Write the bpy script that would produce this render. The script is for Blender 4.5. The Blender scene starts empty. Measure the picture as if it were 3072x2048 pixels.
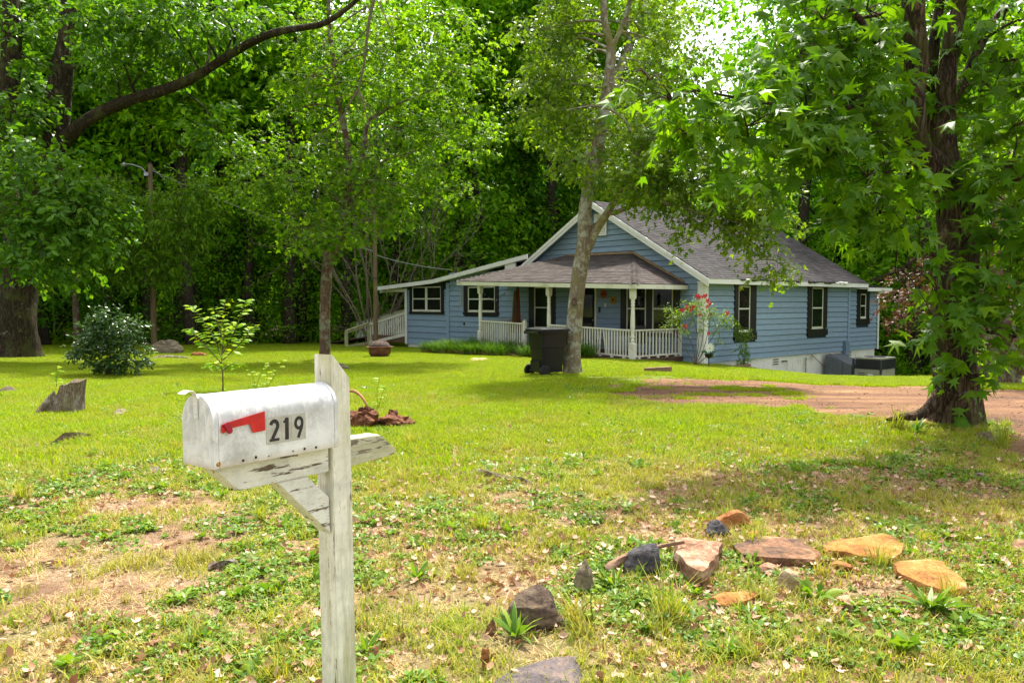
import bpy, bmesh, math, random
import numpy as np
from mathutils import Vector, Matrix
S = bpy.context.scene
COL = S.collection
R = math.radians
# ---------------------------------------------------------------- camera
F_PX = 2400.0; CZ = 1.6; PITCH = math.atan(119 / F_PX)
cd = bpy.data.cameras.new("camera"); cam = bpy.data.objects.new("camera", cd); COL.objects.link(cam)
cd.sensor_width = 36; cd.lens = 36 * F_PX / 3072; cd.clip_start = 0.1; cd.clip_end = 1500
cam.location = (0, 0, CZ); cam.rotation_euler = (math.pi / 2 - PITCH, 0, 0)
S.camera = cam
# ---------------------------------------------------------------- daylight
SUN_EL, SUN_AZ = R(60), R(12)          # azimuth measured from +Y towards +X
w = bpy.data.worlds.new("World"); S.world = w; w.use_nodes = True
nt = w.node_tree; nt.nodes.clear()
sky = nt.nodes.new('ShaderNodeTexSky'); sky.sky_type = 'NISHITA'; sky.sun_disc = False
sky.sun_elevation = SUN_EL; sky.sun_rotation = SUN_AZ; sky.dust_density = 3.0; sky.air_density = 1.0; sky.ozone_density = 1.0
hsv = nt.nodes.new('ShaderNodeHueSaturation'); hsv.inputs['Saturation'].default_value = 0.18; hsv.inputs['Value'].default_value = 1.35
bg = nt.nodes.new('ShaderNodeBackground'); bg.inputs[1].default_value = 0.15
wo = nt.nodes.new('ShaderNodeOutputWorld')
nt.links.new(sky.outputs[0], hsv.inputs['Color']); nt.links.new(hsv.outputs[0], bg.inputs[0]); nt.links.new(bg.outputs[0], wo.inputs[0])
sl = bpy.data.lights.new("sun", 'SUN'); so = bpy.data.objects.new("sun", sl); COL.objects.link(so)
sl.energy = 4.6; sl.angle = R(2.5); sl.color = (1, .94, .82)
sd = Vector((math.sin(SUN_AZ) * math.cos(SUN_EL), math.cos(SUN_AZ) * math.cos(SUN_EL), math.sin(SUN_EL)))
so.rotation_euler = sd.to_track_quat('Z', 'Y').to_euler(); so.location = (0, 0, 40)
S.view_settings.view_transform = 'Standard'; S.view_settings.look = 'None'
S.view_settings.exposure = 1.1; S.view_settings.gamma = 1.0; S.view_settings.use_curve_mapping = False
S.render.engine = 'CYCLES'
cy = S.cycles; cy.max_bounces = 7; cy.diffuse_bounces = 4; cy.glossy_bounces = 3; cy.transmission_bounces = 4
cy.transparent_max_bounces = 6; cy.use_denoising = True; cy.caustics_reflective = False; cy.caustics_refractive = False
cy.use_adaptive_sampling = True; cy.adaptive_threshold = 0.015

# ---------------------------------------------------------------- numpy noise
def _h(ix, iy, s):
    n = (ix.astype(np.int64) * 374761393 + iy.astype(np.int64) * 668265263 + s * 974711) & 0x7fffffff
    n = ((n ^ (n >> 13)) * 1274126177) & 0x7fffffff
    return ((n ^ (n >> 16)) & 0xffff) / 65535.0
def vnoise(x, y, s=0):
    x = np.asarray(x, float); y = np.asarray(y, float)
    ix = np.floor(x); iy = np.floor(y); fx = x - ix; fy = y - iy
    fx = fx * fx * (3 - 2 * fx); fy = fy * fy * (3 - 2 * fy)
    a = _h(ix, iy, s); b = _h(ix + 1, iy, s); c = _h(ix, iy + 1, s); d = _h(ix + 1, iy + 1, s)
    return (a * (1 - fx) + b * fx) * (1 - fy) + (c * (1 - fx) + d * fx) * fy
def fbm(x, y, s=0, o=4):
    t = 0; a = .5
    for k in range(o):
        t = t + a * vnoise(np.asarray(x) * 2 ** k, np.asarray(y) * 2 ** k, s + k * 7); a *= .5
    return t / (1 - .5 ** o)
def sstep(a, b, x):
    t = np.clip((np.asarray(x, float) - a) / (b - a), 0, 1); return t * t * (3 - 2 * t)
# ---------------------------------------------------------------- terrain
def gz(x, y):
    x = np.asarray(x, float); y = np.asarray(y, float)
    z = -.66 * np.clip((y - 18) / 24, 0, 1) ** 1.1
    rt = sstep(2.5, 8, x)
    z = z * (1 - rt) + rt * (-.42 * sstep(12, 22.5, y) - .3 * sstep(24, 45, y))
    z = z - 1.0 * sstep(6.0, 12.5, x) * sstep(20.2, 28, y)
    z = z - .8 * sstep(12, 20, x) * sstep(26, 40, y)
    z = z + .035 * (fbm(x * .6, y * .6, 5) - .5) * sstep(2, 4, y)
    z = z + .02 * (fbm(x * 3, y * 3, 9) - .5) * (1 - sstep(9, 14, y))
    z = z + .12 * np.exp(-((x - 5.6) ** 2 + (y - 10.2) ** 2) / 2.2)            # swell round the sweetgum
    return z
def gz1(x, y): return float(gz(x, y))
def ray(px, py):
    x = (px - 1536) / F_PX; y = -(py - 1024) / F_PX; c, s = math.cos(PITCH), math.sin(PITCH)
    return Vector((x, c + y * s, -s + y * c))
def G(px, py):                       # point of the ground seen at a place of the photograph
    r = ray(px, py); z = 0.0; p = None
    for _ in range(25):
        t = (z - CZ) / r.z; p = Vector((0, 0, CZ)) + r * t; z = z * .5 + .5 * gz1(p.x, p.y)
    return Vector((p.x, p.y, gz1(p.x, p.y)))
def P(px, py, Y):
    r = ray(px, py); return Vector((0, 0, CZ)) + r * (Y / r.y)
# ---------------------------------------------------------------- objects
def tag(o, label=None, cat=None, group=None, kind=None):
    if label: o['label'] = label
    if cat: o['category'] = cat
    if group: o['group'] = group
    if kind: o['kind'] = kind
    return o
def empty(name, loc=(0, 0, 0), rz=0, label=None, cat=None, group=None):
    o = bpy.data.objects.new(name, None); COL.objects.link(o); o.location = loc; o.rotation_euler = (0, 0, rz)
    o.empty_display_size = .2
    return tag(o, label, cat, group)
def link(name, me, parent=None, loc=None):
    o = bpy.data.objects.new(name, me); COL.objects.link(o)
    if parent is not None: o.parent = parent
    if loc is not None: o.location = loc
    return o
def npmesh(name, V, Fc, mat, smooth=False):
    """V (n,3); Fc list of (m,k) index arrays"""
    me = bpy.data.meshes.new(name); V = np.asarray(V, np.float32)
    if not isinstance(Fc, (list, tuple)): Fc = [Fc]
    Fc = [np.asarray(f, np.int32) for f in Fc if len(f)]
    me.vertices.add(len(V)); me.vertices.foreach_set('co', V.ravel())
    nl = sum(f.size for f in Fc); nf = sum(len(f) for f in Fc)
    me.loops.add(nl); me.loops.foreach_set('vertex_index', np.concatenate([f.ravel() for f in Fc]))
    cnt = np.concatenate([np.full(len(f), f.shape[1], np.int32) for f in Fc])
    me.polygons.add(nf); me.polygons.foreach_set('loop_start', np.concatenate([[0], np.cumsum(cnt)[:-1]]).astype(np.int32))
    if smooth: me.polygons.foreach_set('use_smooth', np.ones(nf, bool))
    me.update(calc_edges=True)
    if mat: me.materials.append(mat)
    return me
class B:
    """collects geometry for ONE mesh object"""
    def __init__(s): s.v = []; s.f = []
    def add(s, vs, fs):
        n = len(s.v); s.v += [tuple(p) for p in vs]; s.f += [tuple(i + n for i in f) for f in fs]; return s
    def box(s, x0, x1, y0, y1, z0, z1, M=None):
        vs = [Vector((x, y, z)) for x in (x0, x1) for y in (y0, y1) for z in (z0, z1)]
        if M: vs = [M @ p for p in vs]
        return s.add(vs, [(0, 1, 3, 2), (4, 6, 7, 5), (0, 4, 5, 1), (2, 3, 7, 6), (0, 2, 6, 4), (1, 5, 7, 3)])
    def prism(s, poly, y0, y1, ax='y'):
        n = len(poly)
        f3 = {'y': lambda a, b, c: (a, c, b), 'x': lambda a, b, c: (c, a, b), 'z': lambda a, b, c: (a, b, c)}[ax]
        vs = [f3(p[0], p[1], y0) for p in poly] + [f3(p[0], p[1], y1) for p in poly]
        fs = [tuple(range(n))[::-1], tuple(range(n, 2 * n))] + [(i, (i + 1) % n, n + (i + 1) % n, n + i) for i in range(n)]
        return s.add(vs, fs)
    def tube(s, pts, rad, seg=8, cap=True):
        pts = [Vector(p) for p in pts]; n = len(pts)
        if not hasattr(rad, '__len__'): rad = [rad] * n
        ref = Vector((0.13, .2, 1)).normalized(); rings = []
        for i, p in enumerate(pts):
            d = (pts[min(i + 1, n - 1)] - pts[max(i - 1, 0)])
            d = d.normalized() if d.length > 1e-9 else Vector((0, 0, 1))
            a = d.cross(ref)
            if a.length < .05: a = d.cross(Vector((1, 0, 0)))
            a.normalize(); b = d.cross(a)
            rings.append([p + (a * math.cos(2 * math.pi * k / seg) + b * math.sin(2 * math.pi * k / seg)) * rad[i] for k in range(seg)])
        vs = [q for r in rings for q in r]; fs = []
        for i in range(n - 1):
            for k in range(seg):
                k2 = (k + 1) % seg; fs.append((i * seg + k, i * seg + k2, (i + 1) * seg + k2, (i + 1) * seg + k))
        if cap: fs += [tuple(range(seg))[::-1], tuple((n - 1) * seg + k for k in range(seg))]
        return s.add(vs, fs)
    def lathe(s, prof, seg=16, c=(0, 0, 0), cap=True):
        vs = [(c[0] + r * math.cos(2 * math.pi * k / seg), c[1] + r * math.sin(2 * math.pi * k / seg), c[2] + z) for r, z in prof for k in range(seg)]
        fs = [(i * seg + k, i * seg + (k + 1) % seg, (i + 1) * seg + (k + 1) % seg, (i + 1) * seg + k) for i in range(len(prof) - 1) for k in range(seg)]
        if cap: fs += [tuple(range(seg))[::-1], tuple((len(prof) - 1) * seg + k for k in range(seg))]
        return s.add(vs, fs)
    def ob(s, name, mat, parent=None, smooth=False, bevel=0, loc=None):
        me = bpy.data.meshes.new(name); me.from_pydata(s.v, [], s.f)
        bm = bmesh.new(); bm.from_mesh(me); bmesh.ops.recalc_face_normals(bm, faces=bm.faces)
        if bevel:
            bmesh.ops.bevel(bm, geom=[e for e in bm.edges if len(e.link_faces) == 2 and e.calc_face_angle(0) > .5], offset=bevel, segments=2, affect='EDGES', clamp_overlap=True)
        bm.to_mesh(me); bm.free()
        if smooth:
            me.polygons.foreach_set('use_smooth', [True] * len(me.polygons))
            try: me.set_sharp_from_angle(angle=R(40))
            except Exception: pass
        me.materials.append(mat)
        return link(name, me, parent, loc)
# ---------------------------------------------------------------- materials
def ramp(nt, fac, stops, mode='LINEAR'):
    r = nt.nodes.new('ShaderNodeValToRGB'); cr = r.color_ramp; cr.interpolation = mode
    while len(cr.elements) < len(stops): cr.elements.new(.5)
    for e, (p, c) in zip(cr.elements, stops):
        e.position = p; e.color = (*c, 1) if len(c) == 3 else c
    nt.links.new(fac, r.inputs[0]); return r.outputs[0]
def mixc(nt, fac, a, b, bt='MIX'):
    m = nt.nodes.new('ShaderNodeMix'); m.data_type = 'RGBA'; m.blend_type = bt
    for i, v in ((0, fac), (6, a), (7, b)):
        if isinstance(v, (int, float)): m.inputs[i].default_value = v
        elif isinstance(v, tuple): m.inputs[i].default_value = (*v[:3], 1)
        else: nt.links.new(v, m.inputs[i])
    return m.outputs[2]
def math_(nt, op, a, b=0.0, c=None):
    m = nt.nodes.new('ShaderNodeMath'); m.operation = op
    for i, v in enumerate((a, b) if c is None else (a, b, c)):
        if isinstance(v, (int, float)): m.inputs[i].default_value = v
        else: nt.links.new(v, m.inputs[i])
    return m.outputs[0]
def base(name):
    m = bpy.data.materials.new(name); m.use_nodes = True; nt = m.node_tree
    return m, nt, nt.nodes['Principled BSDF'], nt.nodes['Material Output']
def coord(nt, kind='Object', sc=(1, 1, 1), rot=(0, 0, 0)):
    t = nt.nodes.new('ShaderNodeTexCoord'); mp = nt.nodes.new('ShaderNodeMapping')
    mp.inputs['Scale'].default_value = sc; mp.inputs['Rotation'].default_value = rot
    nt.links.new(t.outputs[kind], mp.inputs[0]); return mp.outputs[0]
def noise(nt, vec, scale, detail=5, rough=.6, dist=0, out=0):
    n = nt.nodes.new('ShaderNodeTexNoise'); n.inputs['Scale'].default_value = scale; n.inputs['Detail'].default_value = detail
    n.inputs['Roughness'].default_value = rough; n.inputs['Distortion'].default_value = dist
    nt.links.new(vec, n.inputs['Vector']); return n.outputs[out]
def bump(nt, bs, h, strength=.3, dist=.01):
    b = nt.nodes.new('ShaderNodeBump'); b.inputs['Strength'].default_value = strength; b.inputs['Distance'].default_value = dist
    nt.links.new(h, b.inputs['Height']); nt.links.new(b.outputs[0], bs.inputs['Normal'])
def objrand(nt):
    o = nt.nodes.new('ShaderNodeObjectInfo'); return o.outputs['Random']
def pm(name, c1, c2=None, c3=None, scale=3., rough=.6, bmp=.2, bd=.01, sc=(1, 1, 1), metal=0, lo=.35, hi=.65, spec=.4, vary=0.0, fine=30.):
    """general purpose: two or three tones through noise, fine relief, per-object tone"""
    m, nt, bs, out = base(name); v = coord(nt, 'Object', sc)
    c2 = c2 or tuple(x * .7 for x in c1)
    n1 = noise(nt, v, scale); n2 = noise(nt, v, scale * fine / 6, 4)
    f = math_(nt, 'ADD', math_(nt, 'MULTIPLY', n1, .7), math_(nt, 'MULTIPLY', n2, .3))
    stops = [(lo, c2), (hi, c1)] if c3 is None else [(lo, c2), ((lo + hi) / 2, c1), (hi, c3)]
    c = ramp(nt, f, stops)
    if vary:
        rnd = objrand(nt); k = math_(nt, 'MULTIPLY_ADD', rnd, vary * 2, 1 - vary)
        mu = nt.nodes.new('ShaderNodeVectorMath'); mu.operation = 'SCALE'; nt.links.new(c, mu.inputs[0]); nt.links.new(k, mu.inputs['Scale']); c = mu.outputs[0]
    nt.links.new(c, bs.inputs['Base Color']); bs.inputs['Roughness'].default_value = rough; bs.inputs['Metallic'].default_value = metal
    bs.inputs['Specular IOR Level'].default_value = spec
    if bmp: bump(nt, bs, noise(nt, v, scale * fine / 3, 5), bmp, bd)
    return m
def leafmat(name, c1, c2, c3=None, trans=.45, rough=.45, isl=True, tcol=None, spec=.22, patch=None, tone=0.0):
    """leaves: tone differs from leaf to leaf, light passes through"""
    m, nt, bs, out = base(name)
    if isl:
        g = nt.nodes.new('ShaderNodeNewGeometry'); rnd = g.outputs['Random Per Island']
    else: rnd = objrand(nt)
    c3 = c3 or c1
    c = ramp(nt, rnd, [(0, c1), (.55, c2), (1, c3)])
    v = coord(nt, 'Object'); n = noise(nt, v, .6, 3)
    c = mixc(nt, ramp(nt, n, [(.35, (0, 0, 0)), (.7, (1, 1, 1))]), c, mixc(nt, .45, c, tuple(x * y for x, y in zip(c2, (1.25, 1.1, .8)))))
    if patch:                       # broad patches over the lawn, from where each tuft stands
        oi = nt.nodes.new('ShaderNodeObjectInfo'); pn = noise(nt, oi.outputs['Location'], .75, 5, .65)
        c = mixc(nt, ramp(nt, pn, [(.42, (0, 0, 0)), (.58, (.8, .8, .8))]), c, mixc(nt, .5, c, patch))
        c = mixc(nt, math_(nt, 'MULTIPLY', oi.outputs['Random'], .45), c, mixc(nt, 1.0, c, (.62, .70, .8), 'MULTIPLY'))
    if tone:                        # every tree has its own tone
        oi = nt.nodes.new('ShaderNodeObjectInfo'); c = mixc(nt, ramp(nt, oi.outputs['Random'], [(0, (.75, .8, 1.1)), (.35, (.95, .95, .9)), (.7, (1.35, 1.12, .9)), (1, (.8, 1, 1.3))]), (1, 1, 1), c) if False else mixc(nt, 1.0, c, ramp(nt, oi.outputs['Random'], [(0, (.55, .68, .9)), (.35, (.85, .92, .9)), (.7, (1.25, 1.1, .8)), (1, (.8, 1, 1))]), 'MULTIPLY')
    nt.links.new(c, bs.inputs['Base Color']); bs.inputs['Roughness'].default_value = rough; bs.inputs['Specular IOR Level'].default_value = spec
    tr = nt.nodes.new('ShaderNodeBsdfTranslucent')
    tc = mixc(nt, 1.0, c, tcol or (1.7, 1.6, .55), 'MULTIPLY'); nt.links.new(tc, tr.inputs[0])
    mx = nt.nodes.new('ShaderNodeMixShader'); mx.inputs[0].default_value = trans
    nt.links.new(bs.outputs[0], mx.inputs[1]); nt.links.new(tr.outputs[0], mx.inputs[2]); nt.links.new(mx.outputs[0], out.inputs[0])
    return m
def barkmat(name, c1, c2, lich=None, la=.5, sx=1.0, depth=.03, moss=None):
    m, nt, bs, out = base(name); v = coord(nt, 'Object', (9 * sx, 9 * sx, 1.6 * sx))
    w_ = noise(nt, v, 1.6, 6, .65, .6); ridg = math_(nt, 'ABSOLUTE', math_(nt, 'SUBTRACT', w_, .5))
    c = ramp(nt, ridg, [(0.0, c2), (.07, tuple((a + b) / 2 for a, b in zip(c1, c2))), (.16, c1)])
    vo = coord(nt, 'Object')
    if lich:
        f = ramp(nt, noise(nt, vo, 5, 8, .7), [(la, (0, 0, 0)), (la + .06, (1, 1, 1))])
        c = mixc(nt, math_(nt, 'MULTIPLY', f, .75), c, lich)
    if moss:
        f = ramp(nt, noise(nt, vo, 1.7, 5), [(.52, (0, 0, 0)), (.62, (1, 1, 1))])
        c = mixc(nt, math_(nt, 'MULTIPLY', f, .6), c, moss)
    nt.links.new(c, bs.inputs['Base Color']); bs.inputs['Roughness'].default_value = .9; bs.inputs['Specular IOR Level'].default_value = .15
    h = math_(nt, 'ADD', math_(nt, 'MINIMUM', math_(nt, 'MULTIPLY', ridg, 5), 1.0), math_(nt, 'MULTIPLY', noise(nt, vo, 40, 4), .25))
    bump(nt, bs, h, .9, depth); return m
def flat(name, c, rough=.5, metal=0, spec=.4): return pm(name, c, tuple(x * .82 for x in c), scale=4, rough=rough, metal=metal, bmp=.05, spec=spec)

M = {}
# painted lap siding
def siding_mat():
    m, nt, bs, out = base('blue_siding_paint'); v = coord(nt, 'Generated'); vo = coord(nt, 'Object', (1.2, 1.2, 14))
    n = noise(nt, vo, 2.5, 6, .65); c = ramp(nt, n, [(.3, (.17, .25, .365)), (.55, (.215, .30, .42)), (.8, (.27, .35, .46))])
    d = noise(nt, coord(nt, 'Object', (1, 1, 1)), 9, 6, .7)
    c = mixc(nt, ramp(nt, d, [(.70, (0, 0, 0)), (.76, (.6, .6, .6))]), c, (.11, .12, .14))
    k = math_(nt, 'MULTIPLY_ADD', objrand(nt), .16, .92)
    mu = nt.nodes.new('ShaderNodeVectorMath'); mu.operation = 'SCALE'; nt.links.new(c, mu.inputs[0]); nt.links.new(k, mu.inputs['Scale'])
    nt.links.new(mu.outputs[0], bs.inputs['Base Color']); bs.inputs['Roughness'].default_value = .55
    bump(nt, bs, noise(nt, vo, 12, 5), .25, .006); return m
M['blue'] = siding_mat()
M['white'] = pm('white_trim_paint', (.74, .74, .72), (.55, .55, .52), scale=2.5, rough=.5, bmp=.12, lo=.2, hi=.5)
M['cream'] = pm('aged_white_paint', (.70, .68, .60), (.42, .37, .27), scale=2.2, rough=.55, bmp=.15, lo=.25, hi=.5)
M['sash'] = pm('cream_sash', (.66, .66, .58), (.5, .5, .42), scale=3, rough=.45, bmp=.05)
M['black'] = pm('black_trim_paint', (.016, .013, .013), (.008, .007, .007), scale=4, rough=.45, bmp=.1)
M['dark'] = flat('dark_interior', (.006, .007, .007), .9)
M['curtain'] = pm('curtain_cloth', (.30, .30, .28), (.12, .12, .11), scale=3, sc=(8, 8, .5), rough=.9)
def glass_mat():
    m, nt, bs, out = base('window_glass'); bs.inputs['Base Color'].default_value = (.012, .016, .014, 1)
    bs.inputs['Roughness'].default_value = .06; bs.inputs['Specular IOR Level'].default_value = .7
    tr = nt.nodes.new('ShaderNodeBsdfTransparent'); tr.inputs[0].default_value = (.5, .55, .5, 1)
    mx = nt.nodes.new('ShaderNodeMixShader'); mx.inputs[0].default_value = .4
    bump(nt, bs, noise(nt, coord(nt, 'Object'), 1.5, 2), .08, .02)
    nt.links.new(bs.outputs[0], mx.inputs[1]); nt.links.new(tr.outputs[0], mx.inputs[2]); nt.links.new(mx.outputs[0], out.inputs[0]); return m
M['glass'] = glass_mat()
M['shingle'] = pm('asphalt_shingle', (.046, .042, .044), (.030, .028, .029), (.072, .067, .067), scale=5, rough=.9, bmp=.5, bd=.004, vary=.14, spec=.15, fine=60)
def island_shingle(name, c1, c2, c3):
    m, nt, bs, out = base(name); g = nt.nodes.new('ShaderNodeNewGeometry')
    c = ramp(nt, g.outputs['Random Per Island'], [(0, c1), (.5, c2), (1, c3)])
    v = coord(nt, 'Object'); n = noise(nt, v, 1.2, 6, .7); c = mixc(nt, ramp(nt, n, [(.42, (0, 0, 0)), (.68, (.75, .75, .75))]), c, tuple(x * 1.35 for x in c2))
    c = mixc(nt, .25, c, noise(nt, v, 90, 3, out=1), 'OVERLAY')
    nt.links.new(c, bs.inputs['Base Color']); bs.inputs['Roughness'].default_value = .92; bs.inputs['Specular IOR Level'].default_value = .12
    bump(nt, bs, noise(nt, v, 120, 3), .5, .004); return m
M['shingles'] = island_shingle('grey_asphalt_shingles', (.032, .029, .031), (.046, .042, .044), (.064, .060, .060))
M['pshingles'] = island_shingle('brown_porch_shingles', (.052, .041, .038), (.070, .058, .054), (.096, .083, .078))
M['found'] = pm('painted_block_foundation', (.66, .65, .61), (.40, .33, .25), (.74, .73, .70), scale=1.3, rough=.8, bmp=.4, lo=.3, hi=.62)
M['brownwood'] = pm('weathered_brown_wood', (.16, .09, .055), (.07, .04, .028), scale=3, sc=(1, 1, 6), rough=.8, bmp=.4)
M['greenwood'] = pm('algae_stained_paint', (.44, .42, .22), (.24, .23, .09), (.55, .53, .38), scale=3, rough=.8, bmp=.3)
M['polewood'] = pm('utility_pole_wood', (.15, .105, .05), (.08, .055, .028), (.20, .15, .08), scale=3, sc=(4, 4, .4), rough=.85, bmp=.4)
M['metal'] = pm('galvanised_metal', (.35, .36, .37), (.22, .23, .24), scale=6, rough=.4, metal=.7, bmp=.05)
M['wire'] = flat('wire_sheath', (.25, .25, .24), .5)
M['darkwire'] = flat('dark_cable', (.03, .03, .03), .6)
# ================================================================ ground
rng = np.random.default_rng(7)
def grid_mesh(xs, ys):
    X, Y = np.meshgrid(xs, ys); Z = gz(X, Y); V = np.stack([X.ravel(), Y.ravel(), Z.ravel()], 1)
    nx, ny = len(xs), len(ys); i = np.arange(nx - 1)[None, :] + nx * np.arange(ny - 1)[:, None]; i = i.ravel()
    return V, np.stack([i, i + 1, i + nx + 1, i + nx], 1)
def axis(*segs): return np.concatenate([np.arange(a, b, s) for a, b, s in segs])
xs = axis((-160, -30, 8), (-30, -12, 1.5), (-12, 12, .12), (12, 30, 1.0), (30, 168, 8)); ys = axis((-6, 2, .8), (2, 16, .1), (16, 34, .4), (34, 60, 2), (60, 260, 12))
V, Fq = grid_mesh(xs, ys)
def inpoly(x, y, poly):
    x = np.asarray(x); ins = np.zeros(x.shape, bool); n = len(poly)
    for i in range(n):
        x0, y0 = poly[i]; x1, y1 = poly[(i + 1) % n]
        c = ((y0 > y) != (y1 > y)) & (x < (x1 - x0) * (y - y0) / (y1 - y0 + 1e-12) + x0); ins ^= c
    return ins
DRV = [(1950, 1138), (2250, 1137), (2400, 1150), (2780, 1161), (3072, 1172), (3500, 1190), (4300, 1260), (4300, 1600), (3400, 1470), (3072, 1335), (2985, 1288), (2900, 1252), (2700, 1248), (2500, 1243), (2300, 1235), (2100, 1216), (1880, 1196), (1770, 1172)]
DRVW = [tuple(G(*p)[:2]) for p in DRV]
def drive_mask(x, y):
    jx = (fbm(np.asarray(x) * 1.1, np.asarray(y) * 1.1, 31) - .5) * 2.4; jy = (fbm(np.asarray(x) * 1.1, np.asarray(y) * 1.1, 57) - .5) * 2.0
    jx = jx + (vnoise(np.asarray(x) * 6, np.asarray(y) * 6, 8) - .5) * .35; jy = jy + (vnoise(np.asarray(x) * 6, np.asarray(y) * 6, 3) - .5) * .9
    return inpoly(np.asarray(x) + jx, np.asarray(y) + jy, DRVW)
def lawnness(x, y):
    """1 on the thick mown lawn, towards 0 on thin patchy turf near the road"""
    x = np.asarray(x, float); y = np.asarray(y, float)
    edge = 9.1 + .35 * np.sin(x * 1.3) + .9 * (fbm(x * .5, y * .5, 77) - .5) - .5 * sstep(-1, 3, -x) + 1.1 * sstep(2, 4.5, x)
    return sstep(edge - 2.2, edge + 1.6, y)
def tuft_mask(x, y):
    f = fbm(np.asarray(x) * .55, np.asarray(y) * .55, 21, 5); g = fbm(np.asarray(x) * 2.1, np.asarray(y) * 2.1, 43, 3)
    return sstep(.30, .56, f * .5 + g * .5)
gm = npmesh('ground', V, Fq, None, True)
law = lawnness(V[:, 0], V[:, 1]); tm = tuft_mask(V[:, 0], V[:, 1])
wood = sstep(43, 47, V[:, 1]) + 0 * law
wood = np.clip(wood + sstep(16, 26, V[:, 0]) * sstep(22, 30, V[:, 1]) + sstep(23, 30, -V[:, 0]) * sstep(26, 34, V[:, 1]), 0, 1)
ca = gm.color_attributes.new('cover', 'FLOAT_COLOR', 'POINT')
ca.data.foreach_set('color', np.stack([law, tm, wood, np.ones_like(law)], 1).astype(np.float32).ravel())
m, nt, bs, out = base('soil_and_turf'); v = coord(nt, 'Object')
at = nt.nodes.new('ShaderNodeAttribute'); at.attribute_name = 'cover'; sp = nt.nodes.new('ShaderNodeSeparateColor'); nt.links.new(at.outputs['Color'], sp.inputs[0])
soil = ramp(nt, noise(nt, v, 3.2, 8, .72), [(.3, (.08, .042, .024)), (.45, (.17, .095, .055)), (.58, (.27, .175, .11)), (.75, (.36, .26, .18))])
straw = ramp(nt, noise(nt, coord(nt, 'Object', (1, 1, 1)), 55, 5, .7, 1.2), [(.38, (.07, .04, .022)), (.5, (.27, .18, .10)), (.62, (.48, .37, .25))])
soil = mixc(nt, ramp(nt, noise(nt, v, 1.7, 5), [(.42, (0, 0, 0)), (.6, (.85, .85, .85))]), soil, straw)
turf = ramp(nt, noise(nt, v, 40, 5, .7), [(.3, (.07, .10, .015)), (.5, (.13, .19, .02)), (.7, (.24, .27, .05))])
thin = mixc(nt, math_(nt, 'MULTIPLY', sp.outputs[1], .55), soil, turf)
c = mixc(nt, math_(nt, 'MULTIPLY', sp.outputs[0], .88), thin, turf)
litter = ramp(nt, noise(nt, v, 9, 6, .7), [(.35, (.03, .035, .012)), (.6, (.08, .055, .03)), (.75, (.04, .07, .015))])
c = mixc(nt, sp.outputs[2], c, litter)
nt.links.new(c, bs.inputs['Base Color']); bs.inputs['Roughness'].default_value = .95; bs.inputs['Specular IOR Level'].default_value = .1
bump(nt, bs, math_(nt, 'ADD', noise(nt, v, 25, 6, .7), math_(nt, 'MULTIPLY', noise(nt, v, 140, 3), .3)), .9, .03)
gm.materials.append(m); tag(link('ground', gm), kind='structure')
# driveway: worn red clay and gravel, a thin sheet on the ground
dx = np.arange(1.0, 21, .09); dy = np.arange(7.4, 20.5, .09)
V, Fq = grid_mesh(dx, dy); cen = V[Fq].mean(1); keep = drive_mask(cen[:, 0], cen[:, 1]) & (cen[:, 1] > 7.4); Fq = Fq[keep]
V[:, 2] += .006; used, inv = np.unique(Fq, return_inverse=True)
dm = npmesh('driveway', V[used], inv.reshape(Fq.shape), None, True)
m, nt, bs, out = base('red_clay_drive'); v = coord(nt, 'Object', (1, 2.6, 1)); v2 = coord(nt, 'Object')
c = ramp(nt, noise(nt, v, .55, 6, .62), [(.36, (.075, .040, .025)), (.46, (.16, .080, .046)), (.56, (.21, .112, .055)), (.68, (.32, .19, .095))])
rut = nt.nodes.new('ShaderNodeTexWave'); rut.inputs['Scale'].default_value = .19; rut.inputs['Distortion'].default_value = 3.2; rut.inputs['Detail'].default_value = 4; rut.bands_direction = 'Y'; nt.links.new(v2, rut.inputs['Vector']); c = mixc(nt, ramp(nt, rut.outputs[0], [(.55, (0, 0, 0)), (.85, (.55, .55, .55))]), c, (.12, .055, .032))
c = mixc(nt, ramp(nt, noise(nt, v2, 35, 6, .75), [(.5, (0, 0, 0)), (.72, (.7, .7, .7))]), c, (.17, .09, .06))
c = mixc(nt, ramp(nt, noise(nt, v2, 120, 3), [(.6, (0, 0, 0)), (.68, (.8, .8, .8))]), c, (.62, .54, .42))
nt.links.new(c, bs.inputs['Base Color']); bs.inputs['Roughness'].default_value = .95; bs.inputs['Specular IOR Level'].default_value = .1
bump(nt, bs, noise(nt, v2, 45, 7, .75), .8, .02); dm.materials.append(m); tag(link('driveway', dm), kind='structure')

# ================================================================ house  (local frame: x back along the side wall, y left along the gable wall)
HV = Vector((.742961, .669334, 0)); HU = Vector((-.669334, .742961, 0)); HO = Vector((5.97368, 25.0, 0))
house = empty('house', HO, math.atan2(HV.y, HV.x), 'blue wooden cottage with white trim, black window surrounds, grey shingle roof and open front porch', 'house')
HM = Matrix.Translation(HO) @ Matrix.Rotation(math.atan2(HV.y, HV.x), 4, 'Z')
def hw(b, a, z): return HM @ Vector((b, a, z))
def hpart(name, bld, mat, parent=house, **k): return bld.ob(name, mat, parent, **k)
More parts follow.
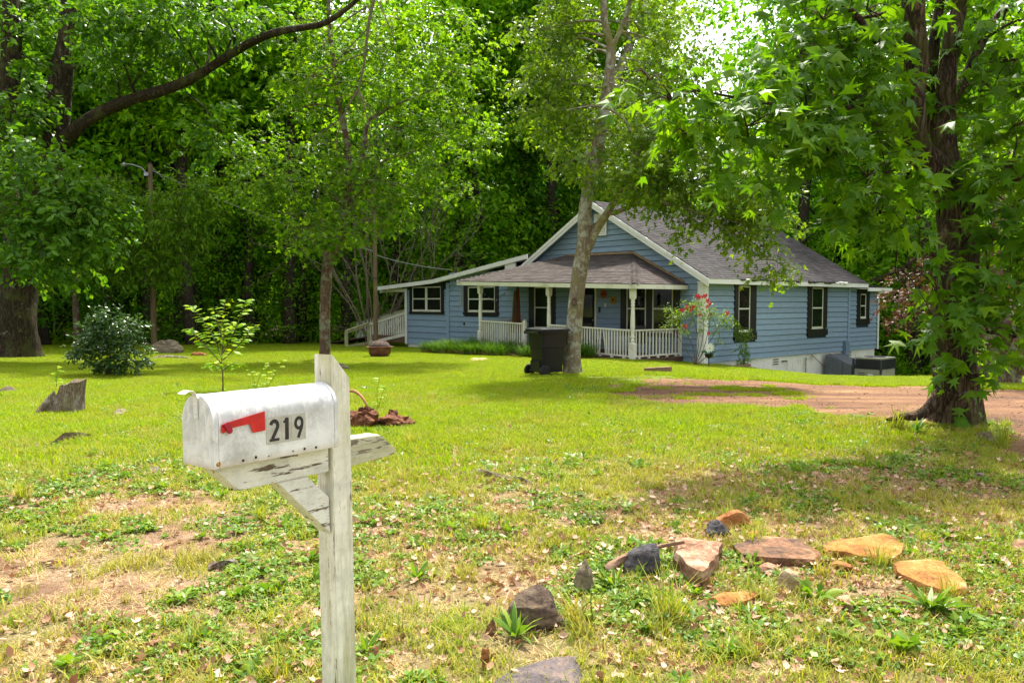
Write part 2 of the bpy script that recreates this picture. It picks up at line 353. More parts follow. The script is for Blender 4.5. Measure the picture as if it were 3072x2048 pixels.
# plane mapping: F = front gable plane, S = side plane; 'al' runs along the wall, off = distance out of it
def pl(plane, al, off, z, o=0.0): return (o - off, al, z) if plane == 'F' else (al, o - off, z)
def pbox(bd, plane, a0, a1, o0, o1, z0, z1, o=0.0):
    vs = [pl(plane, a, f, z, o) for a in (a0, a1) for f in (o0, o1) for z in (z0, z1)]
    return bd.add(vs, [(0, 1, 3, 2), (4, 6, 7, 5), (0, 4, 5, 1), (2, 3, 7, 6), (0, 2, 6, 4), (1, 5, 7, 3)])
FZ = -.32                                                    # bottom of the siding
def roofz(a): return 2.33 + (a + .43) * .577 if a < 4.35 else 2.33 + 4.78 * .577 - (a - 4.35) * .577   # top of main roof at the rake
def wingz(a): return 3.37 - (a - 7.74) * .138 if a < 13.68 else 2.55 - (a - 13.68) * .057
rr = random.Random(3)
def siding(wall, plane, lims, z0, z1, ex, openings, slop=0.0):
    z = z0; k = 0
    while z < z1 - .02:
        zt = min(z + ex, z1); l0, r0 = lims(z); l1, r1 = lims(zt)
        if r0 - l0 < .15: break
        segs = [(l0, r0, l1, r1)]
        for (o0, o1, oz0, oz1) in openings:
            if oz0 < zt - .03 and oz1 > z + .03:
                n = []
                for (p0, q0, p1, q1) in segs:
                    if o1 <= p0 or o0 >= q0: n.append((p0, q0, p1, q1)); continue
                    if o0 > p0: n.append((p0, o0, min(p1, o0) if p1 < o0 else o0, o0))
                    if o1 < q0: n.append((o1, q0, o1, max(q1, o1)))
                segs = n
        for (p0, q0, p1, q1) in segs:
            if q0 - p0 < .04: continue
            parts = [(p0, q0, p1, q1)]
            if q0 - p0 > 4.2 and abs(p0 - p1) < .3:
                c = p0 + (q0 - p0) * rr.uniform(.35, .65); parts = [(p0, c - .002, p1, c - .002), (c + .002, q0, c + .002, q1)]
            for (a0, a1, b0, b1) in parts:
                if b1 < b0: b0 = b1 = (b0 + b1) / 2
                t0, t1 = rr.uniform(-.006, .006), rr.uniform(-.006, .006); of = rr.uniform(.036, .046)
                vs = [pl(plane, a0, of, z + t0), pl(plane, a1, of, z + t1), pl(plane, b1, .008, zt + t1 - .014), pl(plane, b0, .008, zt + t0 - .014),
                      pl(plane, a0, .001, z + t0), pl(plane, a1, .001, z + t1), pl(plane, b1, .001, zt - .014), pl(plane, b0, .001, zt - .014)]
                B().add(vs, [(0, 1, 2, 3), (4, 7, 6, 5), (0, 4, 5, 1), (2, 6, 7, 3), (1, 5, 6, 2), (0, 3, 7, 4)]).ob('siding_board', M['blue'], wall)
        z += ex; k += 1
M['backing'] = flat('lap_shade_blue_black', (.03, .045, .07), .9)  # dark backing colour stands in for the shade lines under the siding laps
# openings: along0, along1, z0, z1 of the whole trim
W5 = (1.68, 2.98, .33, 2.22); W6 = (6.49, 7.96, .35, 2.22); W7 = (10.47, 11.55, .69, 2.06)
W1 = (13.31, 15.9, 1.05, 2.41); W2 = (9.69, 11.91, 1.06, 2.35); W3 = (6.47, 7.9, .36, 2.3); W4 = (.86, 3.31, .45, 2.3); DR = (4.42, 5.5, -.12, 2.2)
wall_f = hpart('front_gable_wall', B().prism([(0, FZ), (8.6, FZ), (8.6, 2.3), (8.25, 2.7), (4.35, 4.93), (.1, 2.45), (0, 2.3)], 0.0, .12, 'x') if False else
    B().add([(x, a, z) for x in (0, .12) for (a, z) in ((0.0, FZ), (8.62, FZ), (8.62, roofz(8.62) - .12), (4.35, roofz(4.35) - .12), (0.0, roofz(0) - .12))],
            [(0, 1, 2, 3, 4), (9, 8, 7, 6, 5), (0, 5, 6, 1), (1, 6, 7, 2), (2, 7, 8, 3), (3, 8, 9, 4), (4, 9, 5, 0)]), M['backing'])
siding(wall_f, 'F', lambda z: (max(.02, (z - 2.45) / .577), min(8.58, 8.70 - (z - 2.45) / .577)), FZ, 4.88, .192,
       [W3, W4, DR])
wall_s = hpart('side_wall', B().box(0.125, 9.72, 0.0, .12, FZ, 2.3), M['backing'])
siding(wall_s, 'S', lambda z: (.02, 9.7), FZ, 2.28, .192, [W5, W6])
wall_a = hpart('rear_annex_wall', B().box(9.73, 12.35, 0.0, .12, FZ, 2.2), M['backing'])
siding(wall_a, 'S', lambda z: (9.86, 12.32), FZ, 2.12, .178, [W7])
pbox(b_ := B(), 'S', 9.70, 9.85, .012, .060, FZ - .02, 2.2); b_.ob('siding_joint_board', M['blue'], wall_a)
wall_w = hpart('wing_wall', B().add([(x, a, z) for x in (0, .12) for (a, z) in ((8.63, FZ), (16.2, FZ), (16.2, wingz(16.2) - .2), (13.6, wingz(13.6) - .2), (8.63, wingz(8.63) - .2))],
            [(0, 1, 2, 3, 4), (9, 8, 7, 6, 5), (0, 5, 6, 1), (1, 6, 7, 2), (2, 7, 8, 3), (3, 8, 9, 4), (4, 9, 5, 0)]), M['backing'])
siding(wall_w, 'F', lambda z: (13.14, 16.17), FZ, 1.06, .275, [])
siding(wall_w, 'F', lambda z: (13.14, 16.17), 1.06, 2.16, .135, [W1])
siding(wall_w, 'F', lambda z: (8.75, 12.92), FZ, 2.85, .218, [W2])
pbox(b_ := B(), 'F', 12.93, 13.13, .01, .060, FZ, 2.42); b_.ob('siding_joint_board', M['blue'], wall_w)
pbox(b_ := B(), 'F', 8.50, 8.73, .048, .07, FZ, 2.6); b_.ob('corner_board', M['blue'], wall_w)
hpart('wing_end_wall', B().box(.13, 6, 16.06, 16.19, FZ, 2.1), M['blue']); hpart('rear_wall', B().box(12.22, 12.34, .13, 8.6, FZ, 2.2), M['blue']); hpart('back_gable', B().add([(10.7, a, z) for a, z in ((0, 2), (8.7, 2), (4.35, 4.9))] + [(10.8, a, z) for a, z in ((0, 2), (8.7, 2), (4.35, 4.9))], [(0, 1, 2), (5, 4, 3), (0, 3, 4, 1), (1, 4, 5, 2), (2, 5, 3, 0)]), M['blue'])
# corner boards (white)
pbox(b_ := B(), 'F', -.052, .17, .048, .078, FZ - .06, 2.2); b_.ob('corner_board', M['white'], wall_f, bevel=.004)
pbox(b_ := B(), 'S', -.047, .17, .050, .076, FZ - .06, 2.2); b_.ob('corner_board', M['white'], wall_s, bevel=.004)
pbox(b_ := B(), 'S', 12.33, 12.45, .048, .075, FZ - .04, 2.1); b_.ob('corner_board', M['white'], wall_a)
pbox(b_ := B(), 'F', 16.10, 16.26, .048, .075, FZ - .02, 2.22); b_.ob('corner_board', M['white'], wall_w)
# foundation
def strip_down(bd, plane, a0, a1, ztop, o, step=.5):
    n = int((a1 - a0) / step) + 1
    for i in range(n):
        p, q = a0 + (a1 - a0) * i / n, a0 + (a1 - a0) * (i + 1) / n
        pbox(bd, plane, p, q, -.15, -o, -2.4, ztop)
fb = B(); pbox(fb, 'S', .03, 12.3, -.18, -.03, -2.6, FZ - .01); fnd = hpart('foundation', fb, M['found'])
pbox(b_ := B(), 'F', 0.05, 16.15, -.18, -.04, -1.6, FZ - .012); b_.ob('foundation_front', M['found'], house)
for q in (1.3, 2.2, 3.6, 5.6, 6.0, 6.9, 7.6, 8.3, 9.3, 11.0):
    pbox(b_ := B(), 'S', q, q + .03, -.03, -.022, -2.0, FZ - .03 - rr.random() * .05); b_.ob('plaster_rib', M['found'], fnd)
def vent(parent, plane, a0, a1, z0, z1, mat):
    t = pbox(B(), plane, a0, a1, -.03, -.012, z0, z1).ob('crawlspace_vent', mat, parent)
    n = 3
    for i in range(n): pbox(b_ := B(), plane, a0 + .03, a1 - .03, -.012, -.006, z0 + (i + .25) * (z1 - z0) / n, z0 + (i + .72) * (z1 - z0) / n); b_.ob('slot', M['dark'], t)
vent(house, 'S', 4.2, 4.62, -.62, -.38, M['found']); vent(house, 'S', 9.75, 10.18, -.56, -.34, M['found']); vent(house, 'S', 2.2, 2.6, -.52, -.345, M['found'])
# windows
def window(plane, tr, sashes, sill_h, single_curtain=None, lab=None):
    a0, a1, z0, z1 = tr; sa0, sa1 = sashes[0][0], sashes[-1][1]; sz0, sz1 = sashes[0][2], sashes[0][3]
    w_ = pbox(B(), plane, sa0 - .02, sa1 + .02, .004, .010, sz0 - .02, sz1 + .02).ob('window', M['dark'], house)
    if lab: w_['label'] = lab
    def t(n, x0, x1, y0, y1, off=.066, mat='black'): pbox(b_ := B(), plane, x0, x1, .014, off, y0, y1); b_.ob(n, M[mat], w_, bevel=.003)
    t('trim', a0, sa0 - .004, z0 + sill_h, z1 - .09); t('trim', sa1 + .004, a1, z0 + sill_h, z1 - .09); t('trim', a0, a1, sz1 + .004, z1, .07); t('sill', a0 - .03, a1 + .03, z0, sz0 - .035, .085)
    t('sill_lip', sa0 - .02, sa1 + .02, sz0 - .033, sz0 - .002, .06, 'sash')
    for k in range(len(sashes) - 1): t('mullion', sashes[k][1] + .003, sashes[k + 1][0] - .003, sz0, sz1, .05, 'sash' if sashes[k + 1][0] - sashes[k][1] < .15 else 'black')
    for (x0, x1, y0, y1) in sashes:
        zm = (y0 + y1) / 2; f = .05
        fr = B(); pbox(fr, plane, x0, x0 + f, .012, .045, y0, y1); pbox(fr, plane, x1 - f, x1, .012, .045, y0, y1); pbox(fr, plane, x0 + f, x1 - f, .012, .045, y1 - .045, y1)
        pbox(fr, plane, x0 + f, x1 - f, .012, .045, y0, y0 + .055); pbox(fr, plane, x0 + f, x1 - f, .012, .048, zm - .025, zm + .025); fr.ob('sash', M['sash'], w_)
        for (p, q) in ((y0 + .056, zm - .026), (zm + .026, y1 - .046)):
            pbox(b_ := B(), plane, x0 + f, x1 - f, .028, .032, p, q); b_.ob('pane', M['glass'], w_)
        if single_curtain:
            n = 7; vs = []; fs = []; cw = (x1 - x0 - .1) * single_curtain
            for i in range(n * 2 + 1): 
                al = x0 + .05 + cw * i / (n * 2); vs += [pl(plane, al, .013 + .009 * (i % 2), y0 + .05), pl(plane, al, .013 + .009 * (i % 2), y1 - .04)]
            for i in range(n * 2): fs.append((2 * i, 2 * i + 2, 2 * i + 3, 2 * i + 1))
            B().add(vs, fs).ob('curtain', M['curtain'], w_)
    return w_
window('S', W5, [(1.90, 2.62, .62, 2.12)], .26, lab='tall side window nearest the rose bush')
window('S', W6, [(6.80, 7.66, .62, 2.12)], .26, .95, lab='tall side window with drawn curtain')
window('S', W7, [(10.74, 11.26, .95, 1.92)], .22, .4, lab='small side window at the back')
window('F', W1, [(13.52, 14.58, 1.19, 2.27), (14.64, 15.68, 1.19, 2.27)], .12)
window('F', W2, [(9.9, 10.76, 1.2, 2.22), (10.80, 11.64, 1.2, 2.22)], .12)
window('F', W3, [(6.83, 7.61, .6, 2.16)], .2, .5)
window('F', W4, [(1.12, 1.96, .62, 2.12), (2.22, 3.06, .62, 2.12)], .12)
d = pbox(B(), 'F', 4.5, 5.4, .005, .03, -.1, 2.05).ob('front_door', M['dark'], house); pbox(b_ := B(), 'F', 4.42, 4.495, .01, .07, -.1, 2.1); b_.ob('door_jamb', M['sash'], d)
pbox(b_ := B(), 'F', 5.405, 5.48, .01, .07, -.1, 2.1); b_.ob('door_jamb', M['sash'], d)
for k in range(2): pbox(b_ := B(), 'F', 4.62, 5.28, .031, .036, .1 + k * .95, .85 + k * 1.0); b_.ob('pane', M['glass'], d)
b_ = B().lathe([(.02, 0), (.028, .015), (.028, .03), (.01, .045)], 10); b_.v = [pl('F', 4.58 + x, .035 + z, .95 + y) for x, y, z in b_.v]; b_.ob('door_knob', M['metal'], d)
# gable vent with slats
gv = B(); a0, a1, z0, z1 = 3.94, 4.5, 3.9, 4.66
pbox(gv, 'F', a0, a0 + .06, .05, .105, z0, z1); pbox(gv, 'F', a1 - .06, a1, .05, .105, z0, z1); pbox(gv, 'F', a0 + .06, a1 - .06, .05, .105, z0, z0 + .06); pbox(gv, 'F', a0 + .06, a1 - .06, .05, .105, z1 - .06, z1); pbox(gv, 'F', a0, a1, .044, .052, z0, z1)
gvo = gv.ob('gable_vent', M['white'], house)
for i in range(9):
    z = z0 + .07 + i * .07; B().add([pl('F', a, o, zz) for a in (a0 + .06, a1 - .06) for (o, zz) in ((.092, z), (.098, z + .004), (.058, z + .05), (.064, z + .054))], [(0, 1, 3, 2), (4, 6, 7, 5), (0, 4, 5, 1), (2, 3, 7, 6), (0, 2, 6, 4), (1, 5, 7, 3)]).ob('slat', M['white'], gvo)
# ---------------- roofs
def slab(quad, th, name, mat, parent=house):
    q = [Vector(p) for p in quad]; dn = Vector((0, 0, -th)); return B().add(q + [p + dn for p in q], [(0, 1, 2, 3), (7, 6, 5, 4), (0, 4, 5, 1), (1, 5, 6, 2), (2, 6, 7, 3), (3, 7, 4, 0)]).ob(name, mat, parent)
shing = []                      # (vertices of one tab, material key, distance)
def tabs(p_eave0, p_eave1, p_top0, p_top1, mat, clip=None, ex=.143, wd=.305):
    """courses of tabs between an eave line and a top line"""
    e0, e1, t0, t1 = map(Vector, (p_eave0, p_eave1, p_top0, p_top1)); L = ((t0 + t1) / 2 - (e0 + e1) / 2).length
    wdir = (e1 - e0).normalized(); up = (t0 - e0 - wdir * (t0 - e0).dot(wdir)).normalized(); nrm = wdir.cross(up)
    if nrm.z < 0: nrm = -nrm
    Ls = (t0 - e0).dot(up); n = int(Ls / ex)
    for k in range(n + 1):
        y0 = k * ex; y1 = min(y0 + ex * 1.12, Ls)
        if y1 - y0 < .03: continue
        s = y0 / Ls; l = e0.lerp(t0, s); r = e1.lerp(t1, s); base0 = e0 + up * y0
        w0 = (l - base0).dot(wdir); w1 = (r - base0).dot(wdir); x = w0 - rr.random() * wd
        while x < w1:
            x0 = max(x, w0); x1 = min(x + wd - .009, w1); x += wd
            if x1 - x0 < .05: continue
            hgt = rr.uniform(.010, .017); sg = rr.uniform(-.006, .006)
            c = [base0 + wdir * x0 + up * sg, base0 + wdir * x1 + up * sg, base0 + wdir * x1 + up * (y1 - y0), base0 + wdir * x0 + up * (y1 - y0)]
            sp_ = (l - base0)
            vs = [c[0] + nrm * hgt, c[1] + nrm * hgt, c[2] + nrm * .005, c[3] + nrm * .005, c[0] + nrm * .002, c[1] + nrm * .002, c[2] + nrm * .002, c[3] + nrm * .002]
            shing.append((vs, mat, ((HM @ c[0]) - Vector((0, 0, 1.6))).length))
ridge = (4.35, roofz(4.35)); RB0, RB1, RBR = -.37, 10.52, 11.0
slab([(RB0, -.45, roofz(-.45)), (RB1, -.45, roofz(-.45)), (RBR, 4.35, ridge[1]), (RB0, 4.35, ridge[1])], .06, 'roof_slope', M['shingle'])
slab([(RB0, 4.35, ridge[1]), (RBR, 4.35, ridge[1]), (10.6, 9.15, roofz(9.15)), (RB0, 9.15, roofz(9.15))], .06, 'roof_slope', M['shingle'])
tabs((RB0 - .02, -.47, roofz(-.47)), (RB1, -.47, roofz(-.47)), (RB0 - .02, 4.35, ridge[1]), (RBR, 4.35, ridge[1]), 'shingles')
for i in range(int((RBR - RB0) / .16)):     # ridge caps
    x = RB0 + i * .16; h = .02 + rr.random() * .006
    vs = [(x, 4.20, ridge[1] - .087 + h), (x, 4.35, ridge[1] + h), (x, 4.50, ridge[1] - .087 + h), (x + .19, 4.20, ridge[1] - .087 + h - .008), (x + .19, 4.35, ridge[1] + h - .008), (x + .19, 4.50, ridge[1] - .087 + h - .008)]
    shing.append(([Vector(p) for p in vs], 'cap', ((HM @ Vector(vs[0])) - Vector((0, 0, 1.6))).length))
# lean-to roof over the wing and the little roof behind
def lean(b0, b1):
    V_ = []; aa = (7.74, 10.5, 13.68, 16, 18.04)
    for a in aa:
        z = wingz(a) + .03; V_ += [(b0, a, z), (b1, a, z), (b0, a, z - .06), (b1, a, z - .06)]
    f = []
    for i in range(4):
        k = 4 * i; f += [(k, k + 4, k + 5, k + 1), (k + 2, k + 3, k + 7, k + 6), (k, k + 2, k + 6, k + 4), (k + 1, k + 5, k + 7, k + 3)]
    f += [(0, 1, 3, 2), (16, 18, 19, 17)]; return B().add(V_, f)
lean(-.38, 6.2).ob('wing_roof', M['shingle'], house)
def fascia_f(pts, h, name, off0=.372, off1=.41, mat='white', drop=.0):
    vs = []; f = []
    for (a, z) in pts:
        vs += [pl('F', a, off0, z - drop), pl('F', a, off1, z - drop), pl('F', a, off0, z - drop - h), pl('F', a, off1, z - drop - h)]
    for i in range(len(pts) - 1):
        k = 4 * i; f += [(k, k + 1, k + 5, k + 4), (k + 2, k + 6, k + 7, k + 3), (k + 1, k + 3, k + 7, k + 5), (k, k + 4, k + 6, k + 2)]
    n = 4 * (len(pts) - 1); f += [(0, 2, 3, 1), (n, n + 1, n + 3, n + 2)]
    return B().add(vs, f).ob(name, M[mat], house)
fascia_f([(a, wingz(a) + .01) for a in (7.6, 10.5, 13.68, 16, 18.04)], .17, 'wing_fascia', .385, .42)
fascia_f([(-.47, roofz(-.47) - .02), (4.35, ridge[1] - .02)], .11, 'rake_board', .375, .42); fascia_f([(-.44, roofz(-.44) - .13), (4.35, ridge[1] - .13)], .12, 'rake_board', .36, .395)
fascia_f([(8.75, roofz(8.75) - .02), (4.351, ridge[1] - .02)], .11, 'rake_board', .375, .42); fascia_f([(8.9, roofz(8.9) - .13), (4.351, ridge[1] - .13)], .12, 'rake_board', .36, .395)
fascia_f([(8.35, 3.10), (8.95, 3.10)], .36, 'return_board', .30, .355)
# rake soffits and eave soffit
for (a0, a1) in ((0.0, 4.33), (8.7, 4.37)):
    z0, z1 = roofz(a0) - .1, roofz(a1) - .1; B().add([(x, a, z + d_) for x in (-.35, -.005) for (a, z) in ((a0, z0), (a1, z1)) for d_ in (-.02, 0)], [(0, 1, 3, 2), (4, 6, 7, 5), (0, 4, 5, 1), (2, 3, 7, 6), (0, 2, 6, 4), (1, 5, 7, 3)]).ob('rake_soffit', M['blue'], house)
hpart('eave_fascia', B().box(-.40, 10.52, -.46, -.425, 2.15, 2.325), M['white'], bevel=.004)
hpart('eave_soffit', B().box(-.36, 10.5, -.42, -.002, 2.2, 2.22), M['white'])
hpart('wing_soffit', B().add([(x, a, wingz(a) - .13) for x in (-.37, -.005) for a in (7.8, 13.6, 16.0, 18.0)], [(0, 1, 5, 4), (1, 2, 6, 5), (2, 3, 7, 6)]), M['white'])
slab([(10.45, -.42, 2.27), (12.75, -.42, 2.17), (12.75, 9.0, 2.17), (10.45, 9.0, 2.9)], .06, 'rear_roof', M['shingle'])
hpart('rear_fascia', B().box(10.53, 12.76, -.45, -.425, 2.02, 2.16), M['white']); hpart('rear_soffit', B().box(9.9, 12.7, -.42, -.01, 2.1, 2.12), M['white'])
# ragged roll of roofing along the side eave with pale torn bits
for i in range(26):
    x = 1.35 + i * .29 + rr.uniform(-.04, .04)
    if 5.05 < x < 5.45 or x > 8.4: continue
    r_ = rr.uniform(.028, .048); z = 2.315 + rr.uniform(-.02, .015)
    t = B().tube([(x, -.475, z), (x + .14, -.48, z - rr.random() * .02), (x + .29, -.475, z)], [r_, r_ * 1.1, r_ * .95], 7).ob('curled_shingle', M['white'] if i in (1, 22, 23, 24) else M['shingle'], house)
# ---------------- porch
PT = .026                                                     # the porch sinks towards its open corner
def pt(a): return (a - .8) * PT
PD = -2.43
porch = hpart('porch_deck', B().add([(x, a, z + pt(a)) for x in (PD - .12, -.01) for a in (.72, 8.3) for z in (-.26, -.16)], [(0, 1, 3, 2), (4, 6, 7, 5), (0, 4, 5, 1), (2, 3, 7, 6), (0, 2, 6, 4), (1, 5, 7, 3)]), M['brownwood'])
for i in range(18):
    b0 = PD - .13 + i * .138; B().add([(x, a, z + pt(a)) for x in (b0, b0 + .13) for a in (.68, 8.33) for z in (-.157, -.130)], [(0, 1, 3, 2), (4, 6, 7, 5), (0, 4, 5, 1), (2, 3, 7, 6), (0, 2, 6, 4), (1, 5, 7, 3)]).ob('deck_board', M['brownwood'], porch)
# low skirt under the open end
hpart('porch_skirt', B().box(PD, -.03, .76, .79, -.62, -.27), M['brownwood'])
for i in range(7): hpart('skirt_picket', B().box(PD + .1 + i * .34, PD + .22 + i * .34, .735, .757, -.62, -.27), M['brownwood'])
def column(a, b=PD, name='porch_column'):
    z0 = -.13 + pt(a); z1 = 2.01 + pt(a) * 1.15; H_ = z1 - z0
    q = B().box(-.062, .062, -.062, .062, 0, .46); k = .062 * 1.38
    q.add([(-.062, -.062, .46), (.062, -.062, .46), (.062, .062, .46), (-.062, .062, .46), (-.03, -.03, .53), (.03, -.03, .53), (.03, .03, .53), (-.03, .03, .53)], [(0, 1, 5, 4), (1, 2, 6, 5), (2, 3, 7, 6), (3, 0, 4, 7)])
    pr = [(.045, .52), (.052, .54), (.06, .56), (.045, .59), (.04, .62), (.058, .65), (.058, .69), (.042, .73), (.05, .78), (.057, .95), (.056, 1.2), (.048, 1.45), (.04, 1.6), (.037, H_ - .56), (.052, H_ - .54), (.052, H_ - .51), (.038, H_ - .48), (.052, H_ - .45), (.052, H_ - .42), (.04, H_ - .38), (.05, H_ - .33)]
    q.lathe(pr, 14); q.add([(-.03, -.03, H_ - .37), (.03, -.03, H_ - .37), (.03, .03, H_ - .37), (-.03, .03, H_ - .37), (-.062, -.062, H_ - .29), (.062, -.062, H_ - .29), (.062, .062, H_ - .29), (-.062, .062, H_ - .29)], [(0, 1, 5, 4), (1, 2, 6, 5), (2, 3, 7, 6), (3, 0, 4, 7)])
    q.box(-.062, .062, -.062, .062, H_ - .29, H_)
    q.v = [(b + x * 1.22, a + y * 1.22, z0 + z) for x, y, z in q.v]; return q.ob(name, M['cream'], house, smooth=True)
for a in (.82, 4.39, 7.96): column(a)
def railing(p0, p1, z0, z1, zr0, zr1, n, skip=(), parent=house, mat='cream', askew=()):
    """p0,p1 = (b,a) ends; rails at zr0 (bottom) and zr1 (top), z0/z1 = tilt at both ends"""
    p0 = Vector((*p0, 0)); p1 = Vector((*p1, 0)); d_ = (p1 - p0); L = d_.length; d_.normalize(); s_ = Vector((-d_.y, d_.x, 0))
    def bar(x0, x1, o, za, zb): 
        return [p0 + d_ * x + s_ * oo + Vector((0, 0, zz + z0 + (z1 - z0) * x / L)) for x in (x0, x1) for oo in (-o, o) for zz in (za, zb)]
    FB = [(0, 1, 3, 2), (4, 6, 7, 5), (0, 4, 5, 1), (2, 3, 7, 6), (0, 2, 6, 4), (1, 5, 7, 3)]
    rl = B().add(bar(0, L, .045, zr1 - .045, zr1), FB).ob('porch_railing', M[mat], parent, bevel=.006)
    B().add(bar(0, L, .03, zr0 - .03, zr0 + .015), FB).ob('bottom_rail', M[mat], rl)
    for i in range(n):
        x = (i + .5) * L / n; sk = askew[i] if isinstance(askew, dict) and i in askew else rr.uniform(-.004, .004)
        vs = bar(x - .018, x + .018, .018, zr0 + .016, zr1 - .046)
        vs = [v_ + d_ * (sk if v_.z < (zr0 + zr1) / 2 else 0) for v_ in vs]
        B().add(vs, FB).ob('baluster', M[mat], rl)
    for i in range(max(2, int(L / .45))):
        x = (i + .5) * L / max(2, int(L / .45)); B().add(bar(x - .05, x + .05, .025, -.128, zr0 - .031), FB).ob('rail_block', M[mat], rl)
    return rl
railing((PD, .9), (PD, 4.31), pt(.9), pt(4.3), -.04, .76, 30, askew={9: -.10, 8: -.035, 10: .05})
railing((PD, 5.65), (PD, 7.9), pt(5.65), pt(7.9), -.04, .74, 19)
railing((PD + .08, .82), (-.06, .82), 0, 0, -.04, .76, 14)
railing((PD + .08, 7.96), (-.12, 7.96), pt(7.96), pt(7.96), -.04, .74, 16)
hpart('newel_post', B().box(PD - .05, PD + .05, 5.53, 5.63, -.2, .92).add([(PD - .05, 5.53, .92), (PD + .05, 5.53, .92), (PD + .05, 5.63, .92), (PD - .05, 5.63, .92), (PD, 5.58, 1.0)], [(0, 1, 4), (1, 2, 4), (2, 3, 4), (3, 0, 4)]).box(PD - .058, PD + .058, 5.522, 5.638, .83, .86), M['cream'])
hpart('rail_end_post', B().box(-.1, -.03, .77, .85, -.14, .72), M['cream'])
# porch roof
def pe(a): return 2.14 + pt(a) * 1.08
eF = PD - .22; A0, A1 = .58, 9.05
apex0 = (-.04, 2.77, 3.19); apex1 = (-.04, 5.93, 3.22); c0 = (eF, A0, pe(A0)); c1 = (eF, A1, pe(A1)); s0 = (-.04, A0 - .02, pe(A0)); s1 = (-.04, A1, pe(A1) + .1)
def tri(a_, b_, c_, th, name, mat):
    q = [Vector(p) for p in (a_, b_, c_)]; B().add(q + [p - Vector((0, 0, th)) for p in q], [(0, 1, 2), (5, 4, 3), (0, 3, 4, 1), (1, 4, 5, 2), (2, 5, 3, 0)]).ob(name, mat, house)
slab([c0, c1, apex1, apex0], .05, 'porch_roof_slope', M['shingle']); tri(s0, c0, apex0, .05, 'porch_roof_slope', M['shingle']); tri(c1, s1, apex1, .05, 'porch_roof_slope', M['shingle'])
tabs(c0, c1, apex0, apex1, 'pshingles'); tabs(s0, c0, apex0, apex0, 'pshingles'); tabs(c1, s1, apex1, apex1, 'pshingles')
def caps(p, q, n, wd=.17, mat='pcap'):
    p, q = Vector(p), Vector(q); d_ = (q - p) / n; sd_ = Vector((-d_.y, d_.x, 0)).normalized()
    for i in range(n):
        x = p + d_ * i; y = p + d_ * (i + 1.25)
        if i >= n - 1: y = q
        vs = [x - sd_ * wd + Vector((0, 0, -.035)), x + Vector((0, 0, .035)), x + sd_ * wd + Vector((0, 0, -.035)), y - sd_ * wd + Vector((0, 0, -.045)), y + Vector((0, 0, .025)), y + sd_ * wd + Vector((0, 0, -.045))]
        shing.append((vs, mat, ((HM @ x) - Vector((0, 0, 1.6))).length))
caps(c0, apex0, 26); caps(c1, apex1, 28)
hpart('roof_flashing', B().add([(x, a, z) for (a, z) in ((A0 + .1, pe(A0) + .06), (2.77, 3.22), (5.93, 3.25), (A1 - .4, pe(A1) + .16)) for (x, z) in ((-.10, z), (-.036, z + .07))], [(0, 1, 3, 2), (2, 3, 5, 4), (4, 5, 7, 6)]), pm('rusty_flashing', (.30, .19, .08), (.16, .11, .06), scale=4, rough=.8))
b_ = B().add([(eF + x, a, z + pe(a)) for x in (-.012, .022) for a in (A0, A1) for z in (-.155, -.02)], [(0, 1, 3, 2), (4, 6, 7, 5), (0, 4, 5, 1), (2, 3, 7, 6), (0, 2, 6, 4), (1, 5, 7, 3)]); b_.ob('porch_fascia', M['cream'], house)
hpart('porch_fascia', B().box(eF, -.05, A0 - .034, A0 - .001, 1.985, 2.12), M['cream'])
hpart('porch_ceiling', B().add([(x, a, z + pt(a)) for x in (eF + .03, -.04) for a in (A0 + .03, 8.9) for z in (2.02, 2.04)], [(0, 1, 3, 2), (4, 6, 7, 5), (0, 4, 5, 1), (2, 3, 7, 6), (0, 2, 6, 4), (1, 5, 7, 3)]), M['brownwood'])
# shingle tabs: the nearest 300 one by one, the rest joined
shing.sort(key=lambda t: t[2])
TABF = [(0, 1, 2, 3), (0, 4, 5, 1), (1, 5, 6, 2), (3, 7, 4, 0), (2, 6, 7, 3), (4, 7, 6, 5)]; CAPF = [(0, 1, 4, 3), (1, 2, 5, 4)]
M['shingle_each'] = pm('loose_shingle', (.070, .057, .053), (.048, .039, .036), (.10, .086, .08), scale=3, rough=.92, bmp=.4, bd=.004, vary=.2, spec=.12)
rest = {}
for i, (vs, mk_, d_) in enumerate(shing):
    fs = CAPF if mk_ in ('cap', 'pcap') else TABF
    if i < 300: B().add(vs, fs).ob('shingle', M['shingle_each'] if mk_ in ('pshingles', 'pcap') else M['shingle'], house)
    else:
        rest.setdefault('shingles' if mk_ in ('cap', 'shingles') else 'pshingles', B()).add(vs, fs)
for k, bd in rest.items():
    tag(bd.ob('shingles', M[k], house), kind='stuff')
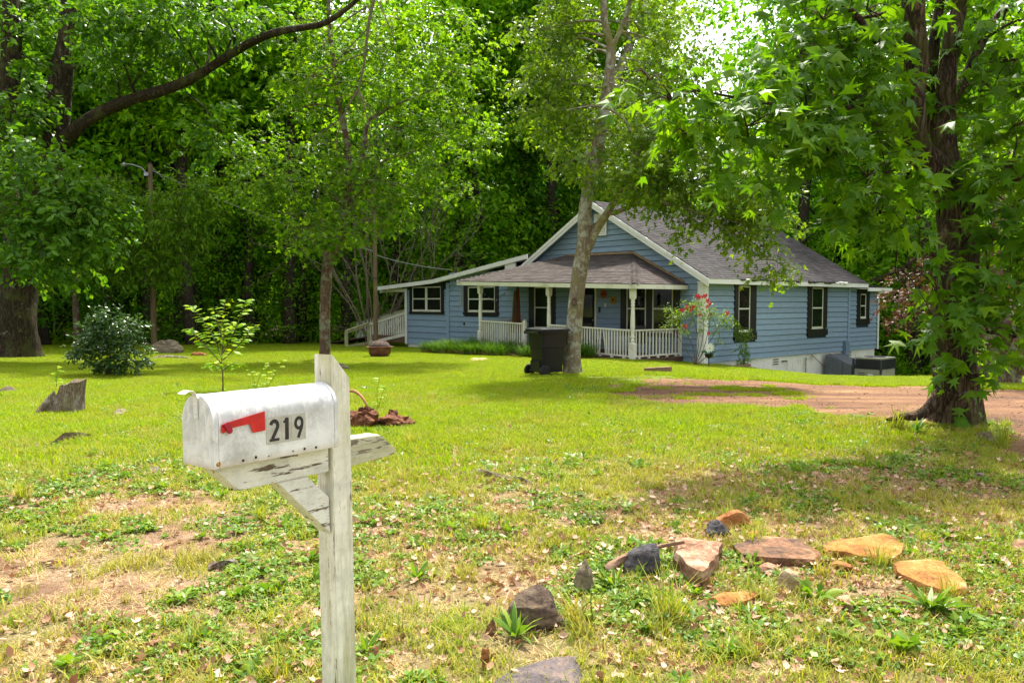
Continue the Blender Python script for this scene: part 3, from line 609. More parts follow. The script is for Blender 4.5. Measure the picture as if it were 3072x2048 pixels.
# downspout, electrical box and pipes on the side wall
eb = pbox(B(), 'S', 9.35, 9.62, .035, .15, -.48, .05).ob('electrical_box', pm('blue_grey_box', (.17, .25, .36), scale=3), house)
pbox(b_ := B(), 'S', 9.66, 9.84, .046, .10, -.3, .02); b_.ob('electrical_box', M['blue'], house)
for (b0, zt, zb) in ((6.4, -.52, -1.25), (5.1, -.55, -1.0)):
    b_ = B().tube([(b0, -.05, zb), (b0 + .02, -.05, zt)], .022, 8).tube([(b0 + .02, -.05, zt), (b0 + .02, -.05, zt + .07)], .034, 8); b_.ob('vent_pipe', M['metal'] if b0 > 6 else M['found'], house)
b_ = B().tube([(5.05, -.05, -.5), (4.75, -.04, -.5)], .025, 8); b_.ob('vent_pipe', M['brownwood'], house)
for pts in ([(9.4, -.1, -.48), (9.1, -.12, -.8), (8.9, -.15, -.98)], [(9.5, -.12, -.48), (9.5, -.2, -.9), (9.45, -.3, -1.2)], [(9.55, -.1, -.5), (9.6, -.16, -.8), (9.55, -.2, -1.3)]):
    hpart('cable', B().tube(pts, .014, 6), M['darkwire'])
hpart('cable', B().tube([(6.9, -.02, -.36), (8.1, -.03, -.95), (8.5, -.03, -1.3)], .01, 5), M['darkwire'])
b_ = B().lathe([(.055, 0), (.055, .02), (.001, .02)], 16); b_.v = [pl('F', 11.9 + x, .03 + z, .67 + y) for x, y, z in b_.v]; b_.ob('dryer_vent', M['black'], house)
pbox(b_ := B(), 'F', 3.98, 4.06, .03, .045, 1.42, 1.55); b_.ob('switch_plate', M['cream'], house); pbox(b_ := B(), 'F', 4.24, 4.32, .03, .055, 1.22, 1.42); b_.ob('mail_slot', M['black'], house)
# landing roof post of the wing (stands over the ramp landing)
hpart('roof_post', B().box(1.25, 1.37, 18.0, 18.12, -.02, 2.16), M['white']); hpart('roof_beam', B().box(-.3, 1.9, 17.86, 18.0, 2.03, 2.22), M['cream'])
b_ = B().box(-.02, .0, 16.3, 18.0, 2.06, 2.20); b_.ob('roof_beam', M['cream'], house)
# ================================================================ ramp
ramp_t = empty('access_ramp', hw(0, 17.5, -.6), house.rotation_euler.z, 'wooden access ramp with white slatted rails leading up to the left end of the house', 'ramp')
RM = ramp_t.matrix_basis.inverted() if False else (Matrix.Translation(hw(0, 17.5, -.6)) @ Matrix.Rotation(house.rotation_euler.z, 4, 'Z')).inverted() @ HM
def rob(bd, name, mat, smooth=False, parent=None):
    bd.v = [tuple(RM @ Vector(p)) for p in bd.v]; return bd.ob(name, mat, parent or ramp_t, smooth)
def rrail(p0, p1, top0, top1, low0, low1, n, mat, wmat, hb=.14, mid=None):
    p0 = Vector((*p0, 0)); p1 = Vector((*p1, 0)); d_ = p1 - p0; L = d_.length; d_.normalize(); s_ = Vector((-d_.y, d_.x, 0))
    FB = [(0, 1, 3, 2), (4, 6, 7, 5), (0, 4, 5, 1), (2, 3, 7, 6), (0, 2, 6, 4), (1, 5, 7, 3)]
    def bar(x0, x1, o0, o1, f0, f1):
        return [p0 + d_ * x + s_ * oo + Vector((0, 0, f(x / L))) for x in (x0, x1) for oo in (o0, o1) for f in (f0, f1)]
    tp = lambda t: top0 + (top1 - top0) * t; lw = lambda t: low0 + (low1 - low0) * t
    r_ = rob(B().add(bar(0, L, -.02, .02, lambda t: tp(t) - hb, tp), FB), 'ramp_rail', mat)
    rob(B().add(bar(0, L, -.07, .07, lambda t: tp(t) + .002, lambda t: tp(t) + .035), FB), 'rail_cap', wmat, parent=r_)
    rob(B().add(bar(0, L, -.02, .02, lw, lambda t: lw(t) + hb), FB), 'bottom_rail', mat, parent=r_)
    for i in range(n):
        x = (i + .5) * L / n; rob(B().add(bar(x - .045, x + .045, -.05, -.022, lambda t: lw(t) + .03, lambda t: tp(t) - .01), FB), 'baluster', mat, parent=r_)
    return r_
rrail((0, 16.28), (0, 19.46), 1.18, .55, .02, -.5, 17, M['cream'], M['greenwood'])
rrail((1.35, 18.15), (1.35, 22.9), 1.22, .47, .1, -.45, 30, M['white'], M['greenwood'])
rrail((1.35, 22.95), (1.35, 25.9), .47, .0, -.45, -.74, 0, M['greenwood'], M['greenwood'])
rrail((0, 19.5), (-1.55, 19.0), .55, .22, -.5, -.62, 0, M['greenwood'], M['greenwood'])
rrail((3.0, 17.9), (1.5, 18.1), 1.2, 1.2, .1, .1, 10, M['cream'], M['cream'])
for (b0, a0, zt) in ((1.35, 22.93, .5), (1.35, 25.85, .02), (-.0, 19.48, .57), (-1.55, 19.0, .2), (1.35, 20.6, .85), (1.35, 18.1, 1.25)):
    rob(B().box(b0 - .06, b0 + .06, a0 - .06, a0 + .06, -1.0, zt), 'ramp_post', M['greenwood'] if a0 > 18.9 and not 20 < a0 < 21 else M['white'])
for i in range(34):
    a0 = 16.3 + i * .28; zz = .06 if a0 < 18.1 else .06 - (a0 - 18.1) * .118
    rob(B().box(.03, 1.3, a0, a0 + .265, zz - .04, zz), 'ramp_plank', M['brownwood'])
rob(B().box(.02, .06, 16.3, 19.2, -.3, .0), 'ramp_joist', M['brownwood'])
# ================================================================ mailbox and its post
AX = Vector((.607, .795, 0)).normalized(); NY = Vector((AX.y, -AX.x, 0)); MB0 = Vector((-.902, 2.4, 0))
# local frame: x back along the box, y = out of the numbered side (towards +), z up, origin under the front numbered corner
def frameM(o): return Matrix(((AX.x, NY.x, 0, o.x), (AX.y, NY.y, 0, o.y), (0, 0, 1, o.z), (0, 0, 0, 1)))
MF = frameM(MB0)
def peel_mat(name, paint, wood, amount, green=0.0, sc=(3, 3, 3), stretch=(1, 6, 6)):
    m, nt, bs, out = base(name); v = coord(nt, 'Object'); vs = coord(nt, 'Object', stretch)
    n = noise(nt, vs, 5.5, 8, .68); pm_ = ramp(nt, n, [(amount, (0, 0, 0)), (amount + .012, (1, 1, 1))])
    pc = ramp(nt, noise(nt, v, 7, 6, .7), [(.3, tuple(x * .62 for x in paint)), (.6, paint)])
    if green: pc = mixc(nt, ramp(nt, noise(nt, coord(nt, 'Object', stretch), 1.6, 6, .7), [(.45, (0, 0, 0)), (.62, (green, green, green))]), pc, (.34, .32, .13))
    gr = ramp(nt, noise(nt, coord(nt, 'Object', tuple(2.2 * s for s in stretch)), 9, 4, .65), [(.30, (.5, .44, .34)), (.38, (.95, .93, .87)), (.5, (1, 1, 1))])
    pc = mixc(nt, 1.0, pc, gr, 'MULTIPLY'); wc = ramp(nt, noise(nt, vs, 18, 5), [(.35, tuple(x * .5 for x in wood)), (.65, wood)])
    nt.links.new(mixc(nt, pm_, wc, pc) if False else mixc(nt, pm_, pc, wc), bs.inputs['Base Color'])
    bs.inputs['Roughness'].default_value = .65; h = math_(nt, 'SUBTRACT', math_(nt, 'MULTIPLY', noise(nt, vs, 20, 4), .4), pm_); bump(nt, bs, h, .6, .002); return m
M['arm'] = peel_mat('peeling_white_paint', (.74, .73, .67), (.18, .12, .085), .595, 0, stretch=(1.3, 7, 11))
M['armback'] = peel_mat('badly_peeling_paint', (.62, .60, .46), (.24, .19, .13), .55, .5, stretch=(1.3, 7, 11))
M['post'] = peel_mat('mildewed_white_paint', (.82, .80, .70), (.26, .17, .10), .625, .7, stretch=(9, 9, .9))
post = empty('mailbox_post', MF @ Vector((.527, -.083, gz1(-.58, 2.85))), math.atan2(AX.y, AX.x), 'tall wooden post with crossarm and diagonal brace, white paint peeling, holding the mailbox', 'post')
PM_ = (Matrix.Translation(post.location) @ Matrix.Rotation(post.rotation_euler.z, 4, 'Z')).inverted() @ MF
def pob(bd, name, mat, **k):
    bd.v = [tuple(PM_ @ Vector(p)) for p in bd.v]; return bd.ob(name, mat, post, **k)
zt = 1.415
b_ = B(); lx = .022                                            # lean of the foot
prof = [(.482 + .0, -.25), (.571 + .0, -.25), (.571, 1.325), (.497, zt - .004), (.482, zt)]
b_.prism(prof, -.038, -.127, 'y'); b_.v = [(x + lx * max(0, (1.35 - z)) / 1.35, y, z) for x, y, z in b_.v]; b_.v = b_.v
pob(b_, 'post_timber', M['post'], bevel=.003)
b_ = B().prism([(.022, 1.092), (.025, 1.085), (.115, 1.0), (.478, 1.0), (.478, 1.092)], -.046, -.122, 'y'); pob(b_, 'crossarm', M['arm'], bevel=.0025)
b_ = B().prism([(.560, 1.0), (.80, 1.012), (.812, 1.03), (.728, 1.098), (.560, 1.102)], -.048, -.120, 'y'); pob(b_, 'crossarm_tail', M['armback'], bevel=.003)
b_ = B().prism([(.262, .998), (.386, .998), (.481, .908), (.486, .775)], -.050, -.118, 'y'); pob(b_, 'brace', M['arm'], bevel=.0025)
# the box itself
mbx = empty('mailbox', MF @ Vector((.24, -.0825, 1.094)), math.atan2(AX.y, AX.x), 'weathered white metal mailbox with red flag and the black number 219 on its side', 'mailbox')
XM = (Matrix.Translation(mbx.location) @ Matrix.Rotation(mbx.rotation_euler.z, 4, 'Z')).inverted() @ MF @ Matrix.Translation((0, 0, 1.094))
def xob(bd, name, mat, parent=mbx, **k):
    bd.v = [tuple(XM @ Vector(p)) for p in bd.v]; return bd.ob(name, mat, parent, **k)
def arch(w_=.0825, h=.138, n=20, r=None, z0=0):
    p = [(-.0825 - w_, z0), (-.0825 - w_, h)] + [(-.0825 - w_ * math.cos(math.pi * i / n), h + w_ * math.sin(math.pi * i / n)) for i in range(1, n)] + [(-.0825 + w_, h), (-.0825 + w_, z0)]
    return p
m, nt, bs, out = base('weathered_white_enamel'); v = coord(nt, 'Object'); vv = coord(nt, 'Object', (1, 1, .35))
dirt = noise(nt, v, 9, 8, .74, .3); strk = noise(nt, vv, 17, 5, .62, 1.6)
c = ramp(nt, dirt, [(.38, (.45, .44, .42)), (.50, (.66, .66, .65)), (.6, (.76, .76, .76))])
zz = nt.nodes.new('ShaderNodeSeparateXYZ'); nt.links.new(v, zz.inputs[0])
top = ramp(nt, math_(nt, 'MULTIPLY', zz.outputs[2], 5), [(.25, (0, 0, 0)), (.68, (1, 1, 1)), (.9, (1, 1, 1)), (.98, (.2, .2, .2))])
sm = ramp(nt, strk, [(.47, (0, 0, 0)), (.50, (1, 1, 1)), (.60, (1, 1, 1)), (.64, (0, 0, 0))])
c = mixc(nt, math_(nt, 'MULTIPLY', math_(nt, 'MULTIPLY', sm, top), .55), c, (.42, .43, .44))
sp2 = ramp(nt, noise(nt, v, 120, 4, .8), [(.66, (0, 0, 0)), (.70, (1, 1, 1))]); c = mixc(nt, math_(nt, 'MULTIPLY', sp2, math_(nt, 'MULTIPLY', dirt, .9)), c, (.22, .18, .13))
c = mixc(nt, ramp(nt, math_(nt, 'MULTIPLY', zz.outputs[2], 5), [(.0, (.55, .55, .55)), (.12, (0, 0, 0))]), c, (.50, .40, .27))
nt.links.new(c, bs.inputs['Base Color']); bs.inputs['Roughness'].default_value = .42; bs.inputs['Specular IOR Level'].default_value = .45; bump(nt, bs, noise(nt, v, 12, 4), .12, .004)
M['enamel'] = m
outer = arch(.0825, .138); inner = arch(.0795, .138, z0=.003); b_ = B(); n = len(outer)
xs_ = (.018, .47); vs = [(x, y, z) for x in xs_ for (y, z) in outer]
b_.add(vs, [(i, i + 1, n + i + 1, n + i) for i in range(n - 1)] + [(n - 1, 0, n, 2 * n - 1)] + [tuple(range(n))[::-1], tuple(range(n, 2 * n))])
xob(b_, 'box_body', M['enamel'], smooth=True)
# rolled rim at both ends, door with raised edge
def rim(x0, x1, w_, mat='enamel', name='rim'):
    o = arch(w_, .138, z0=-.002); k = len(o); b_ = B(); b_.add([(x, y, z) for x in (x0, x1) for (y, z) in o], [(i, i + 1, k + i + 1, k + i) for i in range(k - 1)] + [(k - 1, 0, k, 2 * k - 1)] + [tuple(range(k))[::-1], tuple(range(k, 2 * k))])
    return xob(b_, name, M[mat], smooth=True, bevel=.001)
rim(.466, .4805, .0850, name='back_rim')
door = rim(-.003, .016, .0845, name='door')
k_ = arch(.076, .136, z0=.006); kk = len(k_); b_ = B().add([(x, y, z) for x in (-.0045, -.001) for (y, z) in k_], [(i, i + 1, kk + i + 1, kk + i) for i in range(kk - 1)] + [(kk - 1, 0, kk, 2 * kk - 1)] + [tuple(range(kk))[::-1], tuple(range(kk, 2 * kk))])
xob(b_, 'door_panel', M['enamel'], door, smooth=True)
xob(B().box(-.0062, -.004, -.142, -.022, .032, .062), 'door_emboss', M['enamel'], door, bevel=.001)
# latch: strap on the door that curls over the top
b_ = B(); prf = [(-.006, .150), (-.007, .205), (-.010, .224), (-.022, .235), (-.038, .236), (-.052, .229)]
vs = []; 
for i, (x, z) in enumerate(prf):
    h_ = .011 if i < 3 else .015 + .003 * (i - 3)
    vs += [(x, -.0825 - h_, z), (x, -.0825 + h_, z), (x - .002, -.0825 - h_, z - .0015), (x - .002, -.0825 + h_, z - .0015)]
fs = []
for i in range(len(prf) - 1):
    k = 4 * i; fs += [(k, k + 1, k + 5, k + 4), (k + 2, k + 6, k + 7, k + 3), (k, k + 4, k + 6, k + 2), (k + 1, k + 3, k + 7, k + 5)]
fs += [(0, 2, 3, 1), (4 * len(prf) - 4, 4 * len(prf) - 3, 4 * len(prf) - 1, 4 * len(prf) - 2)]
la = xob(b_.add(vs, fs), 'latch', M['white'], door, smooth=True)
for z in (.165, .19):
    b_ = B().lathe([(.0048, 0), (.0045, .002), (.001, .0035)], 10); b_.v = [(-.008 - zz_, -.0825 + x, z + y) for x, y, zz_ in b_.v]; xob(b_, 'rivet', M['white'], door, smooth=True)
# bolt holes along the lower edge, rusty hinge ring
M['rust'] = pm('rust', (.42, .20, .05), (.18, .07, .025), scale=20, rough=.8, bmp=.2)
for i, (x, z, r_) in enumerate(((.101, .007, .0042), (.147, .010, .0045), (.195, .006, .0022), (.290, .008, .0026), (.337, .009, .0045), (.385, .007, .0045))):
    b_ = B().lathe([(r_, 0), (r_, .0012), (r_ * .8, .002)], 12); b_.v = [(x + a_, .0002 + c_, z + .004 + bb) for a_, bb, c_ in b_.v]; xob(b_, 'bolt_head', M['black'])
def ring(x, z, r0, r1, name, mat, y=.0004):
    n = 20; vs = [(x + r * math.cos(2 * math.pi * i / n), y + (0 if j else .0018), z + r * math.sin(2 * math.pi * i / n)) for j, r in enumerate((r0, r1)) for i in range(n)] ; vs += [(p[0], y - .001, p[2]) for p in vs]
    f = [(i, (i + 1) % n, n + (i + 1) % n, n + i) for i in range(n)]; xob(B().add(vs[:2 * n], f), name, mat)
ring(.0125, .0125, .0028, .0075, 'hinge_ring', M['rust'], .0016); ring(.0125, .0125, .0002, .0028, 'hinge_bolt', flat('brass', (.55, .42, .2), .4, .6), .003)
m, nt, bs, out = base('rust_bloom'); c = ramp(nt, noise(nt, coord(nt, 'Object'), 60, 4), [(.35, (.50, .25, .06)), (.6, (.62, .46, .28))]); nt.links.new(c, bs.inputs['Base Color']); bs.inputs['Roughness'].default_value = .8
xob(B().prism([(.004, .001), (.022, .001), (.025, .012), (.021, .021), (.013, .0235), (.006, .028), (.0045, .02)], .0006, .0011, 'y'), 'rust_stain', m)
# flag
M['red'] = pm('faded_red_plastic', (.56, .012, .012), (.38, .02, .02), (.62, .05, .035), scale=14, rough=.4, bmp=.1)
flag = xob(B().prism([(.022, .112), (.03, .105), (.052, .118), (.122, .124), (.134, .094), (.180, .0965), (.179, .158), (.055, .139), (.024, .132)], .004, .0062, 'y'), 'flag', M['red'], bevel=.0006)
xob(B().prism([(.026, .134), (.046, .140), (.060, .112), (.056, .104), (.046, .102)], .0064, .013, 'y'), 'flag_pivot', M['crimson'] if 'crimson' in M else pm('crimson_plastic', (.40, .01, .035), (.28, .01, .03), scale=8, rough=.35), flag, bevel=.0015)
xob(B().lathe([(.003, 0), (.003, .01)], 8), 'pin', M['red'], flag) if False else None
# number stickers with bold numerals
M['sticker'] = pm('grey_sticker', (.52, .51, .46), (.36, .34, .29), scale=22, rough=.35, bmp=.03)
M['ink'] = pm('black_ink', (.014, .015, .017), (.03, .03, .032), scale=30, rough=.4, bmp=.03)
def strip(pts, w_):
    pts = [Vector((*p, 0)) for p in pts]; L_, R_ = [], []
    for i, p in enumerate(pts):
        d_ = (pts[min(i + 1, len(pts) - 1)] - pts[max(i - 1, 0)]).normalized(); s_ = Vector((-d_.y, d_.x, 0)); ww = w_[i] if hasattr(w_, '__len__') else w_
        L_.append(p + s_ * ww / 2); R_.append(p - s_ * ww / 2)
    return L_, R_
def glyph(ch):
    A = lambda cx, cy_, rx, ry, t0, t1, n=16: [(cx + rx * math.cos(R(t0 + (t1 - t0) * i / n)), cy_ + ry * math.sin(R(t0 + (t1 - t0) * i / n))) for i in range(n + 1)]
    if ch == '1': return [([(.26, .0), (.26, 1.0)], .26), ([(.02, .80), (.28, .93)], .13)]
    if ch == '2': return [(A(.36, .70, .235, .215, 165, -28) + [(.50, .50), (.22, .12)], .22), ([(.04, .075), (.70, .075)], .15)]
    if ch == '9': return [(A(.36, .68, .235, .235, 0, 360, 28), .19), ([(.595, .68), (.56, .48), (.30, .0)], [.19, .2, .2])]
lay = 0
for ch, x0, x1 in (('2', .186, .246), ('1', .246, .284), ('9', .284, .343)):
    st = xob(B().box(x0 + .0004, x1 - .0004, .0006, .0012, .047, .1345), 'number_sticker', M['sticker'])
    b_ = B(); sx = (.0405 if ch != '1' else .03) / .72; sh = .072
    ox = x0 + ((x1 - x0) - .72 * .0555) / 2 + (.006 if ch == '1' else .0); sx = .0575
    for pts, w_ in glyph(ch):
        lay += 1; L_, R_ = strip([(p[0], p[1] * 1.22) for p in pts], w_); n = len(L_); y = .0016 + .00004 * lay
        vs = [(ox + p.x * sx, y, .0545 + p.y * .0595) for p in L_] + [(ox + p.x * sx, y, .0545 + p.y * .0595) for p in R_]
        b_.add(vs, [(i, i + 1, n + i + 1, n + i) for i in range(n - 1)])
    nd = xob(b_, 'numeral', M['ink'], st)
# dead leaf lying on the arm's front is left out: none is seen

# ================================================================ rocks
def rock(bd_name, dims, seed, mat, label, cat, loc, rz=0, tilt=(0, 0), flat_top=False, sub=2, rough_=.035, npt=14, group=None, sink=.12):
    r_ = np.random.default_rng(seed); bm = bmesh.new(); pts = []
    for i in range(npt):
        d_ = r_.normal(size=3); d_ /= np.linalg.norm(d_)
        if flat_top: d_[2] = np.sign(d_[2]) * (.8 + .2 * r_.random()); d_[:2] *= (1.1 if d_[2] > 0 else 1.15) / max(.3, np.linalg.norm(d_[:2])) * r_.uniform(.78, 1)
        else: d_ *= r_.uniform(.85, 1.05); d_[:2] *= 1.12 - .5 * max(0, d_[2])
        pts.append(bm.verts.new((d_[0] * dims[0] / 2, d_[1] * dims[1] / 2, (d_[2] * .5 + .5) * dims[2])))
    res = bmesh.ops.convex_hull(bm, input=pts)
    for v_ in [v_ for v_ in bm.verts if not v_.link_faces]: bm.verts.remove(v_)
    big = max(dims)
    bmesh.ops.triangulate(bm, faces=bm.faces)
    for k in range(sub + 1):
        ed = [e for e in bm.edges if e.calc_length() > big * (.3 if k == 0 else .17 if k == 1 else .09)]
        if ed: bmesh.ops.subdivide_edges(bm, edges=ed, cuts=1, use_grid_fill=False); bmesh.ops.triangulate(bm, faces=bm.faces)
        if k < 2: bmesh.ops.smooth_vert(bm, verts=bm.verts, factor=.28, use_axis_x=True, use_axis_y=True, use_axis_z=True)
    from mathutils import noise as mn
    for v_ in bm.verts:
        p = v_.co / big * 3 + Vector((seed, seed * .7, 0)); n_ = v_.co - Vector((0, 0, dims[2] / 2)); n_.normalize()
        v_.co += n_ * big * (rough_ * mn.fractal(p, 1.0, 2.1, 5) + rough_ * .6 * (mn.turbulence(p * Vector((1, 1, 4)) if False else Vector((p.x, p.y, p.z * 5)), 3, False) - .5))
    me = bpy.data.meshes.new(bd_name); bmesh.ops.recalc_face_normals(bm, faces=bm.faces); bm.to_mesh(me); bm.free()
    me.polygons.foreach_set('use_smooth', [True] * len(me.polygons))
    try: me.set_sharp_from_angle(angle=R(32))
    except Exception: pass
    me.materials.append(mat)
    o = link(bd_name, me); o.location = (loc[0], loc[1], loc[2] - dims[2] * sink); o.rotation_euler = (tilt[0], tilt[1], rz)
    return tag(o, label, cat, group)
def slabstone(outline, h, seed, mat, label, lift=.0, tilt=0.0, under=.05, name='stone', group=None):
    """flat stone: outline of its top face as seen, laid at height h; layered uneven edge"""
    from mathutils import noise as mn
    pts = []
    for (x, y) in outline:
        r = ray(x, y); g = G(x, y); t = (g.z + h - CZ) / r.z; p = Vector((0, 0, CZ)) + r * t; g2 = gz1(p.x, p.y); t = (g2 + h - CZ) / r.z; pts.append(Vector((0, 0, CZ)) + r * t)
    c = sum(pts, Vector()) / len(pts); base_ = Vector((c.x, c.y, gz1(c.x, c.y))); bm = bmesh.new(); q = random.Random(seed); top, mid, bot = [], [], []
    dense = []
    for i, p in enumerate(pts):
        n = pts[(i + 1) % len(pts)]; k = max(1, int((n - p).length / .07))
        for j in range(k): dense.append(p.lerp(n, j / k) + Vector((q.gauss(0, .005), q.gauss(0, .005), 0)))
    for p in dense:
        o = (p - c); o.z = 0; o.normalize(); top.append(bm.verts.new(p - base_)); mid.append(bm.verts.new(p + o * q.uniform(-.004, .02) - Vector((0, 0, h * q.uniform(.35, .55))) - base_)); bot.append(bm.verts.new(p + o * q.uniform(-.03, .015) - Vector((0, 0, h + under)) - base_))
    n = len(dense)
    for a, b in ((top, mid), (mid, bot)):
        for i in range(n): bm.faces.new((a[i], a[(i + 1) % n], b[(i + 1) % n], b[i]))
    cv = bm.verts.new(c + Vector((0, 0, .012)) - base_); inner = [bm.verts.new((v_.co.lerp(cv.co, .45)) + Vector((q.gauss(0, .006), q.gauss(0, .006), .01 + q.gauss(0, .004)))) for v_ in top]
    for i in range(n):
        bm.faces.new((inner[i], inner[(i + 1) % n], top[(i + 1) % n], top[i])); bm.faces.new((cv, inner[(i + 1) % n], inner[i]))
    bm.faces.new(bot[::-1]); bmesh.ops.triangulate(bm, faces=bm.faces); bmesh.ops.recalc_face_normals(bm, faces=bm.faces)
    ed = [e for e in bm.edges if e.calc_length() > .07]; bmesh.ops.subdivide_edges(bm, edges=ed, cuts=1); bmesh.ops.triangulate(bm, faces=bm.faces)
    for v_ in bm.verts:
        w_ = v_.co * 7 + Vector((seed, 0, 0)); v_.co += Vector((mn.noise(w_) * .008, mn.noise(w_ + Vector((9, 0, 0))) * .008, mn.noise(Vector((w_.x, w_.y, w_.z * 3))) * .012))
    me = bpy.data.meshes.new(name); bm.to_mesh(me); bm.free(); me.polygons.foreach_set('use_smooth', [True] * len(me.polygons))
    try: me.set_sharp_from_angle(angle=R(38))
    except Exception: pass
    me.materials.append(mat); o = link(name, me); o.location = base_ + Vector((0, 0, lift)); return tag(o, label, 'rock', group or GS)
def stone(name, a, b, c, d=None, streak=2.2):
    m, nt, bs, out = base(name); v = coord(nt, 'Object'); v2 = coord(nt, 'Object', (1, 1, 3))
    f = math_(nt, 'ADD', math_(nt, 'MULTIPLY', noise(nt, v2, streak * 2.4, 8, .68, .4), .75), math_(nt, 'MULTIPLY', noise(nt, v, 45, 4), .25))
    cc = ramp(nt, f, [(.39, a), (.47, b), (.56, c)] + ([(.65, d)] if d else []))
    nt.links.new(cc, bs.inputs['Base Color']); bs.inputs['Roughness'].default_value = .85; bs.inputs['Specular IOR Level'].default_value = .2
    bump(nt, bs, math_(nt, 'ADD', noise(nt, v2, 18, 8, .75), math_(nt, 'MULTIPLY', noise(nt, v, 80, 3), .3)), .8, .02); return m
M['rk_dark'] = stone('dark_fieldstone', (.045, .032, .028), (.10, .065, .05), (.17, .13, .085), (.30, .17, .07))
M['rk_grey'] = stone('grey_brown_stone', (.06, .045, .035), (.13, .10, .07), (.22, .19, .12))
M['rk_tan'] = stone('tan_streaked_stone', (.10, .05, .03), (.22, .11, .065), (.38, .25, .16), (.5, .4, .3))
M['rk_orange'] = stone('orange_slab_stone', (.15, .062, .02), (.33, .14, .034), (.45, .22, .065), (.5, .35, .19), 2.1)
M['rk_brown'] = stone('brown_slab_stone', (.055, .035, .03), (.14, .08, .05), (.28, .14, .075), (.42, .28, .17))
M['rk_rust'] = stone('rusty_stone', (.10, .035, .016), (.26, .095, .03), (.38, .17, .06))
M['rk_slate'] = stone('grey_violet_slate', (.06, .05, .052), (.11, .09, .092), (.19, .14, .115), (.30, .19, .12), 1.6)
M['rk_pale'] = stone('pale_tan_stone', (.20, .13, .065), (.36, .25, .13), (.5, .4, .26))
M['rk_black'] = stone('blackish_stone', (.02, .02, .025), (.05, .048, .055), (.10, .09, .09))
GS = 'stones of the old flower bed edge in the foreground'
def prock(px0, px1, yt, yb, seed, mat, label, kind='up', dy=None, tilt=(0, 0), rz=0, h=None, npt=16, sink=None, rough_=.05, group=GS, name='stone'):
    cx = (px0 + px1) / 2; base_ = G(cx, yb); Y = base_.y; w_ = (px1 - px0) * Y / F_PX
    if kind == 'up':
        w_ *= 1.22; hh = (yb - yt) * Y / F_PX * 1.15; dd = dy or w_ * .7; sk = .40 if sink is None else max(sink,.3)
        return rock(name, (w_, dd, hh / (1 - sk)), seed, mat, label, 'rock', (base_.x, Y + dd * .42, base_.z), rz, tilt, False, 2, rough_, npt, group, sk)
    top = G(cx, yt + (yb - yt) * .12); dd = top.y - Y; hh = h or w_ * .16; sk = .3 if sink is None else sink
    return rock(name, (w_, dd * .95, hh), seed, mat, label, 'rock', (base_.x + (top.x - base_.x) * .5, Y + dd * .5, (base_.z + top.z) / 2), rz, tilt, True, 2, rough_ * .6, 18, group, sk)
prock(1512, 1700, 1764, 1902, 11, M['rk_dark'], 'large dark rounded fieldstone with an ochre lower edge, nearest the mailbox post', npt=22)
prock(1700, 1798, 1678, 1790, 12, M['rk_grey'], 'upright grey brown stone with a pointed top, just right of the large rounded one', dy=.16)
prock(1868, 2026, 1633, 1738, 13, M['rk_black'], 'black triangular stone behind the gnarled stick', npt=12)
slabstone([(2024, 1614), (2064, 1608), (2120, 1621), (2164, 1628), (2151, 1657), (2131, 1689), (2110, 1715), (2085, 1706), (2057, 1689), (2029, 1654)], .11, 114, M['rk_tan'], 'tan and rust coloured slab leaning on edge beside the black triangular stone')
prock(2114, 2199, 1562, 1619, 15, M['rk_black'], 'small black pointed stone behind the leaning tan slab')
prock(2139, 2245, 1527, 1585, 16, M['rk_rust'], 'rusty stone furthest back in the row, behind the small black one', tilt=(.2, .3))
prock(2232, 2292, 1574, 1617, 17, M['rk_rust'], 'small bright orange stone lying at the left end of the flat brown slab')
slabstone([(2199, 1636), (2265, 1611), (2331, 1606), (2389, 1611), (2414, 1632), (2457, 1648), (2439, 1675), (2364, 1671), (2307, 1675), (2232, 1661)], .052, 18, M['rk_brown'], 'wide flat dark brown slab with orange speckles')
slabstone([(2472, 1638), (2484, 1626), (2538, 1617), (2596, 1607), (2654, 1602), (2679, 1609), (2710, 1638), (2703, 1657), (2679, 1669), (2596, 1665), (2538, 1655), (2484, 1646)], .052, 19, M['rk_orange'], 'smooth orange slab resting on a smaller orange stone')
slabstone([(2674, 1688), (2695, 1679), (2761, 1681), (2794, 1677), (2836, 1682), (2856, 1710), (2885, 1735), (2904, 1760), (2852, 1770), (2802, 1758), (2745, 1739), (2695, 1714)], .052, 20, M['rk_orange'], 'orange slab with pale veins, furthest right of the two big orange ones')
prock(2492, 2585, 1676, 1722, 21, M['rk_rust'], 'small rust orange stone wedged under the front of the smooth orange slab')
prock(2329, 2422, 1703, 1780, 22, M['rk_pale'], 'pale tan rounded stone standing by the broad leaved weed', npt=20)
slabstone([(2119, 1795), (2150, 1783), (2207, 1777), (2249, 1779), (2282, 1784), (2249, 1799), (2191, 1809), (2141, 1810)], .03, 23, M['rk_orange'], 'low flat orange stone sunk in the turf below the brown slab')
slabstone([(2274, 1698), (2294, 1691), (2325, 1696), (2323, 1706), (2298, 1711), (2276, 1708)], .035, 24, M['rk_tan'], 'small flat tan stone at the front edge of the brown slab')
slabstone([(2695, 1800), (2716, 1792), (2761, 1794), (2769, 1801), (2745, 1807), (2707, 1806)], .025, 25, M['rk_rust'], 'thin rusty flake of stone beside the bushy weed')
prock(1447, 1490, 1826, 1908, 26, M['rk_brown'], 'narrow grey and orange shard standing left of the large rounded stone', dy=.07, npt=9)
prock(1447, 1497, 1910, 2016, 27, M['rk_rust'], 'orange brown shard standing on end nearest the bottom of the picture', dy=.07, npt=9, tilt=(0, -.12))
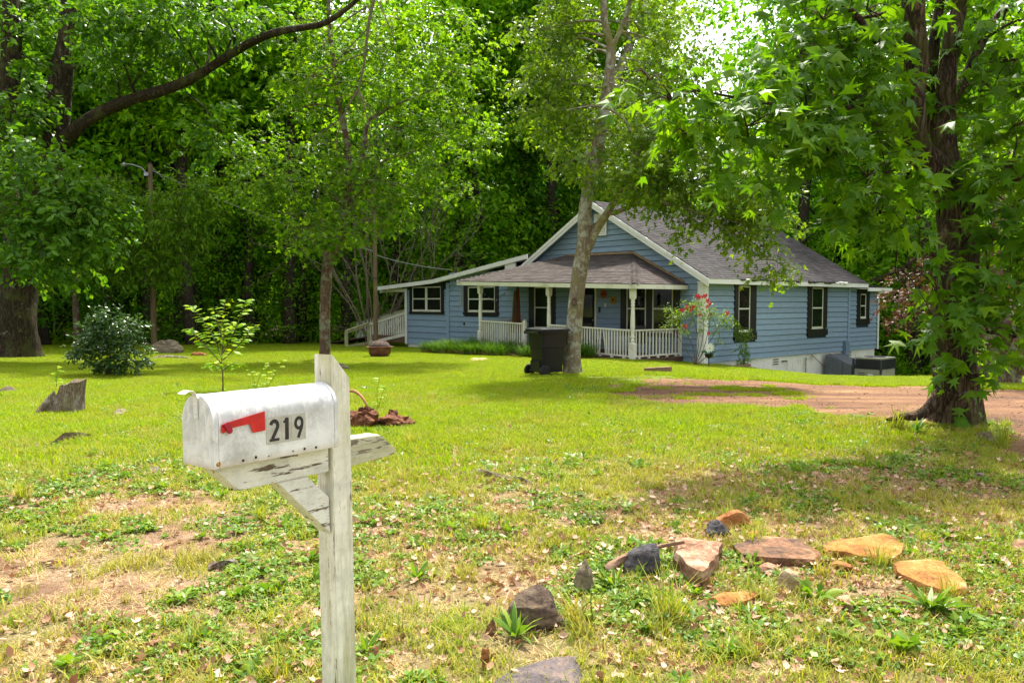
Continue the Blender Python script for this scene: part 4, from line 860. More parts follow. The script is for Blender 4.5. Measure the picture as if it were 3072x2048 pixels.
slabstone([(1489, 2038), (1547, 2003), (1596, 1989), (1673, 1967), (1725, 1968), (1736, 1989), (1737, 2024), (1732, 2073), (1610, 2094), (1487, 2087)], .03, 28, M['rk_slate'], 'flat grey violet slate sunk in the ground at the bottom of the picture')
slabstone([(3032,1640),(3042,1618),(3080,1612),(3130,1625),(3120,1648),(3060,1650)], .03, 29, M['rk_tan'], 'flat tan stone at the right edge of the picture')
slabstone([(2513, 1785), (2538, 1779), (2559, 1801), (2559, 1816), (2530, 1810)], .04, 30, M['rk_pale'], 'small tan chunk under the leaves of the broad leaved weed')
# stones of the lawn
prock(437, 532, 1012, 1062, 41, M['rk_grey'], 'large brown boulder on the lawn behind the dark shrub', dy=1.0, group='boulders on the lawn', npt=18, name='boulder', sink=.1)
prock(190, 268, 992, 1024, 42, M['rk_grey'], 'low grey boulder in the shade behind the small tree trunk', dy=1.2, group='boulders on the lawn', npt=16, name='boulder')
prock(995, 1084, 1079, 1112, 43, M['rk_grey'], 'long low grey boulder just right of the top of the mailbox post', dy=.4, group='boulders on the lawn', name='boulder', npt=14)
prock(560, 612, 1052, 1070, 44, M['rk_rust'], 'small reddish stone on the lawn right of the large boulder', group='boulders on the lawn', dy=.4, name='boulder')
prock(-20, 46, 1157, 1180, 45, M['rk_grey'], 'low weathered stone at the left edge of the lawn', group='boulders on the lawn', name='boulder')
slabstone([(340,1234),(352,1226),(374,1225),(378,1233),(366,1241),(345,1241)], .04, 46, M['rk_grey'], 'small flat grey stone on the turf right of the tree stump')
slabstone([(433,1408),(445,1401),(480,1402),(486,1408),(470,1415),(440,1414)], .015, 47, M['rk_slate'], 'thin grey flake of stone lying left of the mailbox')
slabstone([(1740,1276),(1750,1269),(1772,1270),(1776,1276),(1760,1280)], .02, 48, M['rk_pale'], 'small pale stone in the middle of the lawn')
slabstone([(1407,1078),(1420,1073),(1455,1073),(1464,1077),(1455,1082),(1415,1083)], .05, 49, M['rk_pale'], 'flat yellowish stepping stone in front of the border of long leaves', group='boulders on the lawn')

# ================================================================ wheeled bin
bp = G(1642, 1128); bin_ = empty('wheelie_bin', bp, R(-58), 'black plastic wheeled rubbish bin standing on the lawn left of the leaning oak', 'rubbish bin')
M['plastic'] = pm('black_bin_plastic', (.007, .0073, .0077), (.005, .005, .0055), (.012, .012, .0125), scale=3, rough=.38, bmp=.06, vary=0, spec=.3)
def loft(rings):
    n = len(rings[0]); vs = [p for r in rings for p in r]; return vs, [(i * n + k, i * n + (k + 1) % n, (i + 1) * n + (k + 1) % n, (i + 1) * n + k) for i in range(len(rings) - 1) for k in range(n)] + [tuple(range(n))[::-1], tuple((len(rings) - 1) * n + k for k in range(n))]
def rrect(w_, d_, z, r_=.05, ox=0, oy=0, n=4):
    pts = []
    for (sx, sy, a0) in ((1, 1, 0), (-1, 1, 90), (-1, -1, 180), (1, -1, 270)):
        for i in range(n + 1):
            a = R(a0 + 90 * i / n); pts.append((ox + sx * (w_ / 2 - r_) + r_ * math.cos(a), oy + sy * (d_ / 2 - r_) + r_ * math.sin(a), z))
    return pts
# local: front is -y... wheels on the +... the wheels face the camera's left, lid hinge above them
body = B().add(*loft([rrect(.46, .50, .10), rrect(.48, .53, .30), rrect(.51, .59, .55), rrect(.52, .60, .62), rrect(.54, .625, .63), rrect(.56, .66, .90), rrect(.57, .68, .93)])).ob('bin_body', M['plastic'], bin_, smooth=True)
B().add(*loft([rrect(.60, .72, .92), rrect(.61, .73, .935), rrect(.61, .73, .97), rrect(.60, .72, .975)])).ob('rim', M['plastic'], bin_, smooth=True)
lid = B().add(*loft([rrect(.64, .78, .976, oy=.01), rrect(.65, .80, .99, oy=.01), rrect(.63, .76, 1.02), rrect(.48, .6, 1.045), rrect(.2, .34, 1.05)])).ob('lid', M['plastic'], bin_, smooth=True)
B().box(-.2, .2, .37, .43, .985, 1.01).ob('lid_lip', M['plastic'], lid, bevel=.01)
B().tube([(-.22, -.44, .95), (.22, -.44, .95)], .018, 10).box(-.24, -.20, -.45, -.36, .92, .98).box(.20, .24, -.45, -.36, .92, .98).ob('handle', M['plastic'], bin_)
B().tube([(-.31, -.27, .13), (.31, -.27, .13)], .014, 8).ob('axle', M['metal'], bin_)
B().box(-.2, .2, -.32, -.2, .10, .36).ob('axle_housing', M['plastic'], bin_, bevel=.02)
for sx in (-1, 1):
    t = B().lathe([(.07, -.03), (.115, -.03), (.13, -.015), (.13, .015), (.115, .03), (.07, .03)], 24); t.v = [(sx * .29 + z, -.27 + x, .13 + y) for x, y, z in t.v]; wh = t.ob('wheel', M['plastic'], bin_, smooth=True)
    h = B().lathe([(.022, -.032), (.03, .0), (.022, .032)], 12)
    for k in range(8):
        a = math.pi * 2 * k / 8; h.box(.02, .105, -.011, .011, -.026, .026, Matrix.Rotation(a, 4, 'Z'))
    h.v = [(sx * .29 + z * 1.06, -.27 + x, .13 + y) for x, y, z in h.v]; h.ob('hub', pm('bin_hub_plastic', (.05, .045, .042), scale=4, rough=.5) if sx < 0 else M['plastic'], wh)
for x in (-.12, .12): B().box(x - .008, x + .008, .33, .36, .2, .9).ob('moulded_rib', M['plastic'], bin_)

# ================================================================ fire pit
fp = G(1139, 1071); M['rustbowl'] = pm('rusty_steel', (.13, .045, .022), (.055, .022, .013), (.24, .10, .04), scale=5, rough=.75, metal=.2, bmp=.3)
pit = empty('fire_pit', fp, .3, 'rusty round fire pit with a domed mesh lid on the lawn beside the utility pole', 'fire pit')
s_ = fp.y / 25.0
B().lathe([(.12, .02), (.26, .03), (.34, .10), (.36, .20), (.355, .33), (.365, .335)], 28).ob('bowl', M['rustbowl'], pit, smooth=True)
B().lathe([(.36, .335), (.40, .335), (.44, .34), (.44, .35), (.36, .35)], 28, cap=False).ob('rim', M['rustbowl'], pit)
dome = B().lathe([(.35, .352), (.34, .39), (.28, .46), (.18, .52), (.08, .545), (.01, .55)], 28); dome.ob('mesh_lid', pm('sooty_mesh', (.07, .045, .038), (.035, .025, .022), (.11, .075, .06), scale=26, rough=.9, bmp=.6), pit, smooth=True)
for a in range(0, 180, 45):
    B().tube([(math.cos(R(a)) * r_, math.sin(R(a)) * r_, z + .006) for r_, z in ((-.35, .352), (-.28, .46), (-.18, .52), (0, .553), (.18, .52), (.28, .46), (.35, .352))], .008, 5).ob('lid_rib', M['rustbowl'], pit)
for k in range(3):
    a = R(120 * k + 20); B().tube([(.25 * math.cos(a), .25 * math.sin(a), .04), (.3 * math.cos(a), .3 * math.sin(a), -.02)], .014, 6).ob('foot', M['rustbowl'], pit)
for a in (0, math.pi): B().tube([(.43 * math.cos(a + t), .43 * math.sin(a + t), .345) if i else (.43 * math.cos(a + t), .43 * math.sin(a + t), .345) for i, t in enumerate((-.12, -.12, .12))], .008, 5).tube([(.43 * math.cos(a - .12), .43 * math.sin(a - .12), .345), (.49 * math.cos(a - .1), .49 * math.sin(a - .1), .345), (.49 * math.cos(a + .1), .49 * math.sin(a + .1), .345), (.43 * math.cos(a + .12), .43 * math.sin(a + .12), .345)], .008, 5).ob('handle', M['rustbowl'], pit)

# ================================================================ poles and wires
def pole(px, ybase, Y, ytop, r0, r1, label):
    g = P(px, ybase, Y); z0 = gz1(g.x, Y); topz = P(px, ytop, Y).z; t = empty('utility_pole', (g.x, Y, z0), 0, label, 'pole')
    H_ = topz - z0; B().tube([(0, 0, -.2), (.01, 0, H_ * .5), (0, 0, H_)], [r0, (r0 + r1) / 2, r1], 12).ob('pole_shaft', M['polewood'], t, smooth=True); return t, H_
p1_, H1 = pole(1127, 1038, 36.0, 560, .105, .08, 'slender wooden utility pole standing beside the access ramp')
B().tube([(-.16, -.14, H1 * .62), (-.16, -.14, H1 * .66)], .0, 4) if False else None
B().lathe([(.11, 0), (.11, .05)], 12, (0, 0, 3.1)).ob('strap', M['black'], p1_)
p2_, H2 = pole(462, 1018, 37.0, 493, .135, .105, 'wooden utility pole with a curved lamp arm at the edge of the wood')
B().lathe([(.115, 0), (.11, .05), (.02, .08)], 12, (0, 0, H2)).ob('cap', M['black'], p2_)
B().tube([(-.15, 0, H2 - .45), (-.4, 0, H2 - .15), (-.8, 0, H2 - .02), (-1.15, 0, H2 + .02)], .03, 8).ob('lamp_arm', M['metal'], p2_, smooth=True)
lh = B().lathe([(.02, 0), (.09, .02), (.11, .10), (.06, .16), (.05, .2)], 14); lh.v = [(-1.2 + x, y, H2 - .12 + z) for x, y, z in lh.v]; lh.ob('lamp_head', M['metal'], p2_, smooth=True)
B().box(-.2, .0, -.22, -.14, H2 - .55, H2 - .4).tube([(.16, 0, H2 - .2), (.5, .1, H2 - .6), (.75, .2, H2 - .5)], .015, 5).ob('bracket', M['metal'], p2_)
def wire(a, b, sag, r_, label, mat='wire'):
    a, b = Vector(a), Vector(b); n = 18; pts = [a.lerp(b, i / n) - Vector((0, 0, sag * 4 * (i / n) * (1 - i / n))) for i in range(n + 1)]
    o = B().tube(pts, r_, 5).ob('overhead_wire', M[mat]); return tag(o, label, 'wire', 'overhead wires')
wire(Vector(p2_.location) + Vector((0, 0, H2 - .25)), Vector(p1_.location) + Vector((0, 0, H1 * .60)), .25, .018, 'overhead service wire from the lamp pole to the slender pole')
wire(Vector(p1_.location) + Vector((0, 0, H1 * .58)), hw(-.4, 12.4, 2.95), .1, .018, 'overhead service wire from the slender pole to the wing roof')

# ================================================================ air conditioning unit
ac = empty('air_conditioner', hw(8.35, -1.72, gz1(*hw(8.35, -1.72, 0)[:2])), house.rotation_euler.z, 'large packaged air conditioning unit with black louvres, standing behind the house corner', 'air conditioner')
az0 = ac.location.z; ACH = -.42 - az0; L2 = ACH + .0
M['acmetal'] = pm('beige_grey_metal', (.36, .36, .30), (.27, .26, .21), scale=4, rough=.5, bmp=.05); M['acdark'] = pm('dark_grey_metal', (.05, .055, .065), (.03, .032, .04), scale=4, rough=.5)
ax0, ax1, ay0, ay1 = -.62, .62, -.50, .50
B().box(ax0 + .02, ax1 - .02, ay0 + .02, ay1 - .02, 0, L2 - .42).ob('cabinet', M['acmetal'], ac, bevel=.01)
B().box(ax0 + .05, ax1 - .05, ay0 + .05, ay1 - .05, L2 - .42, L2 - .06).ob('louvre_core', M['acdark'], ac)
tp_ = B().box(ax0, ax1, ay0, ay1, L2 - .06, L2).ob('top_panel', M['acmetal'], ac, bevel=.012)
B().lathe([(.36, 0), (.36, .02), (.05, .035)], 24, (0, 0, L2)).ob('fan_guard', M['acdark'], tp_)
for i in range(11):
    z = L2 - .41 + i * .0305
    B().box(ax0 + .005, ax1 - .005, ay0 + .005, ay0 + .045, z, z + .013).box(ax0 + .005, ax0 + .045, ay0 + .046, ay1 - .005, z, z + .013).ob('louvre', M['acdark'], ac)
for (x, y) in ((ax0, ay0), (ax1, ay0), (ax0, ay1)): B().box(x - .03 * (1 if x > 0 else -.0) - (0 if x > 0 else .006), x + (.006 if x > 0 else .05), y - .006, y + .05, 0, L2 - .06).ob('corner_post', M['acdark'], ac)
B().box(ax0 - .004, ax0 + .01, -.2, -.02, .40, .46).ob('label_plate', M['white'], ac)
for z_ in (.25, .32, .39, .46): B().box(ax0 + .013, ax0 + .018, .1, .35, z_, z_ + .03).ob('access_slot', M['acdark'], ac)
# grey duct hood beside it, against the wall
dh = empty('duct_hood', hw(8.35, -.62, az0), house.rotation_euler.z, 'low dark grey duct hood between the air conditioner and the white foundation', 'duct')
hh_ = ACH - .08
B().add([(x, y, z) for x in (-.62, .62) for (y, z) in ((-.52, 0), (.5, 0), (.5, hh_ + .12), (-.52, hh_ - .22))], [(0, 1, 2, 3), (7, 6, 5, 4), (0, 4, 5, 1), (1, 5, 6, 2), (2, 6, 7, 3), (3, 7, 4, 0)]).ob('hood_shell', pm('grey_duct_metal', (.14, .155, .18), (.09, .10, .12), scale=3, rough=.5), dh, bevel=.01)
B().tube([(-.63, -.2, 0), (-.63, -.2, hh_ - .12), (-.3, .5, hh_ + .13)], .012, 5).ob('drain_line', M['darkwire'], dh)

# ================================================================ things on and round the porch
def disc(b, a, z, col, c2, label):
    t = empty('wall_wreath', hw(b, a, z), house.rotation_euler.z, label, 'wall decoration')
    n = 22; bd = B()
    for k in range(n):
        for (r0, r1, of, w0) in ((.04, .165, .03, .030), (.02, .11, .045, .02)):
            an = 2 * math.pi * k / n + (.14 if r0 < .03 else 0); 
            c_, s2 = math.cos(an), math.sin(an)
            q = [(r0, -w0 * .3), (r1 * .8, -w0 * .8), (r1, 0), (r1 * .8, w0 * .8), (r0, w0 * .3)]
            bd.add([(-of - .012 * (i == 2), x * c_ - y * s2, x * s2 + y * c_) for i, (x, y) in enumerate(q)], [(0, 1, 2, 3, 4)])
    bd.ob('petals', pm(label.split()[0] + '_straw', col, c2, scale=14, rough=.8), t)
    h = B().lathe([(.045, 0), (.03, .02), (.005, .028)], 12); h.v = [(-.05 - z_, x, y) for x, y, z_ in h.v]; h.ob('centre', pm('seed_brown', (.06, .03, .02), scale=20, rough=.9), t)
disc(-.012, 4.1, 1.87, (.55, .10, .03), (.30, .04, .02), 'red straw sunflower hung on the porch wall beside the door'); disc(-.012, 3.65, 1.66, (.50, .32, .06), (.25, .14, .03), 'yellow straw sunflower hung below and right of the red one')
def chair(b, a, rz, label):
    t = empty('patio_chair', hw(b, a, -.13), house.rotation_euler.z + rz, label, 'chair', 'patio chairs on the porch')
    sm_ = M.setdefault('sling', pm('dark_sling_fabric', (.055, .045, .04), (.035, .03, .028), scale=20, rough=.8)); fm = M.setdefault('chairframe', flat('bronze_tube', (.06, .05, .04), .4, .5))
    B().box(-.25, .25, -.25, .25, .41, .425).ob('seat', sm_, t); B().add([(-.25, .26, .42), (.25, .26, .42), (.25, .4, .98), (-.25, .4, .98), (-.25, .275, .42), (.25, .275, .42), (.25, .415, .98), (-.25, .415, .98)], [(0, 1, 2, 3), (7, 6, 5, 4), (0, 4, 5, 1), (1, 5, 6, 2), (2, 6, 7, 3), (3, 7, 4, 0)]).ob('backrest', sm_, t)
    for sx in (-.27, .27):
        B().tube([(sx, -.25, 0), (sx, -.24, .62), (sx, .3, .64)], .013, 6).ob('front_leg', fm, t); B().tube([(sx, .32, 0), (sx, .26, .42), (sx, .41, 1.0)], .013, 6).ob('back_leg', fm, t)
chair(-1.0, 1.55, R(100), 'dark patio chair on the porch behind the right hand railing'); chair(-.7, 3.9, R(80), 'dark patio chair on the porch below the straw sunflowers')
ln = empty('porch_lantern', hw(-.55, 2.1, 1.45), 0, 'dark metal lantern hanging under the porch roof in front of the double window', 'lantern')
B().box(-.07, .07, -.07, .07, .3, .33).add([(-.07, -.07, .33), (.07, -.07, .33), (.07, .07, .33), (-.07, .07, .33), (0, 0, .45)], [(0, 1, 4), (1, 2, 4), (2, 3, 4), (3, 0, 4)]).tube([(0, 0, .44), (0, 0, .62)], .006, 5).ob('hood', M['black'], ln); B().lathe([(.055, .05), (.055, .3)], 12).ob('lantern_glass', M['glass'], ln); B().lathe([(.025, .05), (.025, .16)], 10).ob('candle', M['cream'], ln); B().box(-.07, .07, -.07, .07, .02, .05).ob('base', M['black'], ln)
um = empty('patio_umbrella', hw(-1.0, 7.65, .4), 0, 'closed brown and orange patio umbrella hanging behind the left railing of the porch', 'umbrella')
fold = [(.02, 1.62), (.05, 1.45), (.08, 1.1), (.10, .7), (.13, .3), (.12, .05)]
def folded(off, cmat, rs=1.0, name='canopy'):
    vs = []; n = 16
    for r_, z in fold:
        for k in range(n): rr_ = r_ * rs * (1.15 if k % 2 else .8); vs.append((off[0] + rr_ * math.cos(2 * math.pi * k / n), off[1] + rr_ * math.sin(2 * math.pi * k / n), z * off[2]))
    B().add(vs, [(i * n + k, i * n + (k + 1) % n, (i + 1) * n + (k + 1) % n, (i + 1) * n + k) for i in range(len(fold) - 1) for k in range(n)]).ob(name, cmat, um, smooth=True)
folded((0, 0, 1.0), pm('olive_canvas', (.16, .11, .03), (.09, .06, .02), scale=5, sc=(1, 1, .3), rough=.9)); folded((.12, .02, 1.12), pm('rust_canvas', (.22, .045, .02), (.12, .025, .012), scale=5, sc=(1, 1, .3), rough=.9), .8)
B().tube([(0.05, 0, -.5), (.05, 0, 1.75)], .018, 8).ob('umbrella_pole', M['darkwire'], um)
wc = empty('wind_chime', hw(-2.5, 9.0, 1.25), 0, 'wind chime of pale tubes hanging from the left corner of the porch roof', 'wind chime')
for k, (x, y, l) in enumerate(((0, .05, .62), (.06, .0, .75), (0, -.05, .55), (-.06, 0, .68), (.04, .04, .7))): B().tube([(x, y, .85), (x, y, .85 - l)], .012, 6).tube([(x, y, .85), (x, y, .95)], .002, 3).ob('chime_tube', M['metal'], wc)
B().lathe([(.09, 0), (.09, .02)], 14, (0, 0, .95)).tube([(0, 0, .97), (0, 0, 1.1)], .004, 4).ob('top_disc', M['black'], wc)
sg = empty('string_lights', hw(-1.9, 7.6, 2.0), house.rotation_euler.z, 'short string of small clear bulbs swagged under the porch roof', 'string lights')
pts = [(0, .95 - i * .11, -.42 * (1 - ((i - 7) / 7) ** 2) + .12) for i in range(15)]; B().tube(pts, .006, 4).ob('cord', M['darkwire'], sg)
for i in range(2, 14, 2): B().lathe([(.008, 0), (.02, -.03), (.022, -.05), (.008, -.075)][::-1], 8, pts[i]).ob('bulb', M['metal'], sg); B().tube([pts[i], (pts[i][0], pts[i][1], pts[i][2] - .012)], .012, 5).ob('socket', M['black'], sg)
# bits along the foot of the side wall
M['oldwood'] = pm('old_grey_brown_wood', (.28, .17, .10), (.14, .08, .05), scale=4, sc=(1, 5, 1), rough=.85, bmp=.4)
def block(name, px, py, w_, d_, h, rz, mat, label, cat, tilt=0, lift=0):
    g = G(px, py); o = B().box(-w_ / 2, w_ / 2, -d_ / 2, d_ / 2, -.02, h).ob(name, mat, None, bevel=min(h, .02) * .4); o.location = g + Vector((0, 0, lift)); o.rotation_euler = (0, tilt, rz); return tag(o, label, cat)
block('timber', 1974, 1117, .62, .13, .12, .1, M['oldwood'], 'short brown timber lying on the lawn in front of the porch corner', 'timber', -.05)
block('concrete_block', 2277, 1100, .42, .2, .24, .95, pm('old_concrete', (.22, .17, .12), (.13, .10, .07), scale=4, rough=.9, bmp=.4), 'grey brown concrete block leaning at the foot of the white foundation', 'concrete block', .12)
block('brick', 2245, 1103, .24, .11, .07, .3, pm('red_brick', (.34, .11, .05), (.22, .07, .035), scale=9, rough=.9), 'single red brick lying beside the concrete block', 'brick')
block('garden_edging', 2200, 1101, 1.7, .09, .06, .66, M['oldwood'], 'long rotten edging board along the foot of the side wall', 'board')
block('garden_edging', 2290, 1110, .8, .09, .06, .4, M['rk_rust'], 'short broken rust brown edging board at the top of the bank', 'board', .1)
g = G(2126, 1104); fl = empty('flower_ornament', g, .3, 'dark garden pot on a stake with a big white daisy and green metal leaves', 'garden ornament')
B().lathe([(.03, .28), (.10, .32), (.13, .42), (.12, .42), (.02, .36)], 14).ob('pot', M['black'], fl, smooth=True); B().tube([(0, 0, -.05), (0, 0, .3)], .012, 6).ob('stake', M['black'], fl)
for k in range(12):
    a = 2 * math.pi * k / 12; c_, s2 = math.cos(a), math.sin(a); B().add([(x * c_, -.05 - .02 * (i == 2) - .1 * 0, .60 + x * s2 * 1.0 + y * c_) if False else (x * c_ - y * s2, -.05, .58 + x * s2 + y * c_) for i, (x, y) in enumerate(((.03, -.01), (.12, -.022), (.16, 0), (.12, .022), (.03, .01)))], [(0, 1, 2, 3, 4)]).ob('petal', M['white'], fl)
h = B().lathe([(.03, 0), (.02, .015), (.002, .02)], 10); h.v = [(x, -.055 - z, .58 + y) for x, y, z in h.v]; h.ob('daisy_centre', flat('yellow_paint', (.6, .42, .04), .5), fl)
lv = pm('painted_green_tin', (.03, .16, .06), scale=6, rough=.4)
for k in range(7):
    a = 2 * math.pi * k / 7; B().add([(math.cos(a) * x, math.sin(a) * x, .42 + z) for x, z in ((.03, 0), (.13, .08), (.24, .05), (.14, .02))], [(0, 1, 2, 3)]).ob('tin_leaf', lv, fl)
# ================================================================ vegetation tools
def T_(v, f): return np.array(v, float), [tuple(x) for x in f]
def fan(outline, zc=.0, c=(.45, 0)):
    n = len(outline); return T_([(c[0], c[1], zc)] + [(x, y, -.12 * (x - .4) ** 2 - .18 * abs(y)) for x, y in outline], [(0, i + 1, (i + 1) % n + 1) for i in range(n)])
L_RH = T_([(0, 0, 0), (.45, .27, -.06), (1, 0, -.12), (.45, -.27, -.06)], [(0, 1, 2), (0, 2, 3)])
L_LOB = T_([(0, 0, 0), (.25, .30, -.05), (.42, .10, 0), (.62, .42, -.08), (.72, .12, 0), (1, 0, -.12), (.72, -.12, 0), (.62, -.42, -.08), (.42, -.10, 0), (.25, -.30, -.05)],
           [(0, 1, 2, 8), (8, 9, 0), (2, 3, 4, 6), (2, 6, 7, 8), (4, 5, 6)])
L_LOB = (L_LOB[0], [(0, 1, 2), (0, 2, 8), (0, 8, 9), (2, 3, 4), (2, 4, 6), (2, 6, 8), (6, 7, 8), (4, 5, 6)])
def star():
    tips = [(100, .52), (48, .62), (0, .66), (-48, .62), (-100, .52)]; o = []
    o.append((0, .03))
    for i, (a, r_) in enumerate(tips):
        cx = .32; o.append((cx + r_ * math.cos(R(a)) * 1.0, r_ * math.sin(R(a))))
        if i < 4: am = (a + tips[i + 1][0]) / 2; o.append((cx + .21 * math.cos(R(am)), .21 * math.sin(R(am))))
    o.append((0, -.03)); return fan(o, .03, (.32, 0))
L_STAR = star()
L_OV = fan([(0, 0), (.2, .16), (.5, .24), (.8, .13), (1, 0), (.8, -.13), (.5, -.24), (.2, -.16)], .03)
L_LAN = T_([(0, 0, 0), (.3, .13, -.02), (.7, .11, -.05), (1, 0, -.16), (.7, -.11, -.05), (.3, -.13, -.02)], [(0, 1, 5), (1, 2, 4), (1, 4, 5), (2, 3, 4)])
def nrm(a): return a / np.maximum(np.linalg.norm(a, axis=-1, keepdims=True), 1e-9)
def leaf_arrays(pos, d, n, s, tmpl):
    X = nrm(d); Y = nrm(np.cross(n, X)); Z = np.cross(X, Y); tv, tf = tmpl
    q_ = np.random.default_rng(len(pos)); k1 = q_.normal(-.12, .28, len(pos)); k2 = q_.normal(-.05, .35, len(pos)); k3 = q_.normal(0, .22, len(pos))   # curl, fold and twist of each leaf
    tz = tv[None, :, 2] + k1[:, None] * tv[None, :, 0] ** 2 + k2[:, None] * np.abs(tv[None, :, 1]) + k3[:, None] * tv[None, :, 0] * tv[None, :, 1] * 2
    V = pos[:, None, :] + s[:, None, None] * (tv[None, :, 0:1] * X[:, None] + tv[None, :, 1:2] * Y[:, None] + tz[:, :, None] * Z[:, None])
    k = len(tv); base_ = (np.arange(len(pos)) * k)[:, None, None]; F3 = np.array(tf)[None] + base_
    return V.reshape(-1, 3), F3.reshape(-1, 3)
def sprays(blobs, rng, n_leaf=9, L=.45, size=.09, flat_=.5, droop=.25, szv=.35, shell=.45, jit=.06):
    """blobs: rows x,y,z,rx,ry,rz,n_sprays -> leaf positions, directions, normals, sizes and the twig segments"""
    P_, D_, N_, S_, TW = [], [], [], [], []
    for (x, y, z, rx, ry, rz, n) in blobs:
        n = int(n); u_ = nrm(rng.normal(size=(n, 3))); r_ = rng.random(n) ** shell
        c = np.array([x, y, z]) + u_ * r_[:, None] * np.array([rx, ry, rz])
        d = nrm(u_ * np.array([1, 1, 1 - flat_]) + rng.normal(size=(n, 3)) * .45 + np.array([0, 0, -droop]))
        t = (np.arange(n_leaf) + .5) / n_leaf
        pos = c[:, None, :] + d[:, None, :] * (t[None, :, None] * L) ; pos[..., 2] -= (t[None, :] ** 2) * L * droop * .5
        side = nrm(np.cross(d, np.array([0, 0, 1.0])))[:, None, :] * np.where(np.arange(n_leaf) % 2, 1, -1)[None, :, None]
        ld = d[:, None, :] * .6 + side * .8 + rng.normal(size=pos.shape) * .35 + np.array([0, 0, -droop])
        nn = np.array([0, 0, 1.0]) + rng.normal(size=pos.shape) * (.55 - .25 * flat_) + d[:, None, :] * .2
        pos = pos + rng.normal(size=pos.shape) * jit
        P_.append(pos.reshape(-1, 3)); D_.append(ld.reshape(-1, 3)); N_.append(nn.reshape(-1, 3)); S_.append(size * (1 + szv * (rng.random(n * n_leaf) * 2 - 1)))
        TW.append(np.stack([c, c + d * L], 1))
    return np.concatenate(P_), np.concatenate(D_), np.concatenate(N_), np.concatenate(S_), np.concatenate(TW)
def twig_arrays(TW, r=.006):
    a, b = TW[:, 0], TW[:, 1]; d = nrm(b - a); s1 = nrm(np.cross(d, np.array([.3, .2, 1.0]))); s2 = np.cross(d, s1); V = []
    for q, rr_ in ((a, r), (b, r * .4)):
        for k in range(3): an = 2 * math.pi * k / 3; V.append(q + (s1 * math.cos(an) + s2 * math.sin(an)) * rr_)
    V = np.stack(V, 1); n = len(a); F4 = np.array([(0, 1, 4, 3), (1, 2, 5, 4), (2, 0, 3, 5)])[None] + (np.arange(n) * 6)[:, None, None]
    return V.reshape(-1, 3), F4.reshape(-1, 4)
def spline(pts, sub=5):
    pts = [Vector(p) for p in pts]; out = []
    for i in range(len(pts) - 1):
        p0 = pts[max(i - 1, 0)]; p1 = pts[i]; p2 = pts[i + 1]; p3 = pts[min(i + 2, len(pts) - 1)]
        for k in range(sub):
            t = k / sub; out.append(.5 * ((2 * p1) + (p2 - p0) * t + (2 * p0 - 5 * p1 + 4 * p2 - p3) * t * t + (3 * p1 - p0 - 3 * p2 + p3) * t ** 3))
    return out + [pts[-1]]
def lerpr(rs, n): return list(np.interp(np.linspace(0, 1, n), np.linspace(0, 1, len(rs)), rs))
def limb(pts, rs, seg=12, sub=5, rough_=.06, ridges=0, seed=1):
    """tapered limb with an uneven surface; returns a B"""
    sp = spline(pts, sub); rl = lerpr(rs, len(sp)); b = B().tube(sp, rl, seg)
    r_ = random.Random(seed); nr = len(sp); ph = [r_.random() * 6.28 for _ in range(8)]; out = []
    for i in range(nr):
        for k in range(seg):
            v_ = Vector(b.v[i * seg + k]); a = 2 * math.pi * k / seg
            f = 1 + rough_ * (math.sin(3 * a + ph[0] + i * .5) + .6 * math.sin(5 * a + ph[1] - i * .33) + .5 * math.sin(i * .9 + ph[2] + 2 * a)) * .7
            if ridges: f += ridges * (r_.random() - .5)
            out.append(tuple(sp[i] + (v_ - sp[i]) * f))
    b.v = out; b.path = sp; b.rad = rl; return b
def grow(b, start, d, L, r, depth, r_, tips=None, spread=.7, grav=0.0, kids=(2, 4), seg=5, wig=.18):
    n = max(3, int(L / .25) if L < 3 else 8); p = Vector(start); d = Vector(d).normalized(); pts = [p.copy()]
    for i in range(n):
        d = (d + Vector((r_.gauss(0, wig), r_.gauss(0, wig), r_.gauss(0, wig) - grav))).normalized(); p = p + d * (L / n); pts.append(p.copy())
    b.tube(pts, lerpr([r, r * .45], len(pts)), seg, cap=False)
    if tips is not None: tips.append(pts[-1])
    if depth > 0:
        for k in range(r_.randint(*kids)):
            i = r_.randint(max(1, n // 3), n); q = pts[i]; dd = (pts[i] - pts[i - 1]).normalized() + Vector((r_.gauss(0, spread), r_.gauss(0, spread), r_.gauss(0, spread)))
            grow(b, q, dd, L * r_.uniform(.45, .7), r * .5, depth - 1, r_, tips, spread, grav, kids, max(3, seg - 1), wig)
    return b
def nearest(paths, c):
    best = None
    for sp, rl in paths:
        for i, p in enumerate(sp):
            dd = (p - c).length + max(0, p.z - c.z) * .3
            if best is None or dd < best[0]: best = (dd, p, rl[i])
    return best
def flarebase(tr, seg, k=.7, h=.55, lobes=5, ph=.4, n=6):
    """widen the foot of a trunk into root flare"""
    p0 = tr.path[0]
    for i, sp in enumerate(tr.path):
        hh = (sp - p0).length
        if hh > h * 2.2: break
        g_ = k * math.exp(-hh / h * 1.6)
        for q in range(seg):
            v_ = Vector(tr.v[i * seg + q]); a = 2 * math.pi * q / seg; f = 1 + g_ * (.55 + .45 * math.cos(lobes * a + ph)); o = v_ - sp; tr.v[i * seg + q] = (sp.x + o.x * f, sp.y + o.y * f, v_.z)
